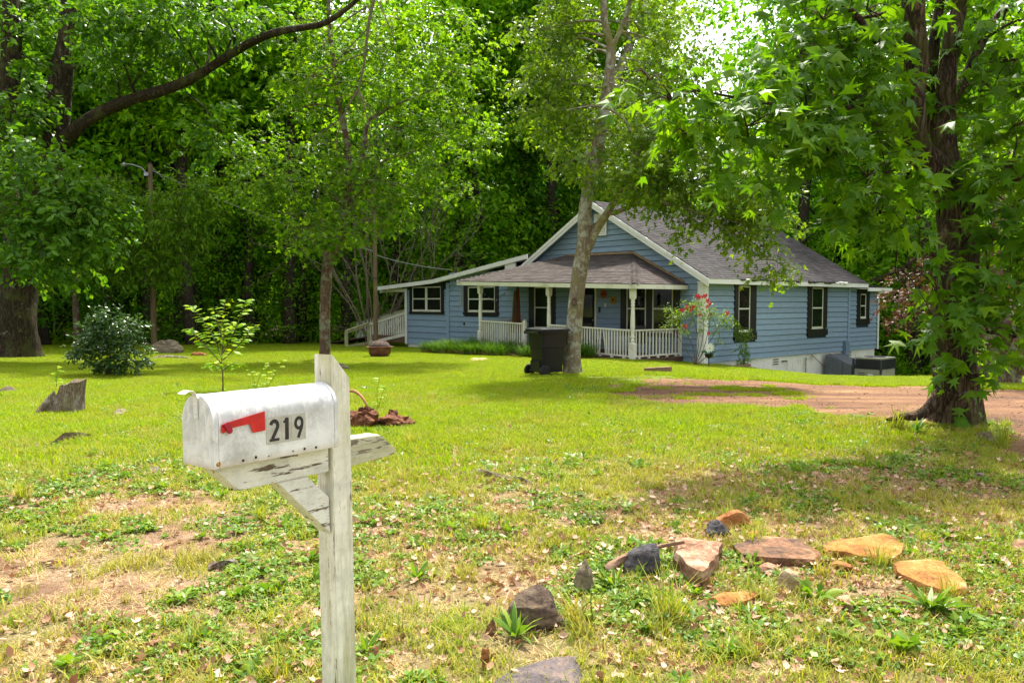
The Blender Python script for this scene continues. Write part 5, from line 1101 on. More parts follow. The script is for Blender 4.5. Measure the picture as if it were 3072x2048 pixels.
def hero(name, label, cat, base_, limbs, bark, leaf, blobs, tm, lf, twigr=.006, group=None, seg=18, flare=(.7, .55, 5, .4), each=0, conn=True, seed=5, extra=None, ridges=0):
    """limbs: list of (name, points, radii); blobs px based"""
    t = empty(name, base_, 0, label, cat, group); bx = Vector(base_); paths = []
    for i, (nm, pts, rs) in enumerate(limbs):
        lb = limb([Vector(p) - bx for p in pts], rs, seg if i == 0 else max(8, seg - 6), 6, .06, ridges if i < 3 else ridges * .5, seed + i)
        if i == 0 and flare: flarebase(lb, seg, *flare)
        paths.append((lb.path, lb.rad)); lb.ob(nm, bark, t, smooth=True)
    rg = np.random.default_rng(seed); r_ = random.Random(seed)
    bl = [(x - bx.x, y - bx.y, z - bx.z, rx, ry, rz, n) for (x, y, z, rx, ry, rz, n) in blobs]
    if conn:
        cb = B()
        for (x, y, z, rx, ry, rz, n) in bl:
            c = Vector((x, y, z)); d_, p, rad = nearest(paths, c)
            if d_ > .25:
                mid = p.lerp(c, .5) + Vector((r_.gauss(0, .08), r_.gauss(0, .08), abs(r_.gauss(0, .1)) + .04)) * d_
                r0 = min(rad * .5, .012 + .016 * d_); cb.tube(spline([p, mid, c], 4), lerpr([r0, r0 * .35], 9), 6, cap=False)
            for k in range(4):
                o = Vector((r_.gauss(0, 1), r_.gauss(0, 1), r_.gauss(0, .6))).normalized(); e = c + Vector((o.x * rx, o.y * ry, o.z * rz)) * .8
                cb.tube([c, c.lerp(e, .5) + Vector((0, 0, .05)), e], [.011, .008, .004], 4, cap=False)
        if cb.v: tag(cb.ob('branches', bark, t, smooth=True), kind='stuff')
    P_, D_, N_, S_, TW = sprays(bl, rg, **lf)
    if twigr:
        V_, F_ = twig_arrays(TW, twigr); tag(link('twigs', npmesh('twigs', V_, F_, bark), t), kind='stuff')
    if each:
        wp = P_ + np.array(base_)[None]; fr = (np.abs(wp[:, 0] / wp[:, 1]) < .62) & ((wp[:, 2] - CZ) / wp[:, 1] < .36)
        order = np.argsort(np.where(fr, np.linalg.norm(wp - np.array([0, 0, CZ]), axis=1) - S_ * 8, 99)); ids = order[:each]; tv, tf = tm
        lms = [bpy.data.meshes.new('leaf') for _ in range(12)]
        for q, lm in enumerate(lms):
            vv = tv.copy(); vv[:, 2] += (.28 * (q % 3 - 1) - .1) * vv[:, 0] ** 2 + (.35 - .3 * (q % 4)) * np.abs(vv[:, 1]) + .3 * (q % 5 - 2) * .5 * vv[:, 0] * vv[:, 1]; lm.from_pydata([tuple(x) for x in vv], [], tf); lm.materials.append(leaf[1])
        X = nrm(D_[ids]); Y = nrm(np.cross(N_[ids], X)); Z = np.cross(X, Y)
        for q, i in enumerate(ids):
            o = link('leaf', lms[q % 12], t); s_ = S_[i]
            o.matrix_local = Matrix(((X[q][0] * s_, Y[q][0] * s_, Z[q][0] * s_, P_[i][0]), (X[q][1] * s_, Y[q][1] * s_, Z[q][1] * s_, P_[i][1]), (X[q][2] * s_, Y[q][2] * s_, Z[q][2] * s_, P_[i][2]), (0, 0, 0, 1)))
        k_ = np.ones(len(P_), bool); k_[ids] = False; P_, D_, N_, S_ = P_[k_], D_[k_], N_[k_], S_[k_]
    V_, F_ = leaf_arrays(P_, D_, N_, S_, tm); tag(link('crown', npmesh('crown', V_, F_, leaf[0] if isinstance(leaf, tuple) else leaf), t), kind='stuff' if each else None)
    return t
def pb(lst, Y, r, n, ry=1.0, rz=.75, yj=0.0, seed=1):
    """px blobs: (px,py[,dY[,scale]]) -> world blobs with radius r (m)"""
    q = random.Random(seed); out = []
    for b in lst:
        yy = Y + (b[2] if len(b) > 2 else q.uniform(-yj, yj)); s_ = b[3] if len(b) > 3 else 1; p = P(b[0], b[1], yy); out.append((p.x, p.y, p.z, r * s_, r * ry * s_, r * rz * s_, n * s_ ** 2))
    return out
M['leaf_sg'] = leafmat('sweetgum_leaves', (.045, .125, .006), (.075, .185, .007), (.14, .27, .008), trans=.5)
M['leaf_sg1'] = leafmat('sweetgum_leaf', (.055, .145, .007), (.09, .21, .008), (.17, .29, .01), trans=.5, isl=False)
M['leaf_oak'] = leafmat('oak_leaves', (.065, .15, .010), (.12, .225, .012), (.24, .36, .014), trans=.42, rough=.35)
M['leaf_map'] = leafmat('maple_leaves', (.06, .155, .007), (.11, .24, .009), (.22, .36, .010), trans=.5)
M['leaf_hic'] = leafmat('hickory_leaves', (.040, .125, .010), (.075, .19, .012), (.15, .29, .014), trans=.45, rough=.4, spec=.3)
M['leaf_far'] = leafmat('wood_leaves', (.075, .23, .006), (.15, .35, .008), (.29, .48, .010), trans=.5, rough=.5, tone=1)
M['leaf_far2'] = leafmat('wood_leaves_dark', (.06, .19, .006), (.115, .29, .008), (.22, .40, .010), trans=.48, rough=.45, tone=1)
M['leaf_bush'] = leafmat('dark_glossy_leaves', (.018, .060, .016), (.035, .095, .022), (.10, .18, .03), trans=.3, rough=.3, spec=.6)
M['leaf_red'] = leafmat('dark_red_leaves', (.06, .025, .022), (.11, .045, .035), (.17, .09, .06), trans=.22)
M['bark_sg'] = barkmat('sweetgum_bark', (.27, .175, .11), (.022, .014, .010), (.36, .36, .27), .61, .9, .10, (.10, .11, .02))
M['bark_oak'] = barkmat('pale_lichened_bark', (.33, .27, .19), (.15, .12, .08), (.42, .44, .34), .50, 1.5, .015, (.20, .19, .04))
M['bark_hic'] = barkmat('mossy_ridged_bark', (.11, .08, .048), (.018, .013, .008), (.26, .27, .19), .60, .9, .06, (.10, .11, .03))
M['bark_mid'] = barkmat('scaly_red_brown_bark', (.23, .13, .085), (.08, .05, .035), (.24, .26, .18), .50, 1.3, .02)
M['bark_far'] = barkmat('wood_bark', (.10, .075, .055), (.03, .022, .017), (.16, .16, .12), .62, 1, .02)
M['bark_dead'] = barkmat('bare_grey_branches', (.22, .18, .12), (.12, .09, .06), (.26, .26, .16), .55, 2, .01)

# ---------------------------------------------------------------- wood behind the house: every tree its own object
def far_tree_mesh(seed, H_, R0, dens, size, leaf, low=.28):
    rg = np.random.default_rng(seed); r_ = random.Random(seed); bl = []
    n = 34
    for i in range(n):
        f = (i + .5) / n; z = H_ * (low + (1 - low) * f); rad = R0 * (.55 + .75 * math.sin(math.pi * min(1, .12 + f * .85))) * r_.uniform(.55, 1.05)
        a = i * 2.4 + r_.random(); rr_ = rad * r_.uniform(.25, .85); s_ = r_.uniform(.7, 1.2) * (1.15 - .35 * f)
        bl.append((math.cos(a) * rr_, math.sin(a) * rr_, z, 1.55 * s_, 1.55 * s_, .85 * s_, dens * s_ * s_))
    P_, D_, N_, S_, TW = sprays(bl, rg, n_leaf=8, L=.9, size=size, flat_=.6, droop=.22, jit=.14, shell=.5)
    V_, F_ = leaf_arrays(P_, D_, N_, S_, L_RH); crown = npmesh('crown', V_, F_, leaf)
    tr = limb([(0, 0, -.4), (r_.gauss(0, .15), r_.gauss(0, .15), H_ * .3), (r_.gauss(0, .4), r_.gauss(0, .4), H_ * .65), (r_.gauss(0, .5), r_.gauss(0, .5), H_ * .95)], [.36, .30, .2, .05], 9, 4, .05, 0, seed)
    for (x, y, z, rx, ry, rz, n_) in bl[::2]:
        p = tr.path[min(len(tr.path) - 1, int(len(tr.path) * max(0, z / H_ - .08) / .97))]; c = Vector((x, y, z)); tr.tube(spline([p, p.lerp(c, .5) + Vector((0, 0, .3)), c], 3), lerpr([.07, .02], 7), 5, cap=False)
    tm_ = bpy.data.meshes.new('trunk'); tm_.from_pydata(tr.v, [], tr.f); tm_.polygons.foreach_set('use_smooth', [True] * len(tm_.polygons)); tm_.materials.append(M['bark_far']); return tm_, crown
FT = [far_tree_mesh(101, 21, 4.2, 42, .30, M['leaf_far'], .18), far_tree_mesh(102, 24, 4.6, 42, .30, M['leaf_far2'], .15), far_tree_mesh(103, 19, 4.0, 44, .27, M['leaf_far'], .10), far_tree_mesh(104, 26, 4.8, 40, .32, M['leaf_far'], .24), far_tree_mesh(107, 25, 4.6, 40, .34, M['leaf_far'], .48), far_tree_mesh(105, 9.5, 3.0, 26, .22, M['leaf_far'], .06), far_tree_mesh(106, 8.0, 2.6, 26, .20, M['leaf_far2'], .04)]
r_ = random.Random(12); spots = []
for row, (y0, n, x0, x1) in enumerate(((45.5, 19, -37, 40), (50, 20, -42, 50), (56, 20, -50, 60), (63, 18, -55, 66), (72, 16, -60, 74))):
    for i in range(n): spots.append((x0 + (x1 - x0) * (i + .5) / n + r_.uniform(-1.4, 1.4), y0 + r_.uniform(-1.8, 2.2), r_.choice((0, 1, 2, 3)), row))
for (x, y, v_) in ((-27, 36, 1), (-31, 31, 0), (-24, 41, 2), (-19.5, 43, 3), (-35, 25, 3), (26, 37, 2), (31, 32, 1), (22.5, 41, 0), (36, 27, 0), (29, 41, 3), (38, 37, 1), (19, 42.5, 2)): spots.append((x, y, v_, 9))
def wlab(x, y, v_):
    q = x / y; z = [(-.55, 'beyond the left edge tree'), (-.46, 'between the massive left tree and the lamp pole'), (-.40, 'right of the lamp pole'), (-.30, 'left of the slender maple'), (-.20, 'behind the slender maple'), (-.12, 'behind the bare tree'), (-.03, 'above the wing roof'), (.06, 'left of the gable peak'), (.14, 'behind the leaning oak'), (.23, 'above the roof ridge'), (.31, 'in the gap of open sky'), (.42, 'above the back of the house'), (.55, 'behind the sweetgum'), (9, 'at the right edge')]
    zz = [b for a, b in z if q < a][0].replace('between the massive left tree and the lamp pole', 'left of the lamp pole'); k = ['mid green leafy tree', 'dark green dense tree', 'low branched leafy tree', 'tall bare trunked tree', 'big high crowned tree', 'young light green tree', 'young dark green tree'][v_]
    return k + (' at the front of the wood ' if y < 47.5 else ' well inside the wood ' if y < 59 else ' deep in the wood ') + zz
WG = 'trees of the wood behind the lawn and house'
def far_tree(x, y, v_, s_):
    t = empty('forest_tree', (x, y, gz1(x, y) - .1), r_.random() * 6.28, wlab(x, y, v_), 'tree', WG if v_ < 5 else 'young trees at the edge of the wood'); t.scale = (s_ * r_.uniform(.92, 1.1), s_, s_)
    link('trunk', FT[v_][0], t); link('crown', FT[v_][1], t)
for (x, y, v_, row) in spots:
    q = x / y; s_ = r_.uniform(.88, 1.12)
    if .235 < q < .305: v_ = 2; s_ = .13 * .3 + (.30 * y) / 19 * r_.uniform(.66, .78)
    elif .30 < q < .36 or .20 < q < .235: s_ *= .88
    far_tree(x, y, v_, s_)
for (x, y, v_) in ((-29, 33, 6), (-21, 42, 6), (-17, 44, 6), (-14, 43.6, 6), (-11.5, 44.4, 6), (-9, 43.8, 6), (-6.5, 45, 6), (-3, 44, 6), (0.5, 45, 6), (4, 44.6, 6), (8, 46, 6), (12, 45, 6), (16, 43, 6), (19.5, 38, 6), (21, 34, 6), (25, 31, 6), (23.5, 36.5, 6), (28, 28.5, 6), (18.5, 36.3, 6), (-25, 38, 6), (31, 27, 6)): far_tree(x, y, v_, r_.uniform(.8, 1.15))
for (xp, y) in ((575, 41.5), (655, 44), (868, 43), (1392, 45), (1560, 46.5), (1638, 45), (330, 43), (2420, 44), (120, 41), (750, 44.5)): far_tree(P(xp, 900, y).x, y, 4, r_.uniform(.9, 1.1))
# low growth along the foot of the wood: nobody could count it
rg = np.random.default_rng(44); bl = []
for i in range(150):
    if i < 95: x = -34 + 52 * rg.random(); y = 43.2 + 3.5 * rg.random() - .25 * max(0, -x - 20)
    else: x = 15.6 + 22 * rg.random(); y = 36.5 - .45 * (x - 15.6) + 5 * rg.random()
    z = gz1(x, y); h = rg.uniform(.4, 1.3); bl.append((x, y, z + h * .5, rg.uniform(.7, 1.4), .8, h, 34))
P_, D_, N_, S_, TW = sprays(bl, rg, n_leaf=8, L=.5, size=.15, jit=.1); V_, F_ = leaf_arrays(P_, D_, N_, S_, L_RH)
tag(link('undergrowth', npmesh('undergrowth', V_, F_, M['leaf_far'])), 'tangle of green undergrowth along the foot of the wood', 'undergrowth', kind='stuff')
bl = []
for i in range(330):
    a = rg.uniform(-1.15, 1.05); x = 88 * math.sin(a); y = 88 * math.cos(a) + rg.uniform(-4, 6); q = x / max(y, 1); top = 15 if not .2 < q < .34 else 5
    bl.append((x, y, rg.uniform(0, top) * (1 if i < 130 else .45), 5, 3, 4, 60))
P_, D_, N_, S_, TW = sprays(bl, rg, n_leaf=8, L=1.8, size=.75, jit=.5); V_, F_ = leaf_arrays(P_, D_, N_, S_, L_RH)
tag(link('distant_wood', npmesh('distant_wood', V_, F_, M['leaf_far2'])), 'far part of the wood closing the view behind the trees', 'woodland', kind='stuff')

# ---------------------------------------------------------------- sweetgum on the right
def px(p, Y): return P(p[0], p[1], Y)
g = G(2868, 1268); YS = g.y
sg_l = [('trunk', [g - Vector((0, 0, .15)), px((2866, 1160), YS), px((2860, 1000), YS), px((2870, 780), YS), px((2868, 620), YS + .05), px((2838, 530), YS + .05)], [.30, .255, .24, .23, .215, .185]),
        ('limb', [px((2845, 550), YS), px((2790, 490), YS - .05), px((2748, 425), YS - .1), px((2742, 300), YS - .15), px((2748, 150), YS - .2), px((2740, 0), YS - .25), px((2745, -200), YS - .3), px((2760, -420), YS - .3)], [.19, .165, .145, .13, .125, .12, .1, .05]),
        ('limb', [px((2858, 560), YS + .1), px((2838, 430), YS + .2), px((2836, 284), YS + .25), px((2853, 130), YS + .3), px((2882, 0), YS + .4), px((2920, -250), YS + .5), px((2940, -450), YS + .5)], [.16, .12, .11, .10, .09, .07, .03]),
        ('limb', [px((2836, 330), YS + .25), px((2890, 240), YS + .4), px((2950, 120), YS + .6), px((3020, 0), YS + .8)], [.08, .065, .05, .03]),
        ('limb', [px((2845, 480), YS + .15), px((2792, 330), YS + .5), px((2800, 150), YS + .6), px((2830, -50), YS + .7)], [.10, .08, .07, .05]),
        ('limb', [px((2742, 330), YS - .15), px((2640, 305), YS - .5), px((2540, 325), YS - .9), px((2420, 330), YS - 1.2), px((2250, 300), YS - 1.5), px((2080, 270), YS - 1.7)], [.05, .038, .03, .022, .015, .008]),
        ('limb', [px((2748, 170), YS - .2), px((2640, 130), YS - .5), px((2560, 40), YS - .8), px((2440, -40), YS - 1)], [.06, .045, .035, .02]),
        ('limb', [px((2860, 640), YS), px((2960, 560), YS - .4), px((3060, 470), YS - .8)], [.06, .04, .02]),
        ('limb', [px((2868, 800), YS), px((2780, 760), YS - .4), px((2700, 810), YS - .7), px((2610, 840), YS - .9)], [.04, .028, .018, .008]),
        ('limb', [px((2866, 880), YS), px((2950, 830), YS - .5), px((3060, 850), YS - .8)], [.04, .028, .012]),
        ('limb', [px((2830, 1170), YS - .2), px((2770, 1238), YS - .25), px((2710, 1250), YS - .3), px((2660, 1258), YS - .3)], [.08, .07, .04, .015])]
sgb = pb([(1950, 240, -1.7, .55), (2020, 300, -1.6, .7), (2110, 330, -1.5, .8), (2060, 400, -1.5, .6), (2210, 290, -1.4, .7), (2240, 380, -1.4), (2330, 290, -1.2), (2400, 160, -1.0, .6), (2440, 190, -.9), (2420, 330, -1), (2350, 440, -1.1), (2480, 470, -1), (2560, 300, -.8), (2560, 130, -.6), (2600, 30, -.5), (2470, 60, -.8, .8), (2590, 210, -.5), (2580, 420, -.8, .8), (2590, 585, -1.1, .7), (2600, 530, -1), (2660, 520, -.7, .5), (2640, 60, .2), (2810, 60, 1.1), (2920, 150, 1.1), (3010, 60, .5, .8), (3050, 180, .2), (2980, 270, .1), (2930, 350, 1.2, .8), (3040, 380, -.3), (3090, 60, 0), (3030, 480, -.4), (3060, 540, -.6), (3030, 620, -.5), (3080, 680, -.6),
            (2980, 720, -.6, .5), (2750, 660, -.7, .4), (2640, 640, -.8, .5), (2720, 690, -.8, .5), (2820, 820, -.6, .7), (2800, 840, -.8, .5), (2750, 830, -.8, .35), (2700, 840, -.9, .25), (2800, 950, -.8, .4), (2745, 960, -.8, .2), (2900, 900, -.7, .8), (2990, 880, -.7, .8), (3060, 900, -.6, .7), (2970, 1000, -.6, .55), (3050, 1010, -.5, .5), (2840, 960, -.8, .5), (2900, 1060, -.5, .4), (2930, 1130, -.3, .3), (3060, 780, -.6, .7),
            (2700, -120, 0), (2850, -150, .3), (2550, -120, -.5), (3000, -150, .3), (2440, -120, -.8, .8), (2780, 260, .8, .8), (2850, 400, .9, .8), (2700, 370, .8, .8), (2640, 300, .9, .8), (2560, 420, .8, .7), (2470, 90, .6, .8)], YS, .52, 14, 1.0, .8)
hero('sweetgum_tree', 'large sweetgum with star shaped leaves and a dark deeply furrowed forked trunk on the right', 'tree', g, sg_l, M['bark_sg'], (M['leaf_sg'], M['leaf_sg1']), sgb, L_STAR, dict(n_leaf=7, L=.42, size=.185, flat_=.35, droop=.45, szv=.5, jit=.05), .004, seg=40, flare=(.34, .38, 5, .9), each=300, seed=21, ridges=.05)
# ---------------------------------------------------------------- leaning oak in front of the porch
g = G(1716, 1124); YO = g.y
oak_l = [('trunk', [g - Vector((0, 0, .1)), px((1717, 1060), YO), px((1724, 960), YO), px((1738, 830), YO), px((1755, 700), YO), px((1757, 620), YO), px((1792, 446), YO + .1), px((1811, 335), YO + .1), px((1830, 200), YO + .1), px((1834, 140), YO + .1)], [.20, .175, .17, .165, .165, .142, .135, .125, .11, .10]),
         ('limb', [px((1762, 745), YO), px((1790, 690), YO - .1), px((1826, 632), YO - .15), px((1868, 555), YO - .2), px((1908, 468), YO - .3), px((1940, 432), YO - .4), px((2010, 392), YO - .5), px((2080, 420), YO - .6), px((2200, 470), YO - .7)], [.105, .09, .08, .07, .06, .05, .04, .025, .012]),
         ('limb', [px((1826, 640), YO - .15), px((1852, 636), YO - .3), px((1912, 606), YO - .6), px((1950, 580), YO - .9), px((2002, 612), YO - 1.1), px((2104, 641), YO - 1.3), px((2180, 690), YO - 1.4), px((2260, 760), YO - 1.5)], [.055, .05, .046, .045, .035, .028, .018, .008]),
         ('limb', [px((1740, 695), YO), px((1790, 672), YO + .2), px((1815, 650), YO + .3)], [.05, .04, .03]),
         ('limb', [px((1834, 145), YO + .1), px((1814, 65), YO), px((1810, 0), YO), px((1800, -200), YO)], [.085, .075, .07, .04]),
         ('limb', [px((1832, 150), YO + .1), px((1860, 95), YO + .2), px((1886, 20), YO + .2), px((1920, -150), YO + .2)], [.06, .05, .045, .03]),
         ('limb', [px((1905, 470), YO - .3), px((1880, 370), YO - .5), px((1800, 320), YO - .7), px((1700, 330), YO - .9)], [.035, .028, .02, .01])]
ob = pb([(1720, 480, -.5, .8), (1800, 510, .9, .8), (1860, 520, -.9), (1930, 500, -1), (2010, 520, -1), (2090, 540, -1.1), (2160, 560, -1.2), (2240, 590, -1.3), (2300, 560, -1.2, .8), (1960, 570, -1), (2060, 600, -1.2, .8), (2140, 640, -1.3, .8), (2210, 670, -1.4, .8), (2260, 720, -1.5, .75), (2300, 780, -1.5, .65), (2330, 820, -1.5, .5), (2060, 670, -1.2, .45), (2050, 720, -1.2, .35), (2280, 650, -1.3, .7), (2340, 650, -1.2, .6),
          (1990, 420, -.8), (2060, 440, -.6), (2140, 430, -.6), (2220, 480, -.7), (2280, 500, -.8, .8), (1900, 400, -.6), (1850, 420, 1.4, .8), (1960, 360, -.4, .8), (2100, 380, -.4, .8), (1740, 400, 1.6, .8), (1700, 420, .5),
          (1640, 340, .2), (1720, 330, .1, .9), (1620, 250, .4), (1700, 240, .3), (1650, 170, .6), (1690, 150, 1.2, .7), (1620, 90, .6), (1700, 60, .6), (1740, 230, 1.9, .6), (1900, 260, .8, .9), (1960, 200, .7, .8), (1980, 130, .6, .7), (2020, 60, .5, .7), (1960, 30, .8, .7), (1700, 10, .8, .7), (1930, 130, 1.6, .6), (1850, 320, 2.2, .8), (1960, 300, .8, .8), (1700, -40, 0), (1950, -50, 0)], YO, .62, 52, 1.1, .62)
hero('oak_tree', 'pale barked leaning oak with a knot hole and low forked limb, right of the bin', 'tree', g, oak_l, M['bark_oak'], M['leaf_oak'], ob, L_LOB, dict(n_leaf=8, L=.4, size=.125, flat_=.55, droop=.3, jit=.05), .004, seg=26, flare=(.75, .35, 4, 1.9), seed=31, ridges=.03)
oak_o = bpy.data.objects['oak_tree']
kh = P(1722, 904, YO - .168) - g; b_ = B()
vs = []; n = 14
for r0, d0 in ((.042, -.01), (.064, .028), (.09, -.004)):
    for k in range(n): a = 2 * math.pi * k / n; vs.append((kh.x + r0 * .78 * math.cos(a), kh.y - d0, kh.z + r0 * 1.15 * math.sin(a)))
B().add(vs, [(i * n + k, i * n + (k + 1) % n, (i + 1) * n + (k + 1) % n, (i + 1) * n + k) for i in range(2) for k in range(n)]).ob('knot', M['bark_dead'], oak_o, smooth=True)
B().add(vs[:n], [tuple(range(n))]).ob('knot_hole', M['oldwood'], oak_o)
# second slimmer trunk behind the oak
g = G(1740, 1100); g = Vector((g.x + .6, 41.5, 0)); g.z = gz1(g.x, g.y); YB = 41.5
bl_l = [('trunk', [P(1752, 1040, YB), P(1758, 700, YB), P(1766, 480, YB), P(1780, 380, YB), P(1860, 210, YB), P(1905, 90, YB)], [.3, .3, .30, .28, .25, .2]), ('limb', [P(1905, 95, YB), P(1925, 40, YB), P(1950, -60, YB)], [.2, .19, .12]), ('limb', [P(1890, 150, YB), P(1885, 50, YB), P(1880, -80, YB)], [.16, .14, .1])]
hero('leaning_tree', 'tall pale leaning tree rising behind the gable, seen beside the oak trunk', 'tree', g, bl_l, M['bark_oak'], M['leaf_oak'], pb([(1960, 60), (2040, 130, 0, .8), (2080, 250, 0, .8), (2020, 200), (1860, 60), (1780, 100), (1700, 60), (2200, 320), (1980, 330), (1650, 180)], YB, 1.6, 55), L_RH, dict(n_leaf=8, L=.9, size=.26, flat_=.5, droop=.25, jit=.12), 0, seg=14, seed=33, flare=None)
# ---------------------------------------------------------------- slender tree behind the mailbox
g = G(974, 1082); YM = g.y
mt_l = [('trunk', [g - Vector((0, 0, .1)), px((975, 960), YM), px((978, 861), YM), px((984, 786), YM), px((1021, 706), YM), px((1039, 620), YM), px((1050, 545), YM)], [.165, .15, .16, .15, .145, .135, .125]),
        ('limb', [px((1050, 550), YM), px((1041, 430), YM), px((1013, 287), YM), px((998, 172), YM), px((987, 57), YM), px((985, -100), YM)], [.10, .09, .075, .07, .06, .03]),
        ('limb', [px((1050, 560), YM), px((1090, 459), YM), px((1102, 373), YM), px((1150, 335), YM), px((1199, 310), YM - .3), px((1300, 270), YM - .6)], [.10, .085, .06, .045, .03, .01]),
        ('limb', [px((1030, 640), YM), px((1090, 560), YM - .4), px((1140, 490), YM - .6), px((1260, 450), YM - .9)], [.05, .04, .03, .01]),
        ('limb', [px((984, 790), YM), px((960, 740), YM - .2), px((945, 690), YM - .3)], [.05, .035, .02]),
        ('limb', [px((1036, 630), YM), px((985, 575), YM - .4), px((940, 550), YM - .6), px((860, 540), YM - .9)], [.05, .035, .02, .01])]
mb = pb([(1080, 260), (1170, 210), (1260, 170), (1340, 150, 0, .8), (1380, 220), (1240, 280), (1330, 300), (1410, 340), (1140, 340), (1220, 380), (1310, 400), (1400, 430), (1440, 400, 0, .7), (1140, 440), (1230, 480), (1330, 500), (1070, 480, -1), (1020, 520, -1, .8), (1100, 560, -1), (1190, 560, -.8), (1280, 580, -.5), (1370, 570, 0, .7), (960, 430), (890, 480, -.6), (820, 530, -.8), (760, 550, -.9), (720, 590, -1, .7), (880, 570, -1), (950, 600, -1), (850, 640, -1.2, .8), (900, 690, -1.2, .8), (960, 690, -1.3, .8), (1030, 700, -1.2, .8), (1080, 660, -1.2, .9), (1130, 640, -1.1, .8), (1180, 660, -1, .7), (870, 720, -1.2, .6), (990, 730, -1.3, .6), (1070, 710, -1.2, .5), (1230, 660, -.6, .5),
          (940, 160), (880, 240), (1000, 60), (1100, 40), (1200, 60), (1300, 50), (1400, 80, 0, .8), (860, 340), (800, 430), (1020, 150), (960, 260), (900, 60), (1460, 160, 0, .7), (1100, 150), (1030, 340, .8), (1120, 250, .8), (740, 480)], YM, .85, 28, 1.1, .5, .8)
mt = hero('maple_tree', 'slender maple with reddish scaly trunk and layered leaves, rising behind the mailbox', 'tree', g, mt_l, M['bark_mid'], M['leaf_map'], mb, L_LOB, dict(n_leaf=9, L=.5, size=.15, flat_=.75, droop=.22, jit=.06), .005, seg=16, flare=(.5, .3, 4, 1), seed=41, ridges=.05)
db = B(); r_ = random.Random(6)
for pts, rad in (([(1128, -20), (1108, 60), (1090, 200), (1075, 270)], .05), ([(1075, 270), (1050, 310), (1030, 350), (1010, 410)], .03), ([(1075, 270), (1095, 330), (1110, 400), (1100, 470)], .026), ([(1130, 0), (1160, 60), (1180, 110), (1182, 160)], .022), ([(1100, 20), (1040, 60), (1000, 100), (960, 150)], .026), ([(1100, 90), (1060, 130), (990, 200), (930, 240)], .022), ([(1095, 160), (1010, 190), (950, 210), (915, 270)], .02), ([(1075, 280), (1120, 340), (1132, 370), (1128, 400)], .016), ([(1030, 350), (960, 400), (900, 440)], .016)):
    w_ = [P(x, y, YM - 1.6) - g for x, y in pts]; db.tube(spline(w_, 4), lerpr([rad, rad * .4], len(w_) * 4 - 3), 5, cap=False)
    for k in range(4):
        q = w_[r_.randint(0, len(w_) - 1)]; grow(db, q, (r_.gauss(0, .8), r_.gauss(0, .3), -.7), r_.uniform(.4, 1.0), .008, 1, r_, None, .7, .12, (1, 3), 4)
db.ob('dead_branches', M['bark_dead'], mt)
# ---------------------------------------------------------------- big old tree at the left edge
g = G(52, 1072); YH = g.y
hk_l = [('trunk', [g - Vector((0, 0, .2)), px((52, 1000), YH), px((56, 880), YH), px((70, 760), YH), px((100, 620), YH), px((140, 520), YH), px((163, 446), YH), px((172, 312), YH), px((188, 210), YH), px((201, 100), YH), px((208, 0), YH), px((215, -250), YH)], [.66, .56, .53, .50, .44, .38, .35, .38, .33, .24, .24, .15]),
        ('limb', [px((60, 760), YH), px((20, 560), YH + .3), px((15, 380), YH + .3), px((30, 200), YH + .3), px((35, 80), YH + .3), px((25, -150), YH + .3)], [.36, .33, .32, .30, .28, .2]),
        ('limb', [px((175, 440), YH - .2), px((215, 400), YH - .5), px((268, 357), YH - .8), px((379, 304), YH - 1.2), px((513, 263), YH - 1.6), px((589, 228), YH - 1.8), px((670, 178), YH - 2), px((759, 125), YH - 3.0), px((826, 98), YH - 3.8), px((900, 85), YH - 4.3), px((975, 69), YH - 4.6), px((1044, 23), YH - 4.7), px((1090, -20), YH - 4.8)], [.22, .2, .185, .17, .15, .13, .12, .11, .10, .085, .075, .06, .04]),
        ('limb', [px((410, 290), YH - 1.2), px((390, 245), YH - 1.5), px((380, 210), YH - 1.7)], [.05, .035, .02]),
        ('limb', [px((560, 280), YH - 1.8), px((620, 330), YH - 2), px((650, 400), YH - 2.1), px((655, 450), YH - 2.2)], [.03, .025, .018, .01]),
        ('limb', [px((60, 700), YH), px((160, 640), YH - 1.6), px((260, 620), YH - 2.6), px((380, 640), YH - 3)], [.14, .1, .06, .02])]
hb = pb([(80, 60, 0), (150, 30, 1.2), (60, 170, -.8, .7), (110, 130, 1.2, .8), (50, 290, -1), (90, 250, 1.5, .8), (50, 400, -1.2), (60, 350, -1.2), (290, 60, -2), (340, 90, -2), (420, 70, -2.2), (500, 60, -2.2), (580, 50, -2.3), (310, 140, -2.2, .8), (370, 160, -.2), (440, 165, -.4), (520, 140, -.5), (600, 110, -.6), (290, 190, -.6, .8), (340, 215, -.8, .9), (410, 215, -.4, .8), (480, 210, -.6, .8), (560, 180, -.7, .8), (670, 90, -.8), (740, 60, -1.0, .9), (650, 30, -2.7), (800, 50, -2.8, .8), (620, 330, -2.6, .6), (660, 390, -2.6, .7), (690, 430, -2.4, .7), (600, 440, -2.2, .6), (300, 0, 1), (360, 0, -2), (460, -10, -2),
          (60, 480, -3), (130, 470, -3.2, .9), (40, 560, -3.4), (120, 560, -3.6), (200, 560, -3.6), (60, 640, -3.6), (150, 650, -3.8), (230, 640, -3.6), (50, 730, -3.6), (130, 740, -3.8), (210, 730, -3.6), (290, 700, -3.2, .9), (300, 620, -3), (90, 800, -3.4, .7), (30, 810, -3, .6), (230, 800, -3, .6)], YH, .95, 34, 1, .75, .3)
hk = hero('hickory_tree', 'massive old tree at left with mossy trunk and one long limb reaching right', 'tree', g, hk_l, M['bark_hic'], M['leaf_hic'], hb, (L_OV[0] * np.array([1, 1.15, 1]), L_OV[1]), dict(n_leaf=9, L=.5, size=.19, flat_=.45, droop=.3, jit=.05, szv=.45), .006, seg=34, flare=(.55, .7, 5, .3), seed=51, ridges=.05)
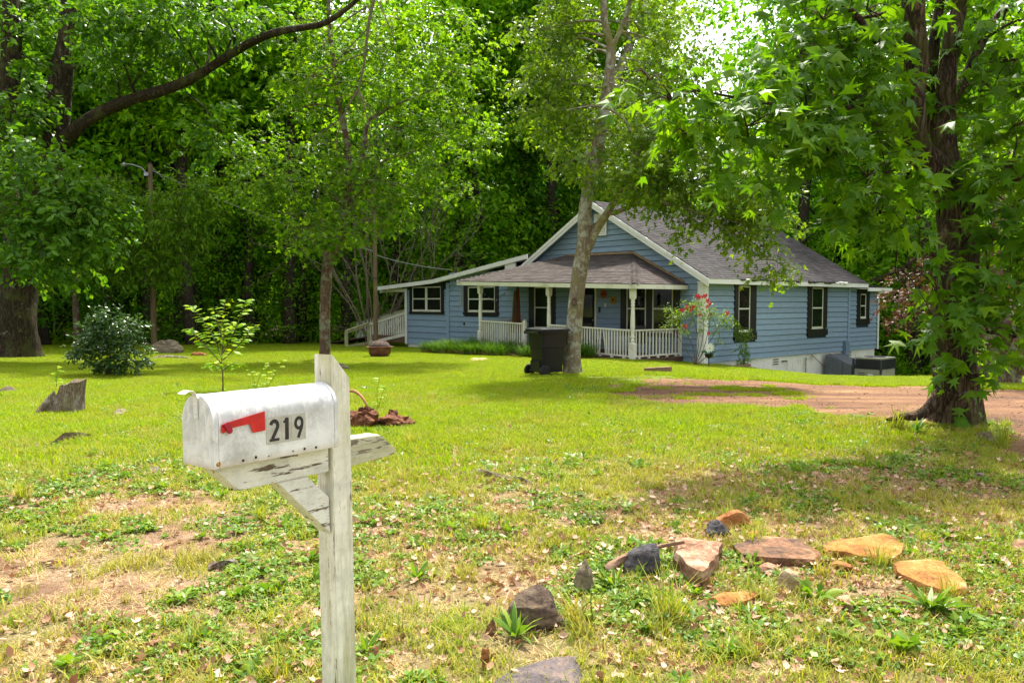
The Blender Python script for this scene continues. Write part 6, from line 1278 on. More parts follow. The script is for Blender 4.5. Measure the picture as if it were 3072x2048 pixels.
# small tree between the big tree and the lamp pole, with its pale drooping foliage
YT = 37.5; g = Vector((P(232, 1022, YT).x, YT, 0)); g.z = gz1(g.x, YT)
st_b = pb([(330, 620), (390, 620, 0, .8), (520, 600, 0, .6), (360, 690), (440, 680), (520, 660), (560, 720, 0, .8), (300, 740), (380, 760), (460, 750), (540, 780, 0, .7), (260, 690), (240, 800, 0, .7), (330, 810, 0, .7), (420, 820, 0, .8), (500, 830, 0, .6), (560, 560), (600, 640, 0, .8), (180, 760, 0, .8), (150, 850, 0, .5), (600, 570, 0, .7), (300, 540, 0, .8), (610, 720, 0, .5)], YT - 2.5, 1.15, 75, 1, .6, 1.2)
hero('dogwood_tree', 'small dark trunked tree between the massive left tree and the lamp pole', 'tree', g, [('trunk', [g - Vector((0, 0, .1)), px((230, 960), YT), px((226, 880), YT), px((236, 820), YT), px((260, 740), YT), px((330, 660), YT - .6)], [.17, .15, .13, .12, .10, .06]), ('limb', [px((232, 850), YT), px((200, 820), YT - .3), px((170, 790), YT - .5)], [.06, .04, .02]), ('limb', [px((250, 770), YT), px((340, 760), YT - .8), px((440, 730), YT - 1.4), px((540, 700), YT - 1.6)], [.07, .05, .04, .02])],
     M['bark_mid'], M['leaf_map'], st_b, L_LAN, dict(n_leaf=9, L=.6, size=.23, flat_=.6, droop=.35, jit=.08), .006, seg=12, flare=(.3, .3, 4, 0), seed=55)
# bare many stemmed tree behind the ramp
g = Vector((-6.9, 40.0, 0)); g.z = gz1(-6.9, 40.0); r_ = random.Random(9); bt = empty('bare_tree', g, 0, 'many stemmed grey brown tree with bare tangled twigs behind the access ramp', 'tree')
for (dx_, dz_, L) in ((-.62, 1, 4.2), (-.35, 1, 5.5), (-.15, 1, 6.5), (0, 1, 7), (.12, 1, 6.8), (.28, 1, 6.0), (.5, 1, 5.6), (.85, 1, 5.5), (1.3, 1, 5.4), (1.7, 1, 4.6), (-.05, 1, 5.0), (.4, 1, 4.4)):
    grow(B(), (r_.gauss(0, .22), r_.gauss(0, .25), -.1), (dx_, r_.gauss(0, .18), dz_), L, .055, 3, r_, None, .42, 0, (2, 4), 6, .07).ob('stem', M['bark_dead'], bt, smooth=True)
# gnarled tree and red leaved shrub at the right edge
g = G(3005, 1155); YG = min(g.y, 21.5); g = Vector((P(3005, 1155, YG).x, YG, gz1(P(3005, 1155, YG).x, YG)))
gn = [('trunk', [g - Vector((0, 0, .1)), px((2995, 1060), YG), px((2975, 1000), YG), px((2990, 900), YG), px((2975, 780), YG), px((3000, 640), YG), px((2990, 520), YG)], [.34, .24, .22, .20, .19, .14, .08]), ('limb', [px((3015, 1150), YG), px((3050, 1060), YG - .2), px((3020, 980), YG - .2), px((3070, 930), YG - .2), px((3110, 880), YG)], [.26, .20, .17, .15, .1]),
      ('limb', [px((2975, 800), YG), px((3030, 700), YG + .2), px((3050, 560), YG + .2), px((3020, 420), YG)], [.13, .11, .08, .04]), ('limb', [px((2990, 1140), YG), px((2930, 1100), YG - .1), px((2880, 1090), YG)], [.14, .08, .03])]
hero('gnarled_tree', 'gnarled twisted tree with orange brown lichened limbs at the right edge of the picture', 'tree', g, gn, M['bark_mid'], M['leaf_map'], pb([(2980, 560), (3050, 480), (3090, 640), (2950, 440), (3040, 360), (2900, 520), (2960, 1060, -.5, .4), (2890, 1080, 0, .4), (3030, 1090, -.5, .3)], YG, 1.1, 34, 1, .6), L_RH, dict(n_leaf=8, L=.5, size=.14, flat_=.5, droop=.3), .005, seg=20, flare=(.5, .4, 4, 0), seed=61, ridges=.08)
g = Vector((P(2830, 1050, 27).x, 27, 0)); g.z = gz1(g.x, g.y)
hero('japanese_maple', 'dark red leaved shrub seen behind the sweetgum trunk', 'shrub', g, [('trunk', [g, g + Vector((.1, 0, 1.2)), g + Vector((-.1, 0, 2.2))], [.09, .07, .04])], M['bark_far'], M['leaf_red'], pb([(2720, 860), (2780, 820), (2850, 840), (2930, 860), (2990, 900), (2760, 920), (2700, 920), (2900, 960), (2960, 990), (2820, 950), (2700, 970, 0, .6)], 27, .75, 30, 1, .8), L_LOB, dict(n_leaf=8, L=.35, size=.13, droop=.3), .004, seg=8, flare=None, seed=62)
# ================================================================ ground cover through geometry nodes (each one a single 'stuff' object)
def variant(name, V, Fc, mat):
    return bpy.data.objects.new(name, npmesh(name, V, Fc, mat))
def scatter(name, label, cat, pts, rz, sc, vi, variants, tilt=None):
    n = len(pts); me = bpy.data.meshes.new(name); me.vertices.add(n); me.vertices.foreach_set('co', np.asarray(pts, np.float32).ravel())
    ro = np.zeros((n, 3), np.float32); ro[:, 2] = rz
    if tilt is not None: ro[:, 0] = tilt[0]; ro[:, 1] = tilt[1]
    a = me.attributes.new('rot', 'FLOAT_VECTOR', 'POINT'); a.data.foreach_set('vector', ro.ravel())
    a = me.attributes.new('sc', 'FLOAT', 'POINT'); a.data.foreach_set('value', np.asarray(sc, np.float32))
    a = me.attributes.new('vi', 'INT', 'POINT'); a.data.foreach_set('value', np.asarray(vi, np.int32))
    o = link(name, me); ng = bpy.data.node_groups.new(name, 'GeometryNodeTree')
    ng.interface.new_socket('Geometry', in_out='INPUT', socket_type='NodeSocketGeometry'); ng.interface.new_socket('Geometry', in_out='OUTPUT', socket_type='NodeSocketGeometry')
    N = ng.nodes; gi = N.new('NodeGroupInput'); go = N.new('NodeGroupOutput'); ip = N.new('GeometryNodeInstanceOnPoints'); jn = N.new('GeometryNodeJoinGeometry')
    for v_ in variants[::-1]:
        oi = N.new('GeometryNodeObjectInfo'); oi.inputs['Object'].default_value = v_; oi.inputs['As Instance'].default_value = True; ng.links.new(oi.outputs['Geometry'], jn.inputs[0])
    def at_(nm, ty):
        q = N.new('GeometryNodeInputNamedAttribute'); q.data_type = ty; q.inputs['Name'].default_value = nm; return q.outputs['Attribute']
    ng.links.new(gi.outputs[0], ip.inputs['Points']); ng.links.new(jn.outputs[0], ip.inputs['Instance']); ip.inputs['Pick Instance'].default_value = True
    ng.links.new(at_('vi', 'INT'), ip.inputs['Instance Index'])
    er = N.new('FunctionNodeEulerToRotation'); ng.links.new(at_('rot', 'FLOAT_VECTOR'), er.inputs[0]); ng.links.new(er.outputs[0], ip.inputs['Rotation'])
    ng.links.new(at_('sc', 'FLOAT'), ip.inputs['Scale']); ng.links.new(ip.outputs[0], go.inputs[0])
    md = o.modifiers.new('scatter', 'NODES'); md.node_group = ng
    return tag(o, label, cat, kind='stuff')
def blades(rg, n, rad, h, w_, lean=.5, hv=.4):
    """a tuft of curved blades, three triangles each"""
    a = rg.random(n) * 6.283; r0 = rad * np.sqrt(rg.random(n)); x0 = np.cos(a) * r0; y0 = np.sin(a) * r0
    d = rg.random(n) * 6.283; ln = lean * (.3 + rg.random(n)); hh = h * (1 - hv + 2 * hv * rg.random(n)); dx_, dy_ = np.cos(d), np.sin(d); V = []
    for (t, ww) in ((0, 1), (.55, .8), (1, .0)):
        bx = x0 + dx_ * ln * hh * t ** 1.6; by = y0 + dy_ * ln * hh * t ** 1.6; bz = hh * t * (1 - .25 * ln * t)
        if ww: V += [np.stack([bx - dy_ * w_ * ww / 2, by + dx_ * w_ * ww / 2, bz], 1), np.stack([bx + dy_ * w_ * ww / 2, by - dx_ * w_ * ww / 2, bz], 1)]
        else: V += [np.stack([bx, by, bz], 1)]
    V = np.stack(V, 1); f = np.array([(0, 1, 3), (0, 3, 2), (2, 3, 4)])[None] + (np.arange(n) * 5)[:, None, None]; return V.reshape(-1, 3), f.reshape(-1, 3)
M['lawn'] = leafmat('lawn_grass', (.15, .27, .004), (.25, .37, .005), (.40, .46, .015), trans=.42, rough=.5, tcol=(1.35, 1.3, .4), patch=(.30, .31, .03))
M['turfg'] = leafmat('turf_grass', (.13, .25, .012), (.27, .35, .02), (.52, .44, .10), trans=.38, rough=.5, tcol=(1.3, 1.25, .5), patch=(.42, .30, .08))
M['dry'] = leafmat('dry_grass', (.45, .34, .14), (.62, .48, .24), (.5, .34, .16), trans=.25, rough=.6, tcol=(1.2, 1.05, .7))
M['weed'] = leafmat('broadleaf_weed', (.06, .15, .016), (.115, .22, .018), (.23, .33, .025), trans=.35, rough=.4, tcol=(1.4, 1.4, .45))
M['litter'] = leafmat('fallen_leaves', (.20, .10, .055), (.42, .25, .155), (.66, .48, .36), trans=.12, rough=.6, isl=False, tcol=(1.1, .9, .6))
rg = np.random.default_rng(99)
lawn_v = [variant('lawn_tuft', *blades(np.random.default_rng(k), 38, .11, .055, .0065, .7), M['lawn']) for k in range(4)] + [variant('lawn_tuft', *blades(np.random.default_rng(k + 9), 14, .1, .085, .006, .7), M['turfg']) for k in range(1)]
far_v = [variant('far_tuft', *blades(np.random.default_rng(20 + k), 46, .22, .038, .012, .7), M['lawn']) for k in range(3)]
turf_v = [variant('turf_tuft', *blades(np.random.default_rng(30 + k), 26, .075, .055, .0055, .95, .55), M['turfg']) for k in range(3)] + [variant('dry_tuft', *blades(np.random.default_rng(40), 40, .09, .03, .0028, 1.6, .5), M['dry']), variant('straw_mat', *blades(np.random.default_rng(41), 46, .12, .012, .0026, 6.0, .6), M['dry']), variant('tall_tuft', *blades(np.random.default_rng(43), 30, .05, .12, .0045, .8, .4), M['turfg'])]
def rnd_pts(n, x0, x1, y0, y1, cone=.66, pad=1.2):
    x = rg.uniform(x0, x1, n); y = rg.uniform(y0, y1, n); k = np.abs(x) < cone * y + pad; return x[k], y[k]
def clear(x, y):
    """keep off the driveway, out of the house and the trunk feet"""
    k = ~drive_mask(x, y); lx = (x - HO.x) * HV.x + (y - HO.y) * HV.y; la = (x - HO.x) * HU.x + (y - HO.y) * HU.y
    k &= ~((lx > -.05) & (la > -.02) & (lx < 13) & (la < 16.3)); k &= ~((lx > -2.5) & (lx <= 0) & (la > .75) & (la < 8.4)); return k
# lawn
x, y = rnd_pts(150000, -16, 16, 6.8, 24); k = (clear(x, y) | ((x < 5) & (y > 13) & (fbm(x * 1.2, y * 2.2, 17) > .55))) & (rg.random(len(x)) < lawnness(x, y) * 1.02 * np.clip(1.15 - (y - 8) * .02, .5, 1)) & (rg.random(len(x)) < .95)
sp_ = ~((x > 1.0) & (x < 5) & (y > 12) & (y < 17.5) & (fbm(x * .9, y * .9, 61) > .48)); k &= sp_ | (rg.random(len(x)) < .12)
x, y = x[k], y[k]; n = len(x)
scatter('lawn_grass', 'bright green mown lawn grass between the road edge and the house', 'grass', np.stack([x, y, gz(x, y)], 1), rg.random(n) * 6.28, rg.uniform(.6, 1.3, n) * (.45 + 1.1 * fbm(x * 1.1, y * 1.1, 5)), rg.choice(5, n, p=[.24, .24, .24, .24, .04]), lawn_v)
x, y = rnd_pts(56000, -34, 30, 23.5, 46, .72, 2); k = clear(x, y); x, y = x[k], y[k]; n = len(x)
scatter('far_lawn_grass', 'sunlit lawn grass running back to the edge of the wood', 'grass', np.stack([x, y, gz(x, y)], 1), rg.random(n) * 6.28, rg.uniform(.7, 1.3, n), rg.integers(0, 3, n), far_v)
# thin turf in front
x, y = rnd_pts(54000, -9, 9, 2.2, 13.5, .7, 1.2); g_ = tuft_mask(x, y); k = clear(x, y) & (rg.random(len(x)) < (.20 + .72 * g_) * (1 - .55 * lawnness(x, y))) & (rg.random(len(x)) < .92); x, y, g_ = x[k], y[k], g_[k]; n = len(x)
vi = np.where(rg.random(n) < .30 + .56 * g_, rg.integers(0, 3, n), np.where(rg.random(n) < .5, 3, 4)); vi = np.where(rg.random(n) < .018, 5, vi)
scatter('turf_grass', 'patchy yellow green turf and dry straw in the foreground', 'grass', np.stack([x, y, gz(x, y)], 1), rg.random(n) * 6.28, rg.uniform(.6, 1.3, n), vi, turf_v)
# rosette weeds
def rosette(seed, n, ln, up, tm=L_OV, mat='weed', wd=.6):
    q = np.random.default_rng(seed); a = np.arange(n) * 2.4 + q.normal(size=n) * .3; el = up + q.normal(size=n) * .18; d = np.stack([np.cos(a) * np.cos(el), np.sin(a) * np.cos(el), np.sin(el)], 1)
    t2 = (tm[0] * np.array([1, wd, 1]), tm[1]); nn = np.stack([-np.cos(a) * np.sin(el), -np.sin(a) * np.sin(el), np.cos(el)], 1) + q.normal(size=(n, 3)) * .15
    V_, F_ = leaf_arrays(np.zeros((n, 3)) + np.array([0, 0, .008]) + q.normal(size=(n, 3)) * .004, d, nn, ln * q.uniform(.6, 1.15, n), t2); V_[:, 2] = np.maximum(V_[:, 2], .003 + .02 * q.random()); return variant('weed_rosette', V_, F_, M[mat])
def clover(seed, big=1.0, mat='turfg'):
    q = np.random.default_rng(seed); n = 70; r0 = .10 * np.sqrt(q.random(n)); a = q.random(n) * 6.28; c = np.stack([np.cos(a) * r0, np.sin(a) * r0, .012 + .022 * q.random(n)], 1); d = q.normal(size=(n, 3)); d[:, 2] *= .25
    V_, F_ = leaf_arrays(c, d, np.array([0, 0, 1.0]) + q.normal(size=(n, 3)) * .3, q.uniform(.010, .022, n) * big, (L_RH[0] * np.array([1, 1.5, 1]), L_RH[1])); return variant('clover_mat', V_, F_, M[mat])
ros = [rosette(1, 12, .085, .25, L_LOB, wd=.55), rosette(2, 13, .085, .45, L_LAN, wd=.8), rosette(3, 16, .06, .18, L_LOB, wd=.6), rosette(4, 12, .10, .6, L_LOB, wd=.5), clover(5), clover(6, 1.5, 'weed'), clover(7, 1.9, 'weed'), rosette(8, 20, .06, .5, L_LOB, wd=.45), rosette(9, 26, .05, .35, L_LOB, wd=.6)]
x, y = rnd_pts(31000, -9, 9, 2.4, 15, .7, 1.0); cl = fbm(x * 1.3, y * 1.3, 91, 3); k = clear(x, y) & (rg.random(len(x)) < sstep(.40, .60, cl) * (1 - .72 * lawnness(x, y))); x, y = x[k], y[k]; n = len(x)
scatter('broadleaf_weeds', 'low broad leaved weeds and clover scattered through the thin turf', 'weeds', np.stack([x, y, gz(x, y)], 1), rg.random(n) * 6.28, rg.uniform(.5, 1.25, n), rg.choice(9, n, p=[.10, .08, .10, .05, .12, .16, .13, .13, .13]), ros, (rg.normal(0, .12, n), rg.normal(0, .12, n)))
# fallen leaves
def dead_leaf(seed):
    q = np.random.default_rng(seed); tv, tf = (L_OV if seed % 2 else L_LOB); v_ = tv.copy() * np.array([1, 1.3, 1]); v_[:, 2] = (v_[:, 0] - .5) ** 2 * q.uniform(.4, 1.2) + np.abs(v_[:, 1]) * q.uniform(.2, .9); return variant('fallen_leaf', v_, np.array(tf), M['litter'])
dl = [dead_leaf(k) for k in range(6)]
x, y = rnd_pts(70000, -9, 9, 2.3, 12.5, .7, 1.0); g_ = fbm(x * .9 + 4, y * .9, 13, 4); near = np.exp(-((x - 2.2) ** 2 / 2.5 + (y - 4.4) ** 2 / 1.2)); k = clear(x, y) & (rg.random(len(x)) < (sstep(.36, .58, g_) * .75 + .16 + near * .8) * (1 - .85 * lawnness(x, y)) * np.clip(1.5 - y * .09, .3, 1)); x, y = x[k], y[k]; n = len(x)
scatter('leaf_litter', 'curled brown fallen leaves lying in the thin turf', 'leaf litter', np.stack([x, y, gz(x, y) + rg.uniform(.004, .03, n)], 1), rg.random(n) * 6.28, rg.uniform(.02, .060, n), rg.integers(0, 6, n), dl, (rg.normal(0, .6, n), rg.normal(0, .5, n)))
# mulch, twigs and gravel on the bare ground by the drive
def chip(seed):
    q = np.random.default_rng(seed); v_ = np.array([(x_, y_, z_) for x_ in (-1, 1) for y_ in (-.3, .3) for z_ in (0, .35)]) * q.uniform(.6, 1.2, (8, 1)); return variant('bark_chip', v_, np.array([(0, 1, 3, 2), (4, 6, 7, 5), (0, 4, 5, 1), (2, 3, 7, 6), (1, 5, 7, 3)]), M['rk_brown'] if seed % 2 else M['oldwood'])
ch = [chip(k) for k in range(4)]
x, y = rnd_pts(24000, -8, 16, 2.4, 20, .7, 1.0); k = (drive_mask(x, y) & (rg.random(len(x)) < .12 + .6 * sstep(.5, .62, fbm(x * .8, y * .8, 3)) * (y > 14))) | ((x > 1.0) & (x < 5) & (y > 12) & (y < 17.5) & (rg.random(len(x)) < .5)) | (rg.random(len(x)) < .05); x, y = x[k], y[k]; n = len(x)
scatter('bark_chips', 'small bark chips and bits of gravel on the bare ground', 'debris', np.stack([x, y, gz(x, y) + .008], 1), rg.random(n) * 6.28, rg.uniform(.006, .026, n), rg.integers(0, 4, n), ch, (rg.normal(0, .3, n), rg.normal(0, .3, n)))

# ================================================================ shrubs and single plants
def plant(name, label, cat, base_, stems, blobs, tm, mat, lf, bark='bark_far', group=None, seed=1, sr=.012):
    t = empty(name, base_, 0, label, cat, group); bx = Vector(base_); sb = []
    for i, st in enumerate(stems):
        pts = [Vector(p) - bx for p in st]; B().tube(spline(pts, 4), lerpr([sr, sr * .4], len(pts) * 4 - 3), 6).ob('stem', M[bark], t, smooth=True)
    q = np.random.default_rng(seed); bl = [(x - bx.x, y - bx.y, z - bx.z, a, b, c, n) for (x, y, z, a, b, c, n) in blobs]
    if bl:
        P_, D_, N_, S_, TW = sprays(bl, q, **lf); V_, F_ = leaf_arrays(P_, D_, N_, S_, tm); link('foliage', npmesh('foliage', V_, F_, mat), t)
        V_, F_ = twig_arrays(TW, .004); link('twigs', npmesh('twigs', V_, F_, M[bark]), t)
    return t
g = G(325, 1136); YU = g.y + .5; g = Vector((P(325, 1136, YU).x, YU, gz1(P(325, 1136, YU).x, YU)))
plant('dark_shrub', 'round dark green glossy shrub on the lawn left of the young sapling', 'shrub', g, [[g, px((300 + 30 * k, 1060), YU), px((250 + 60 * k, 990), YU)] for k in range(-1, 4)],
      pb([(330, 1080), (280, 1070), (380, 1075), (300, 1020), (350, 1020), (260, 1030, 0, .9), (400, 1030, 0, .9), (320, 970), (370, 980, 0, .9), (280, 990, 0, .8), (245, 1060, 0, .7), (225, 1050, 0, .4), (430, 1080, 0, .5), (340, 1100, 0, .8), (410, 980, 0, .6), (300, 945, 0, .5), (360, 945, 0, .4)], YU, .30, 42, 1, .8), L_OV, M['leaf_bush'], dict(n_leaf=8, L=.2, size=.085, flat_=.1, droop=.1, jit=.02, shell=.4), seed=71)
# sapling: its big leaves one by one
g = G(669, 1180); YS_ = g.y; sap = empty('young_sapling', g, 0, 'young sapling with bright yellow green pointed leaves behind the mailbox', 'sapling'); q = random.Random(8)
lmb = bpy.data.meshes.new('leaf'); lmb.from_pydata([tuple(v_) for v_ in (L_LAN[0] * np.array([1, 1.5, 1.3]))], [], L_LAN[1]); lmb.materials.append(leafmat('sapling_leaves', (.12, .27, .012), (.26, .42, .012), (.44, .54, .02), trans=.5, isl=False))
st_ = [[(669, 1180), (668, 1120), (664, 1070)], [(664, 1075), (672, 1000), (668, 950), (680, 895)], [(666, 1080), (640, 1010), (600, 950), (565, 915)], [(664, 1090), (620, 1040), (580, 1000), (560, 985)], [(668, 1060), (700, 1000), (728, 930), (738, 900)], [(668, 1080), (710, 1040), (745, 1000), (770, 975)], [(668, 1020), (650, 960), (640, 920)], [(668, 1110), (640, 1090), (610, 1100)], [(668, 1110), (700, 1090), (725, 1090)]]
for i, s_ in enumerate(st_):
    pts = [P(x, y, YS_ + (0 if i < 2 else q.uniform(-.15, .15)) * (1 if j else 0)) - g for j, (x, y) in enumerate(s_)]; sp = spline(pts, 4); B().tube(sp, lerpr([.011 if i else .016, .003], len(sp)), 6).ob('stem', M['bark_mid'], sap, smooth=True)
    if i == 0: continue
    L_ = 0; nl = 36 if i < 6 else 18
    for k in range(nl):
        t_ = .15 + .85 * k / nl; f = t_ * (len(sp) - 1); p = sp[int(f)].lerp(sp[min(int(f) + 1, len(sp) - 1)], f - int(f)); dd = (sp[min(int(f) + 1, len(sp) - 1)] - sp[int(f) - 1 if int(f) else 0]).normalized(); side = Vector((1, q.gauss(0, .7), 0)).normalized() * (1 if k % 2 else -1)
        d = (dd * .5 + side * .9 + Vector((0, 0, -.25 + q.gauss(0, .2)))).normalized(); nn = Vector((q.gauss(0, .3), -.35 + q.gauss(0, .3), 1)); Y_ = nn.cross(d).normalized(); Z_ = d.cross(Y_); sz = .19 * q.uniform(.6, 1.1) * (1.15 - .4 * t_); o = link('leaf', lmb, sap)
        o.matrix_local = Matrix(((d.x * sz, Y_.x * sz, Z_.x * sz, p.x), (d.y * sz, Y_.y * sz, Z_.y * sz, p.y), (d.z * sz, Y_.z * sz, Z_.z * sz, p.z), (0, 0, 0, 1)))
def sprout(px0, py0, h_px, label, seed, sc=1.0, Y=None, n=12):
    g = G(px0, py0) if Y is None else Vector((P(px0, py0, Y).x, Y, P(px0, py0, Y).z)); q = random.Random(seed); t = empty('sprout', g, 0, label, 'sprout'); H_ = h_px * g.y / F_PX
    for s_ in range(2):
        e = Vector((q.gauss(0, .25) * H_, q.gauss(0, .1) * H_, H_ * (1 - .25 * s_))); sp = spline([Vector((0, 0, 0)), e * .5 + Vector((q.gauss(0, .03), 0, 0)), e], 4); B().tube(sp, lerpr([.006, .002], len(sp)), 5).ob('stem', M['weed'], t)
        for k in range(n // 2):
            p = sp[min(len(sp) - 1, 2 + int(k * (len(sp) - 2) / (n / 2)))]; a = q.random() * 6.28; d = Vector((math.cos(a), math.sin(a) * .6, .15)).normalized(); Z_ = Vector((0, -.5, 1)).normalized(); Y_ = Z_.cross(d).normalized(); Z_ = d.cross(Y_); sz = H_ * .24 * sc * q.uniform(.7, 1.1); o = link('leaf', lmb, t)
            o.matrix_local = Matrix(((d.x * sz, Y_.x * sz, Z_.x * sz, p.x), (d.y * sz, Y_.y * sz, Z_.y * sz, p.y), (d.z * sz, Y_.z * sz, Z_.z * sz, p.z), (0, 0, 0, 1)))
sprout(765, 1170, 80, 'pale green sprout just above the middle of the mailbox', 1, n=20); sprout(800, 1165, 85, 'slightly taller pale sprout beside the first one above the mailbox', 2, n=18); sprout(1135, 1225, 90, 'pale green sprout growing beside the red clay mound', 3, n=14)
sprout(170, 1160, 62, 'yellow green sprout growing out of the back of the tree stump', 4, 1.5, G(190, 1232).y + .25, 14); sprout(455, 1075, 40, 'light green broad leaved sprout at the left foot of the dark shrub', 6, 1.6)
sprout(1780, 1862, 95, 'small upright weed with thin stems between the stones', 7, .8)
# rose bush and thin shrub at the house corner
g = G(2085, 1108); YR = 23.6; g = Vector((P(2085, 1108, YR).x, YR, gz1(P(2085, 1108, YR).x, YR))); q = random.Random(4)
canes = [[g, px((2078, 1040), YR), px((2040, 960), YR), px((2010, 930), YR)], [g, px((2095, 1020), YR), px((2075, 940), YR), px((2060, 900), YR)], [g, px((2105, 1030), YR), px((2110, 960), YR), px((2085, 895), YR)], [g, px((2120, 1040), YR), px((2150, 990), YR), px((2180, 945), YR)], [g, px((2110, 1050), YR), px((2130, 960), YR), px((2125, 915), YR)], [g, px((2060, 1050), YR), px((2030, 1000), YR), px((2020, 960), YR)], [g, px((2130, 1060), YR), px((2155, 1020), YR), px((2160, 980), YR)]]
rose = plant('rose_bush', 'tall leggy rose bush with red flowers at the white corner of the house', 'rose bush', g, canes, pb([(2060, 930), (2095, 925), (2030, 950, 0, .8), (2120, 935), (2165, 955), (2185, 965, 0, .7), (2010, 970, 0, .6), (2045, 975, 0, .8), (2090, 905, 0, .7), (2140, 985, 0, .6), (2110, 980, 0, .6), (2005, 930, 0, .5), (2060, 1000, 0, .4), (2150, 1020, 0, .4), (2130, 1060, 0, .3)], YR, .28, 42, 1, .8), L_OV, M['leaf_oak'], dict(n_leaf=7, L=.15, size=.055, flat_=.1, droop=.1, jit=.03), 'bark_mid', seed=72, sr=.014)
rm = pm('red_petals', (.62, .012, .06), (.45, .006, .03), (.75, .12, .14), scale=20, rough=.5)
for (x, y) in ((2063, 925), (2070, 932), (2052, 930), (2075, 922), (2118, 921), (2130, 942), (2052, 976), (2058, 980), (2090, 888), (2105, 890), (2098, 893), (2120, 902), (2096, 945), (2180, 940), (2060, 917), (2042, 930), (2112, 888), (2125, 1000), (2125, 912)):
    p = P(x + q.uniform(-3, 3), y, YR - .22) - g; b_ = B(); s_ = q.uniform(.05, .085)
    for k in range(9):
        a = k * 2.4; rr_ = .25 + .75 * k / 9; b_.add([(p.x, p.y, p.z - s_ * .3), (p.x + math.cos(a) * s_ * rr_, p.y - s_ * .4, p.z + math.sin(a) * s_ * rr_), (p.x + math.cos(a + .5) * s_ * rr_ * 1.2, p.y - s_ * .2, p.z + math.sin(a + .5) * s_ * rr_ * 1.2), (p.x + math.cos(a + 1) * s_ * rr_, p.y - s_ * .5, p.z + math.sin(a + 1) * s_ * rr_)], [(0, 1, 2, 3)])
    b_.ob('flower', rm, rose)
g = Vector((P(2232, 1102, 25.4).x, 25.4, 0)); g.z = gz1(g.x, g.y)
plant('thin_shrub', 'thin upright yellow green shrub under the first tall side window', 'shrub', g, [[g, px((2225, 1040), 25.4), px((2210, 960), 25.4)], [g, px((2238, 1040), 25.4), px((2250, 990), 25.4)]], pb([(2214, 965, 0, .4), (2205, 985, 0, .6), (2220, 1000, 0, .7), (2230, 1020, 0, .7), (2225, 1045, 0, .7), (2238, 1060, 0, .7), (2232, 1085, 0, .9), (2245, 1000, 0, .6), (2200, 1000, 0, .4), (2225, 1095, 0, .8)], 25.4, .22, 40, 1, 1), L_OV, M['leaf_map'], dict(n_leaf=8, L=.16, size=.055, flat_=.2, jit=.02), 'bark_mid', seed=73)
# border of long arching leaves in front of the porch
M['strap'] = leafmat('strap_leaves', (.035, .11, .014), (.07, .17, .018), (.15, .25, .03), trans=.35, tcol=(1.4, 1.4, .4)); M['strapdry'] = leafmat('withered_strap_leaves', (.20, .14, .06), (.34, .25, .12), (.16, .10, .05), trans=.15)
lcl = [npmesh('foliage', *blades(np.random.default_rng(60 + k), 260, .24, .56, .020, .9, .3), M['strap']) for k in range(3)]; lcd = [npmesh('withered_leaves', *blades(np.random.default_rng(70 + k), 150, .34, .26, .014, 1.6, .4), M['strapdry']) for k in range(3)]
q = random.Random(5); LB = []
for i in range(19): a = 9.8 - i * .43; LB.append((-3.1 + q.uniform(-.1, .1), a, .8 + .3 * (i % 3) / 2))
for i in range(19): a = 9.7 - i * .43; LB.append((-3.55 + q.uniform(-.1, .1), a, .9))
LB = [t for t in LB if not 4.25 < t[1] < 5.3]
for (b, a, s_) in LB:
    if a < 2.0: continue
    w0 = hw(b, a, 0); t = empty('border_plant', (w0.x, w0.y, gz1(w0.x, w0.y) - .01), q.random() * 6.28, 'clump of long arching green leaves with withered bases in the border along the porch', 'border plant', 'border plants along the front of the porch'); t.scale = (s_ * 1.15, s_ * 1.15, s_ * q.uniform(.85, 1.15)); k = q.randrange(3); link('foliage', lcl[k], t); link('withered_leaves', lcd[k], t)
# tree stump
g = G(212, 1236); st = empty('tree_stump', g, 0, 'low weathered grey tree stump with spreading roots on the left of the lawn', 'stump'); YT_ = g.y; u1 = YT_ / F_PX
M['stumpw'] = barkmat('weathered_stump_wood', (.40, .31, .23), (.12, .085, .06), (.42, .38, .33), .52, 2.2, .02, (.18, .17, .05)); q = random.Random(3); n = 18; b_ = B(); rg_ = []
for (z, cx, r_) in ((-.05, -.12, .34), (.03, -.10, .29), (.10, -.06, .25), (.18, -.02, .22), (.27, .02, .205), (.34, .05, .20), (.35, .05, .15), (.33, .05, .05)):
    rg_.append([(cx + math.cos(a) * r_ * (1 + .16 * math.sin(3 * a + 1) + .1 * math.sin(7 * a) + (.35 * max(0, math.cos(a - 3.3)) if z < .1 else 0)), math.sin(a) * r_ * (1 + .1 * math.sin(4 * a)), z + (.035 * math.cos(a) if z > .25 else 0) + (q.gauss(0, .012) if z > .30 else 0)) for a in [2 * math.pi * k / n for k in range(n)]])
b_.add(*loft(rg_)); b_.ob('stump_wood', M['stumpw'], st, smooth=True)
for pts in ([(-.1, -.05, .12), (-.3, -.15, .07), (-.5, -.25, -.02)], [(.1, -.1, .1), (.2, -.25, .0)], [(-.15, .1, .1), (-.35, .2, 0)], [(-.2, -.1, .2), (-.35, -.2, .1), (-.45, -.4, -.02)]): B().tube(spline([Vector(p) for p in pts], 4), lerpr([.075, .03], len(pts) * 4 - 3), 8).ob('root', M['stumpw'], st, smooth=True)
st.scale = (.78, .78, 1.25)
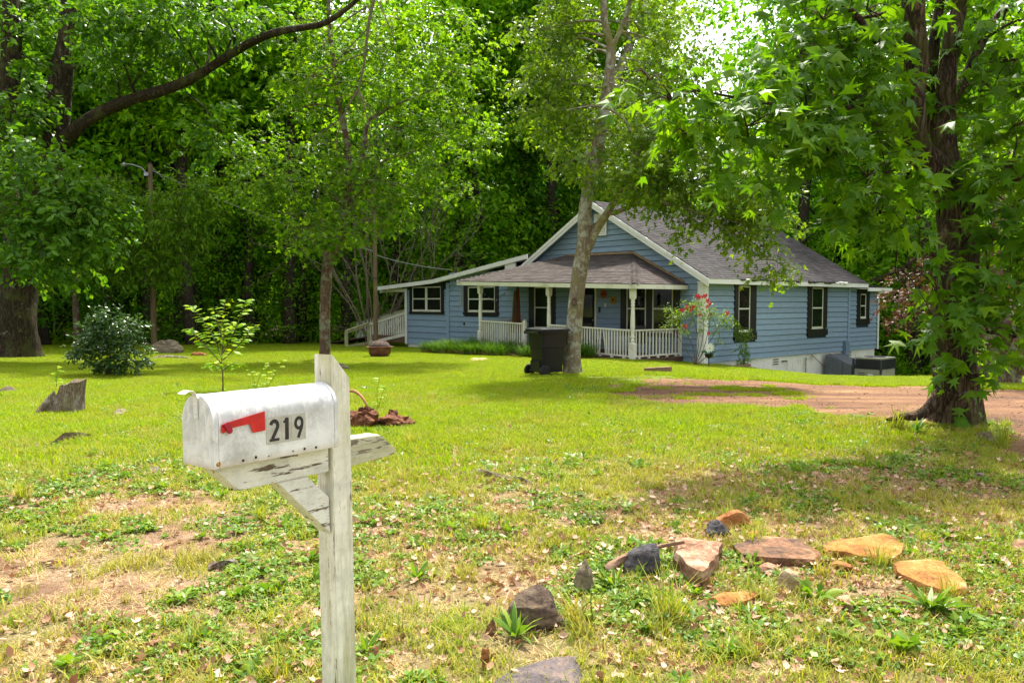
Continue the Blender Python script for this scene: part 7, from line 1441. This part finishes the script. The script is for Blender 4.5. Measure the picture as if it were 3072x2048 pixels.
# roots, sticks and bits of rotten wood
def stick(pts, rad, label, name='stick', mat='stumpw', cat='stick', rough_=.25, seed=1):
    q = random.Random(seed); w_ = []
    for (x, y, lift) in pts: p = G(x, y); w_.append(p + Vector((0, 0, lift)))
    b = limb(w_, rad, 8, 5, rough_, .12, seed); o = b.ob(name, M[mat], None, smooth=True); return tag(o, label, cat)
stick([(1822, 1722, .02), (1860, 1716, .07), (1905, 1708, .09), (1960, 1700, .12), (2052, 1698, .15)], [.035, .028, .024, .012, .009], 'gnarled root like stick lying between the upright stones', mat='oldwood')
stick([(1420, 1412, .0), (1455, 1426, .02), (1500, 1440, .02), (1560, 1445, .01), (1620, 1458, -.01)], [.02, .045, .03, .04, .01], 'knobbly piece of surface root in the turf right of the crossarm', 'surface_root', 'stumpw', 'root', .4, 3)
stick([(1362, 1310, .0), (1368, 1350, .01), (1360, 1400, .0), (1335, 1412, -.01)], [.015, .035, .03, .02], 'short dark surface root running up the turf', 'surface_root', 'oldwood', 'root', .4, 4)
stick([(140, 1345, .0), (190, 1330, .05), (245, 1318, .04), (300, 1310, -.01)], [.02, .045, .04, .01], 'dark rotten root mound in the turf left of the mailbox', 'surface_root', 'bark_sg', 'root', .5, 5)
stick([(445, 1078, .0), (500, 1074, .03), (560, 1078, .03), (600, 1086, -.02)], [.03, .07, .05, .02], 'long flat root crossing the lawn in front of the boulder', 'surface_root', 'stumpw', 'root', .3, 6)
stick([(625, 1710, .01), (665, 1704, .02), (715, 1692, .01)], [.02, .032, .012], 'chunk of grey bark lying left of the post', 'bark_piece', 'stumpw', 'bark', .5, 7)
stick([(1718, 1478, .01), (1745, 1492, .012), (1772, 1505, .005)], [.012, .02, .008], 'small pale piece of wood in the middle of the turf', 'bark_piece', 'bark_dead', 'bark', .5, 8)
stick([(2905, 1438, .01), (2935, 1432, .02), (2968, 1430, .01)], [.018, .024, .01], 'grey piece of wood lying near the right edge', 'bark_piece', 'stumpw', 'bark', .4, 9)
stick([(2560, 1552, .01), (2620, 1570, .02), (2700, 1590, .01)], [.006, .006, .003], 'long thin bare twig on the turf behind the orange slab', 'twig', 'bark_dead', 'twig', .2, 10)
stick([(2930, 1305, .0), (2965, 1318, .03), (2990, 1335, .0)], [.03, .05, .02], 'grey root breaking the ground beside the drive under the sweetgum', 'surface_root', 'stumpw', 'root', .3, 11)
stick([(1190, 1330, .0), (1130, 1318, .02), (1080, 1310, .0)], [.015, .03, .02], 'dead wood lying behind the tail of the crossarm', 'bark_piece', 'oldwood', 'bark', .4, 12)
stick([(1243, 1520, .01), (1228, 1530, .02), (1215, 1542, .01)], [.01, .02, .006], 'curled brown piece of bark right of the post', 'bark_piece', 'oldwood', 'bark', .5, 13)
stick([(118, 1690, .01), (150, 1688, .012), (190, 1690, .01)], [.006, .008, .004], 'thin stick lying in the turf near the left edge', 'twig', 'oldwood', 'twig', .3, 14)
# red clay mound with a bare root hooped over it
g = G(1085, 1290); clay = stone('red_clay', (.035, .012, .007), (.10, .034, .016), (.20, .075, .035), None, 6); cm = empty('clay_mound', g + Vector((.05, .3, 0)), 0, 'mound of crumbling red clay just right of the mailbox post', 'mound'); q = random.Random(2)
for k in range(22):
    a = q.random() * 6.28; rr_ = q.random() ** .6; x_, y_ = math.cos(a) * rr_ * .38 + .04, math.sin(a) * rr_ * .30; h_ = .55 * (1 - rr_) + .12; w_ = q.uniform(.26, .46)
    o = rock('clay_lump', (w_, w_ * .9, h_), 200 + k, clay, None, None, (x_ + (.06 if k < 6 else 0), y_, .05 - .05 * rr_), a, (0, 0), False, 1, .12, 14, None, .25); o.parent = cm
hp = [P(1035, 1178, g.y + .1), P(1060, 1172, g.y), P(1085, 1190, g.y - .1), P(1100, 1215, g.y - .15)]
tag(limb(hp, [.018, .02, .018, .014], 8, 4, .1, 0, 2).ob('hooped_root', pm('orange_root_bark', (.42, .20, .08), (.25, .11, .05), scale=9, rough=.8), None, smooth=True), 'orange brown root arching out of the top of the red clay mound', 'root')
# single larger weeds in the foreground, each its own plant
wv = [rosette(81, 24, .15, .85, L_LAN, 'weed', .55), rosette(82, 20, .13, .5, L_LOB, 'weed', .5), rosette(83, 15, .19, .8, L_LOB, 'weed', .62)]; gv_ = [npmesh('blades', *blades(np.random.default_rng(90 + k), 60, .05, .19, .006, .8, .35), M['turfg']) for k in range(2)]
def weed(x, y, k, s_, label, kind='weed'):
    g = G(x, y); me = wv[k].data if kind == 'weed' else gv_[k]; o = link('broadleaf_weed' if kind == 'weed' else 'grass_clump', me); o.location = g; o.scale = (s_, s_, s_); o.rotation_euler = (0, 0, (x * 7) % 6); return tag(o, label, kind if kind == 'weed' else 'grass clump')
weed(1545, 1915, 0, 1.0, 'bright green leafy weed in front of the large rounded stone'); weed(1840, 1765, 0, .95, 'toothed leafy weed growing between the pointed stone and the stick'); weed(2440, 1800, 2, .8, 'broad toothed weed right of the pale tan stone'); weed(2790, 1840, 0, 1.25, 'bushy dark green weed in front of the right orange slab'); weed(2850, 1850, 1, 1.3, 'spreading lobed weed at the right of the bushy one')
weed(2250, 1850, 1, .9, 'flat lobed weed below the low flat orange stone'); weed(1880, 1640, 1, 1.0, 'lobed weed behind the black triangular stone'); weed(1680, 1660, 1, .9, 'flat weed behind the upright grey brown stone'); weed(1250, 1740, 0, .8, 'leafy weed on the bare patch right of the post'); weed(320, 1620, 1, .9, 'flat leafy weed in the turf at lower left'); weed(2700, 1960, 2, .8, 'small broad weed near the bottom right'); weed(2180, 1960, 1, .9, 'low leafy weed near the bottom of the picture'); weed(1100, 1960, 0, .7, 'little leafy weed right of the foot of the post')
weed(2010, 1860, 0, 1.3, 'tall yellow green grass clump in front of the black triangular stone', 'grass'); weed(2260, 1640, 1, .8, 'fresh grass clump between the leaning slab and the flat brown slab', 'grass'); weed(2640, 1700, 1, .9, 'reddish green grass clump between the two orange slabs', 'grass'); weed(60, 1500, 0, 1.1, 'tall grass clump near the left edge', 'grass'); weed(1440, 1590, 0, .9, 'pale grass clump in the turf right of the post', 'grass'); weed(1720, 1870, 1, .9, 'loose grass clump right of the large rounded stone', 'grass'); weed(780, 1560, 0, .9, 'yellow green grass clump behind the brace', 'grass'); weed(1230, 1335, 1, 1.0, 'grass clump behind the tail of the crossarm', 'grass'); weed(2850, 1800, 0, .8, 'thin grass stems rising in front of the right orange slab', 'grass')
weed(2690, 1290, 1, 1.6, 'ragged grass clump at the left foot of the sweetgum', 'grass'); weed(3010, 1345, 0, 1.6, 'ragged grass clump beside the drive under the sweetgum', 'grass'); weed(2750, 1300, 0, 1.3, 'leafy weed at the foot of the sweetgum trunk')

q = random.Random(14)
for (x_, y_, l_) in ((1075, 1262, 'at the crest of'), (1120, 1275, 'on the right flank of'), (1098, 1300, 'in front of'), (1150, 1300, 'just right of'), (1055, 1305, 'at the left foot of'), (1180, 1288, 'well to the right of')): weed(x_, y_, x_ % 2, .75, 'leafy weed growing ' + l_ + ' the red clay mound')
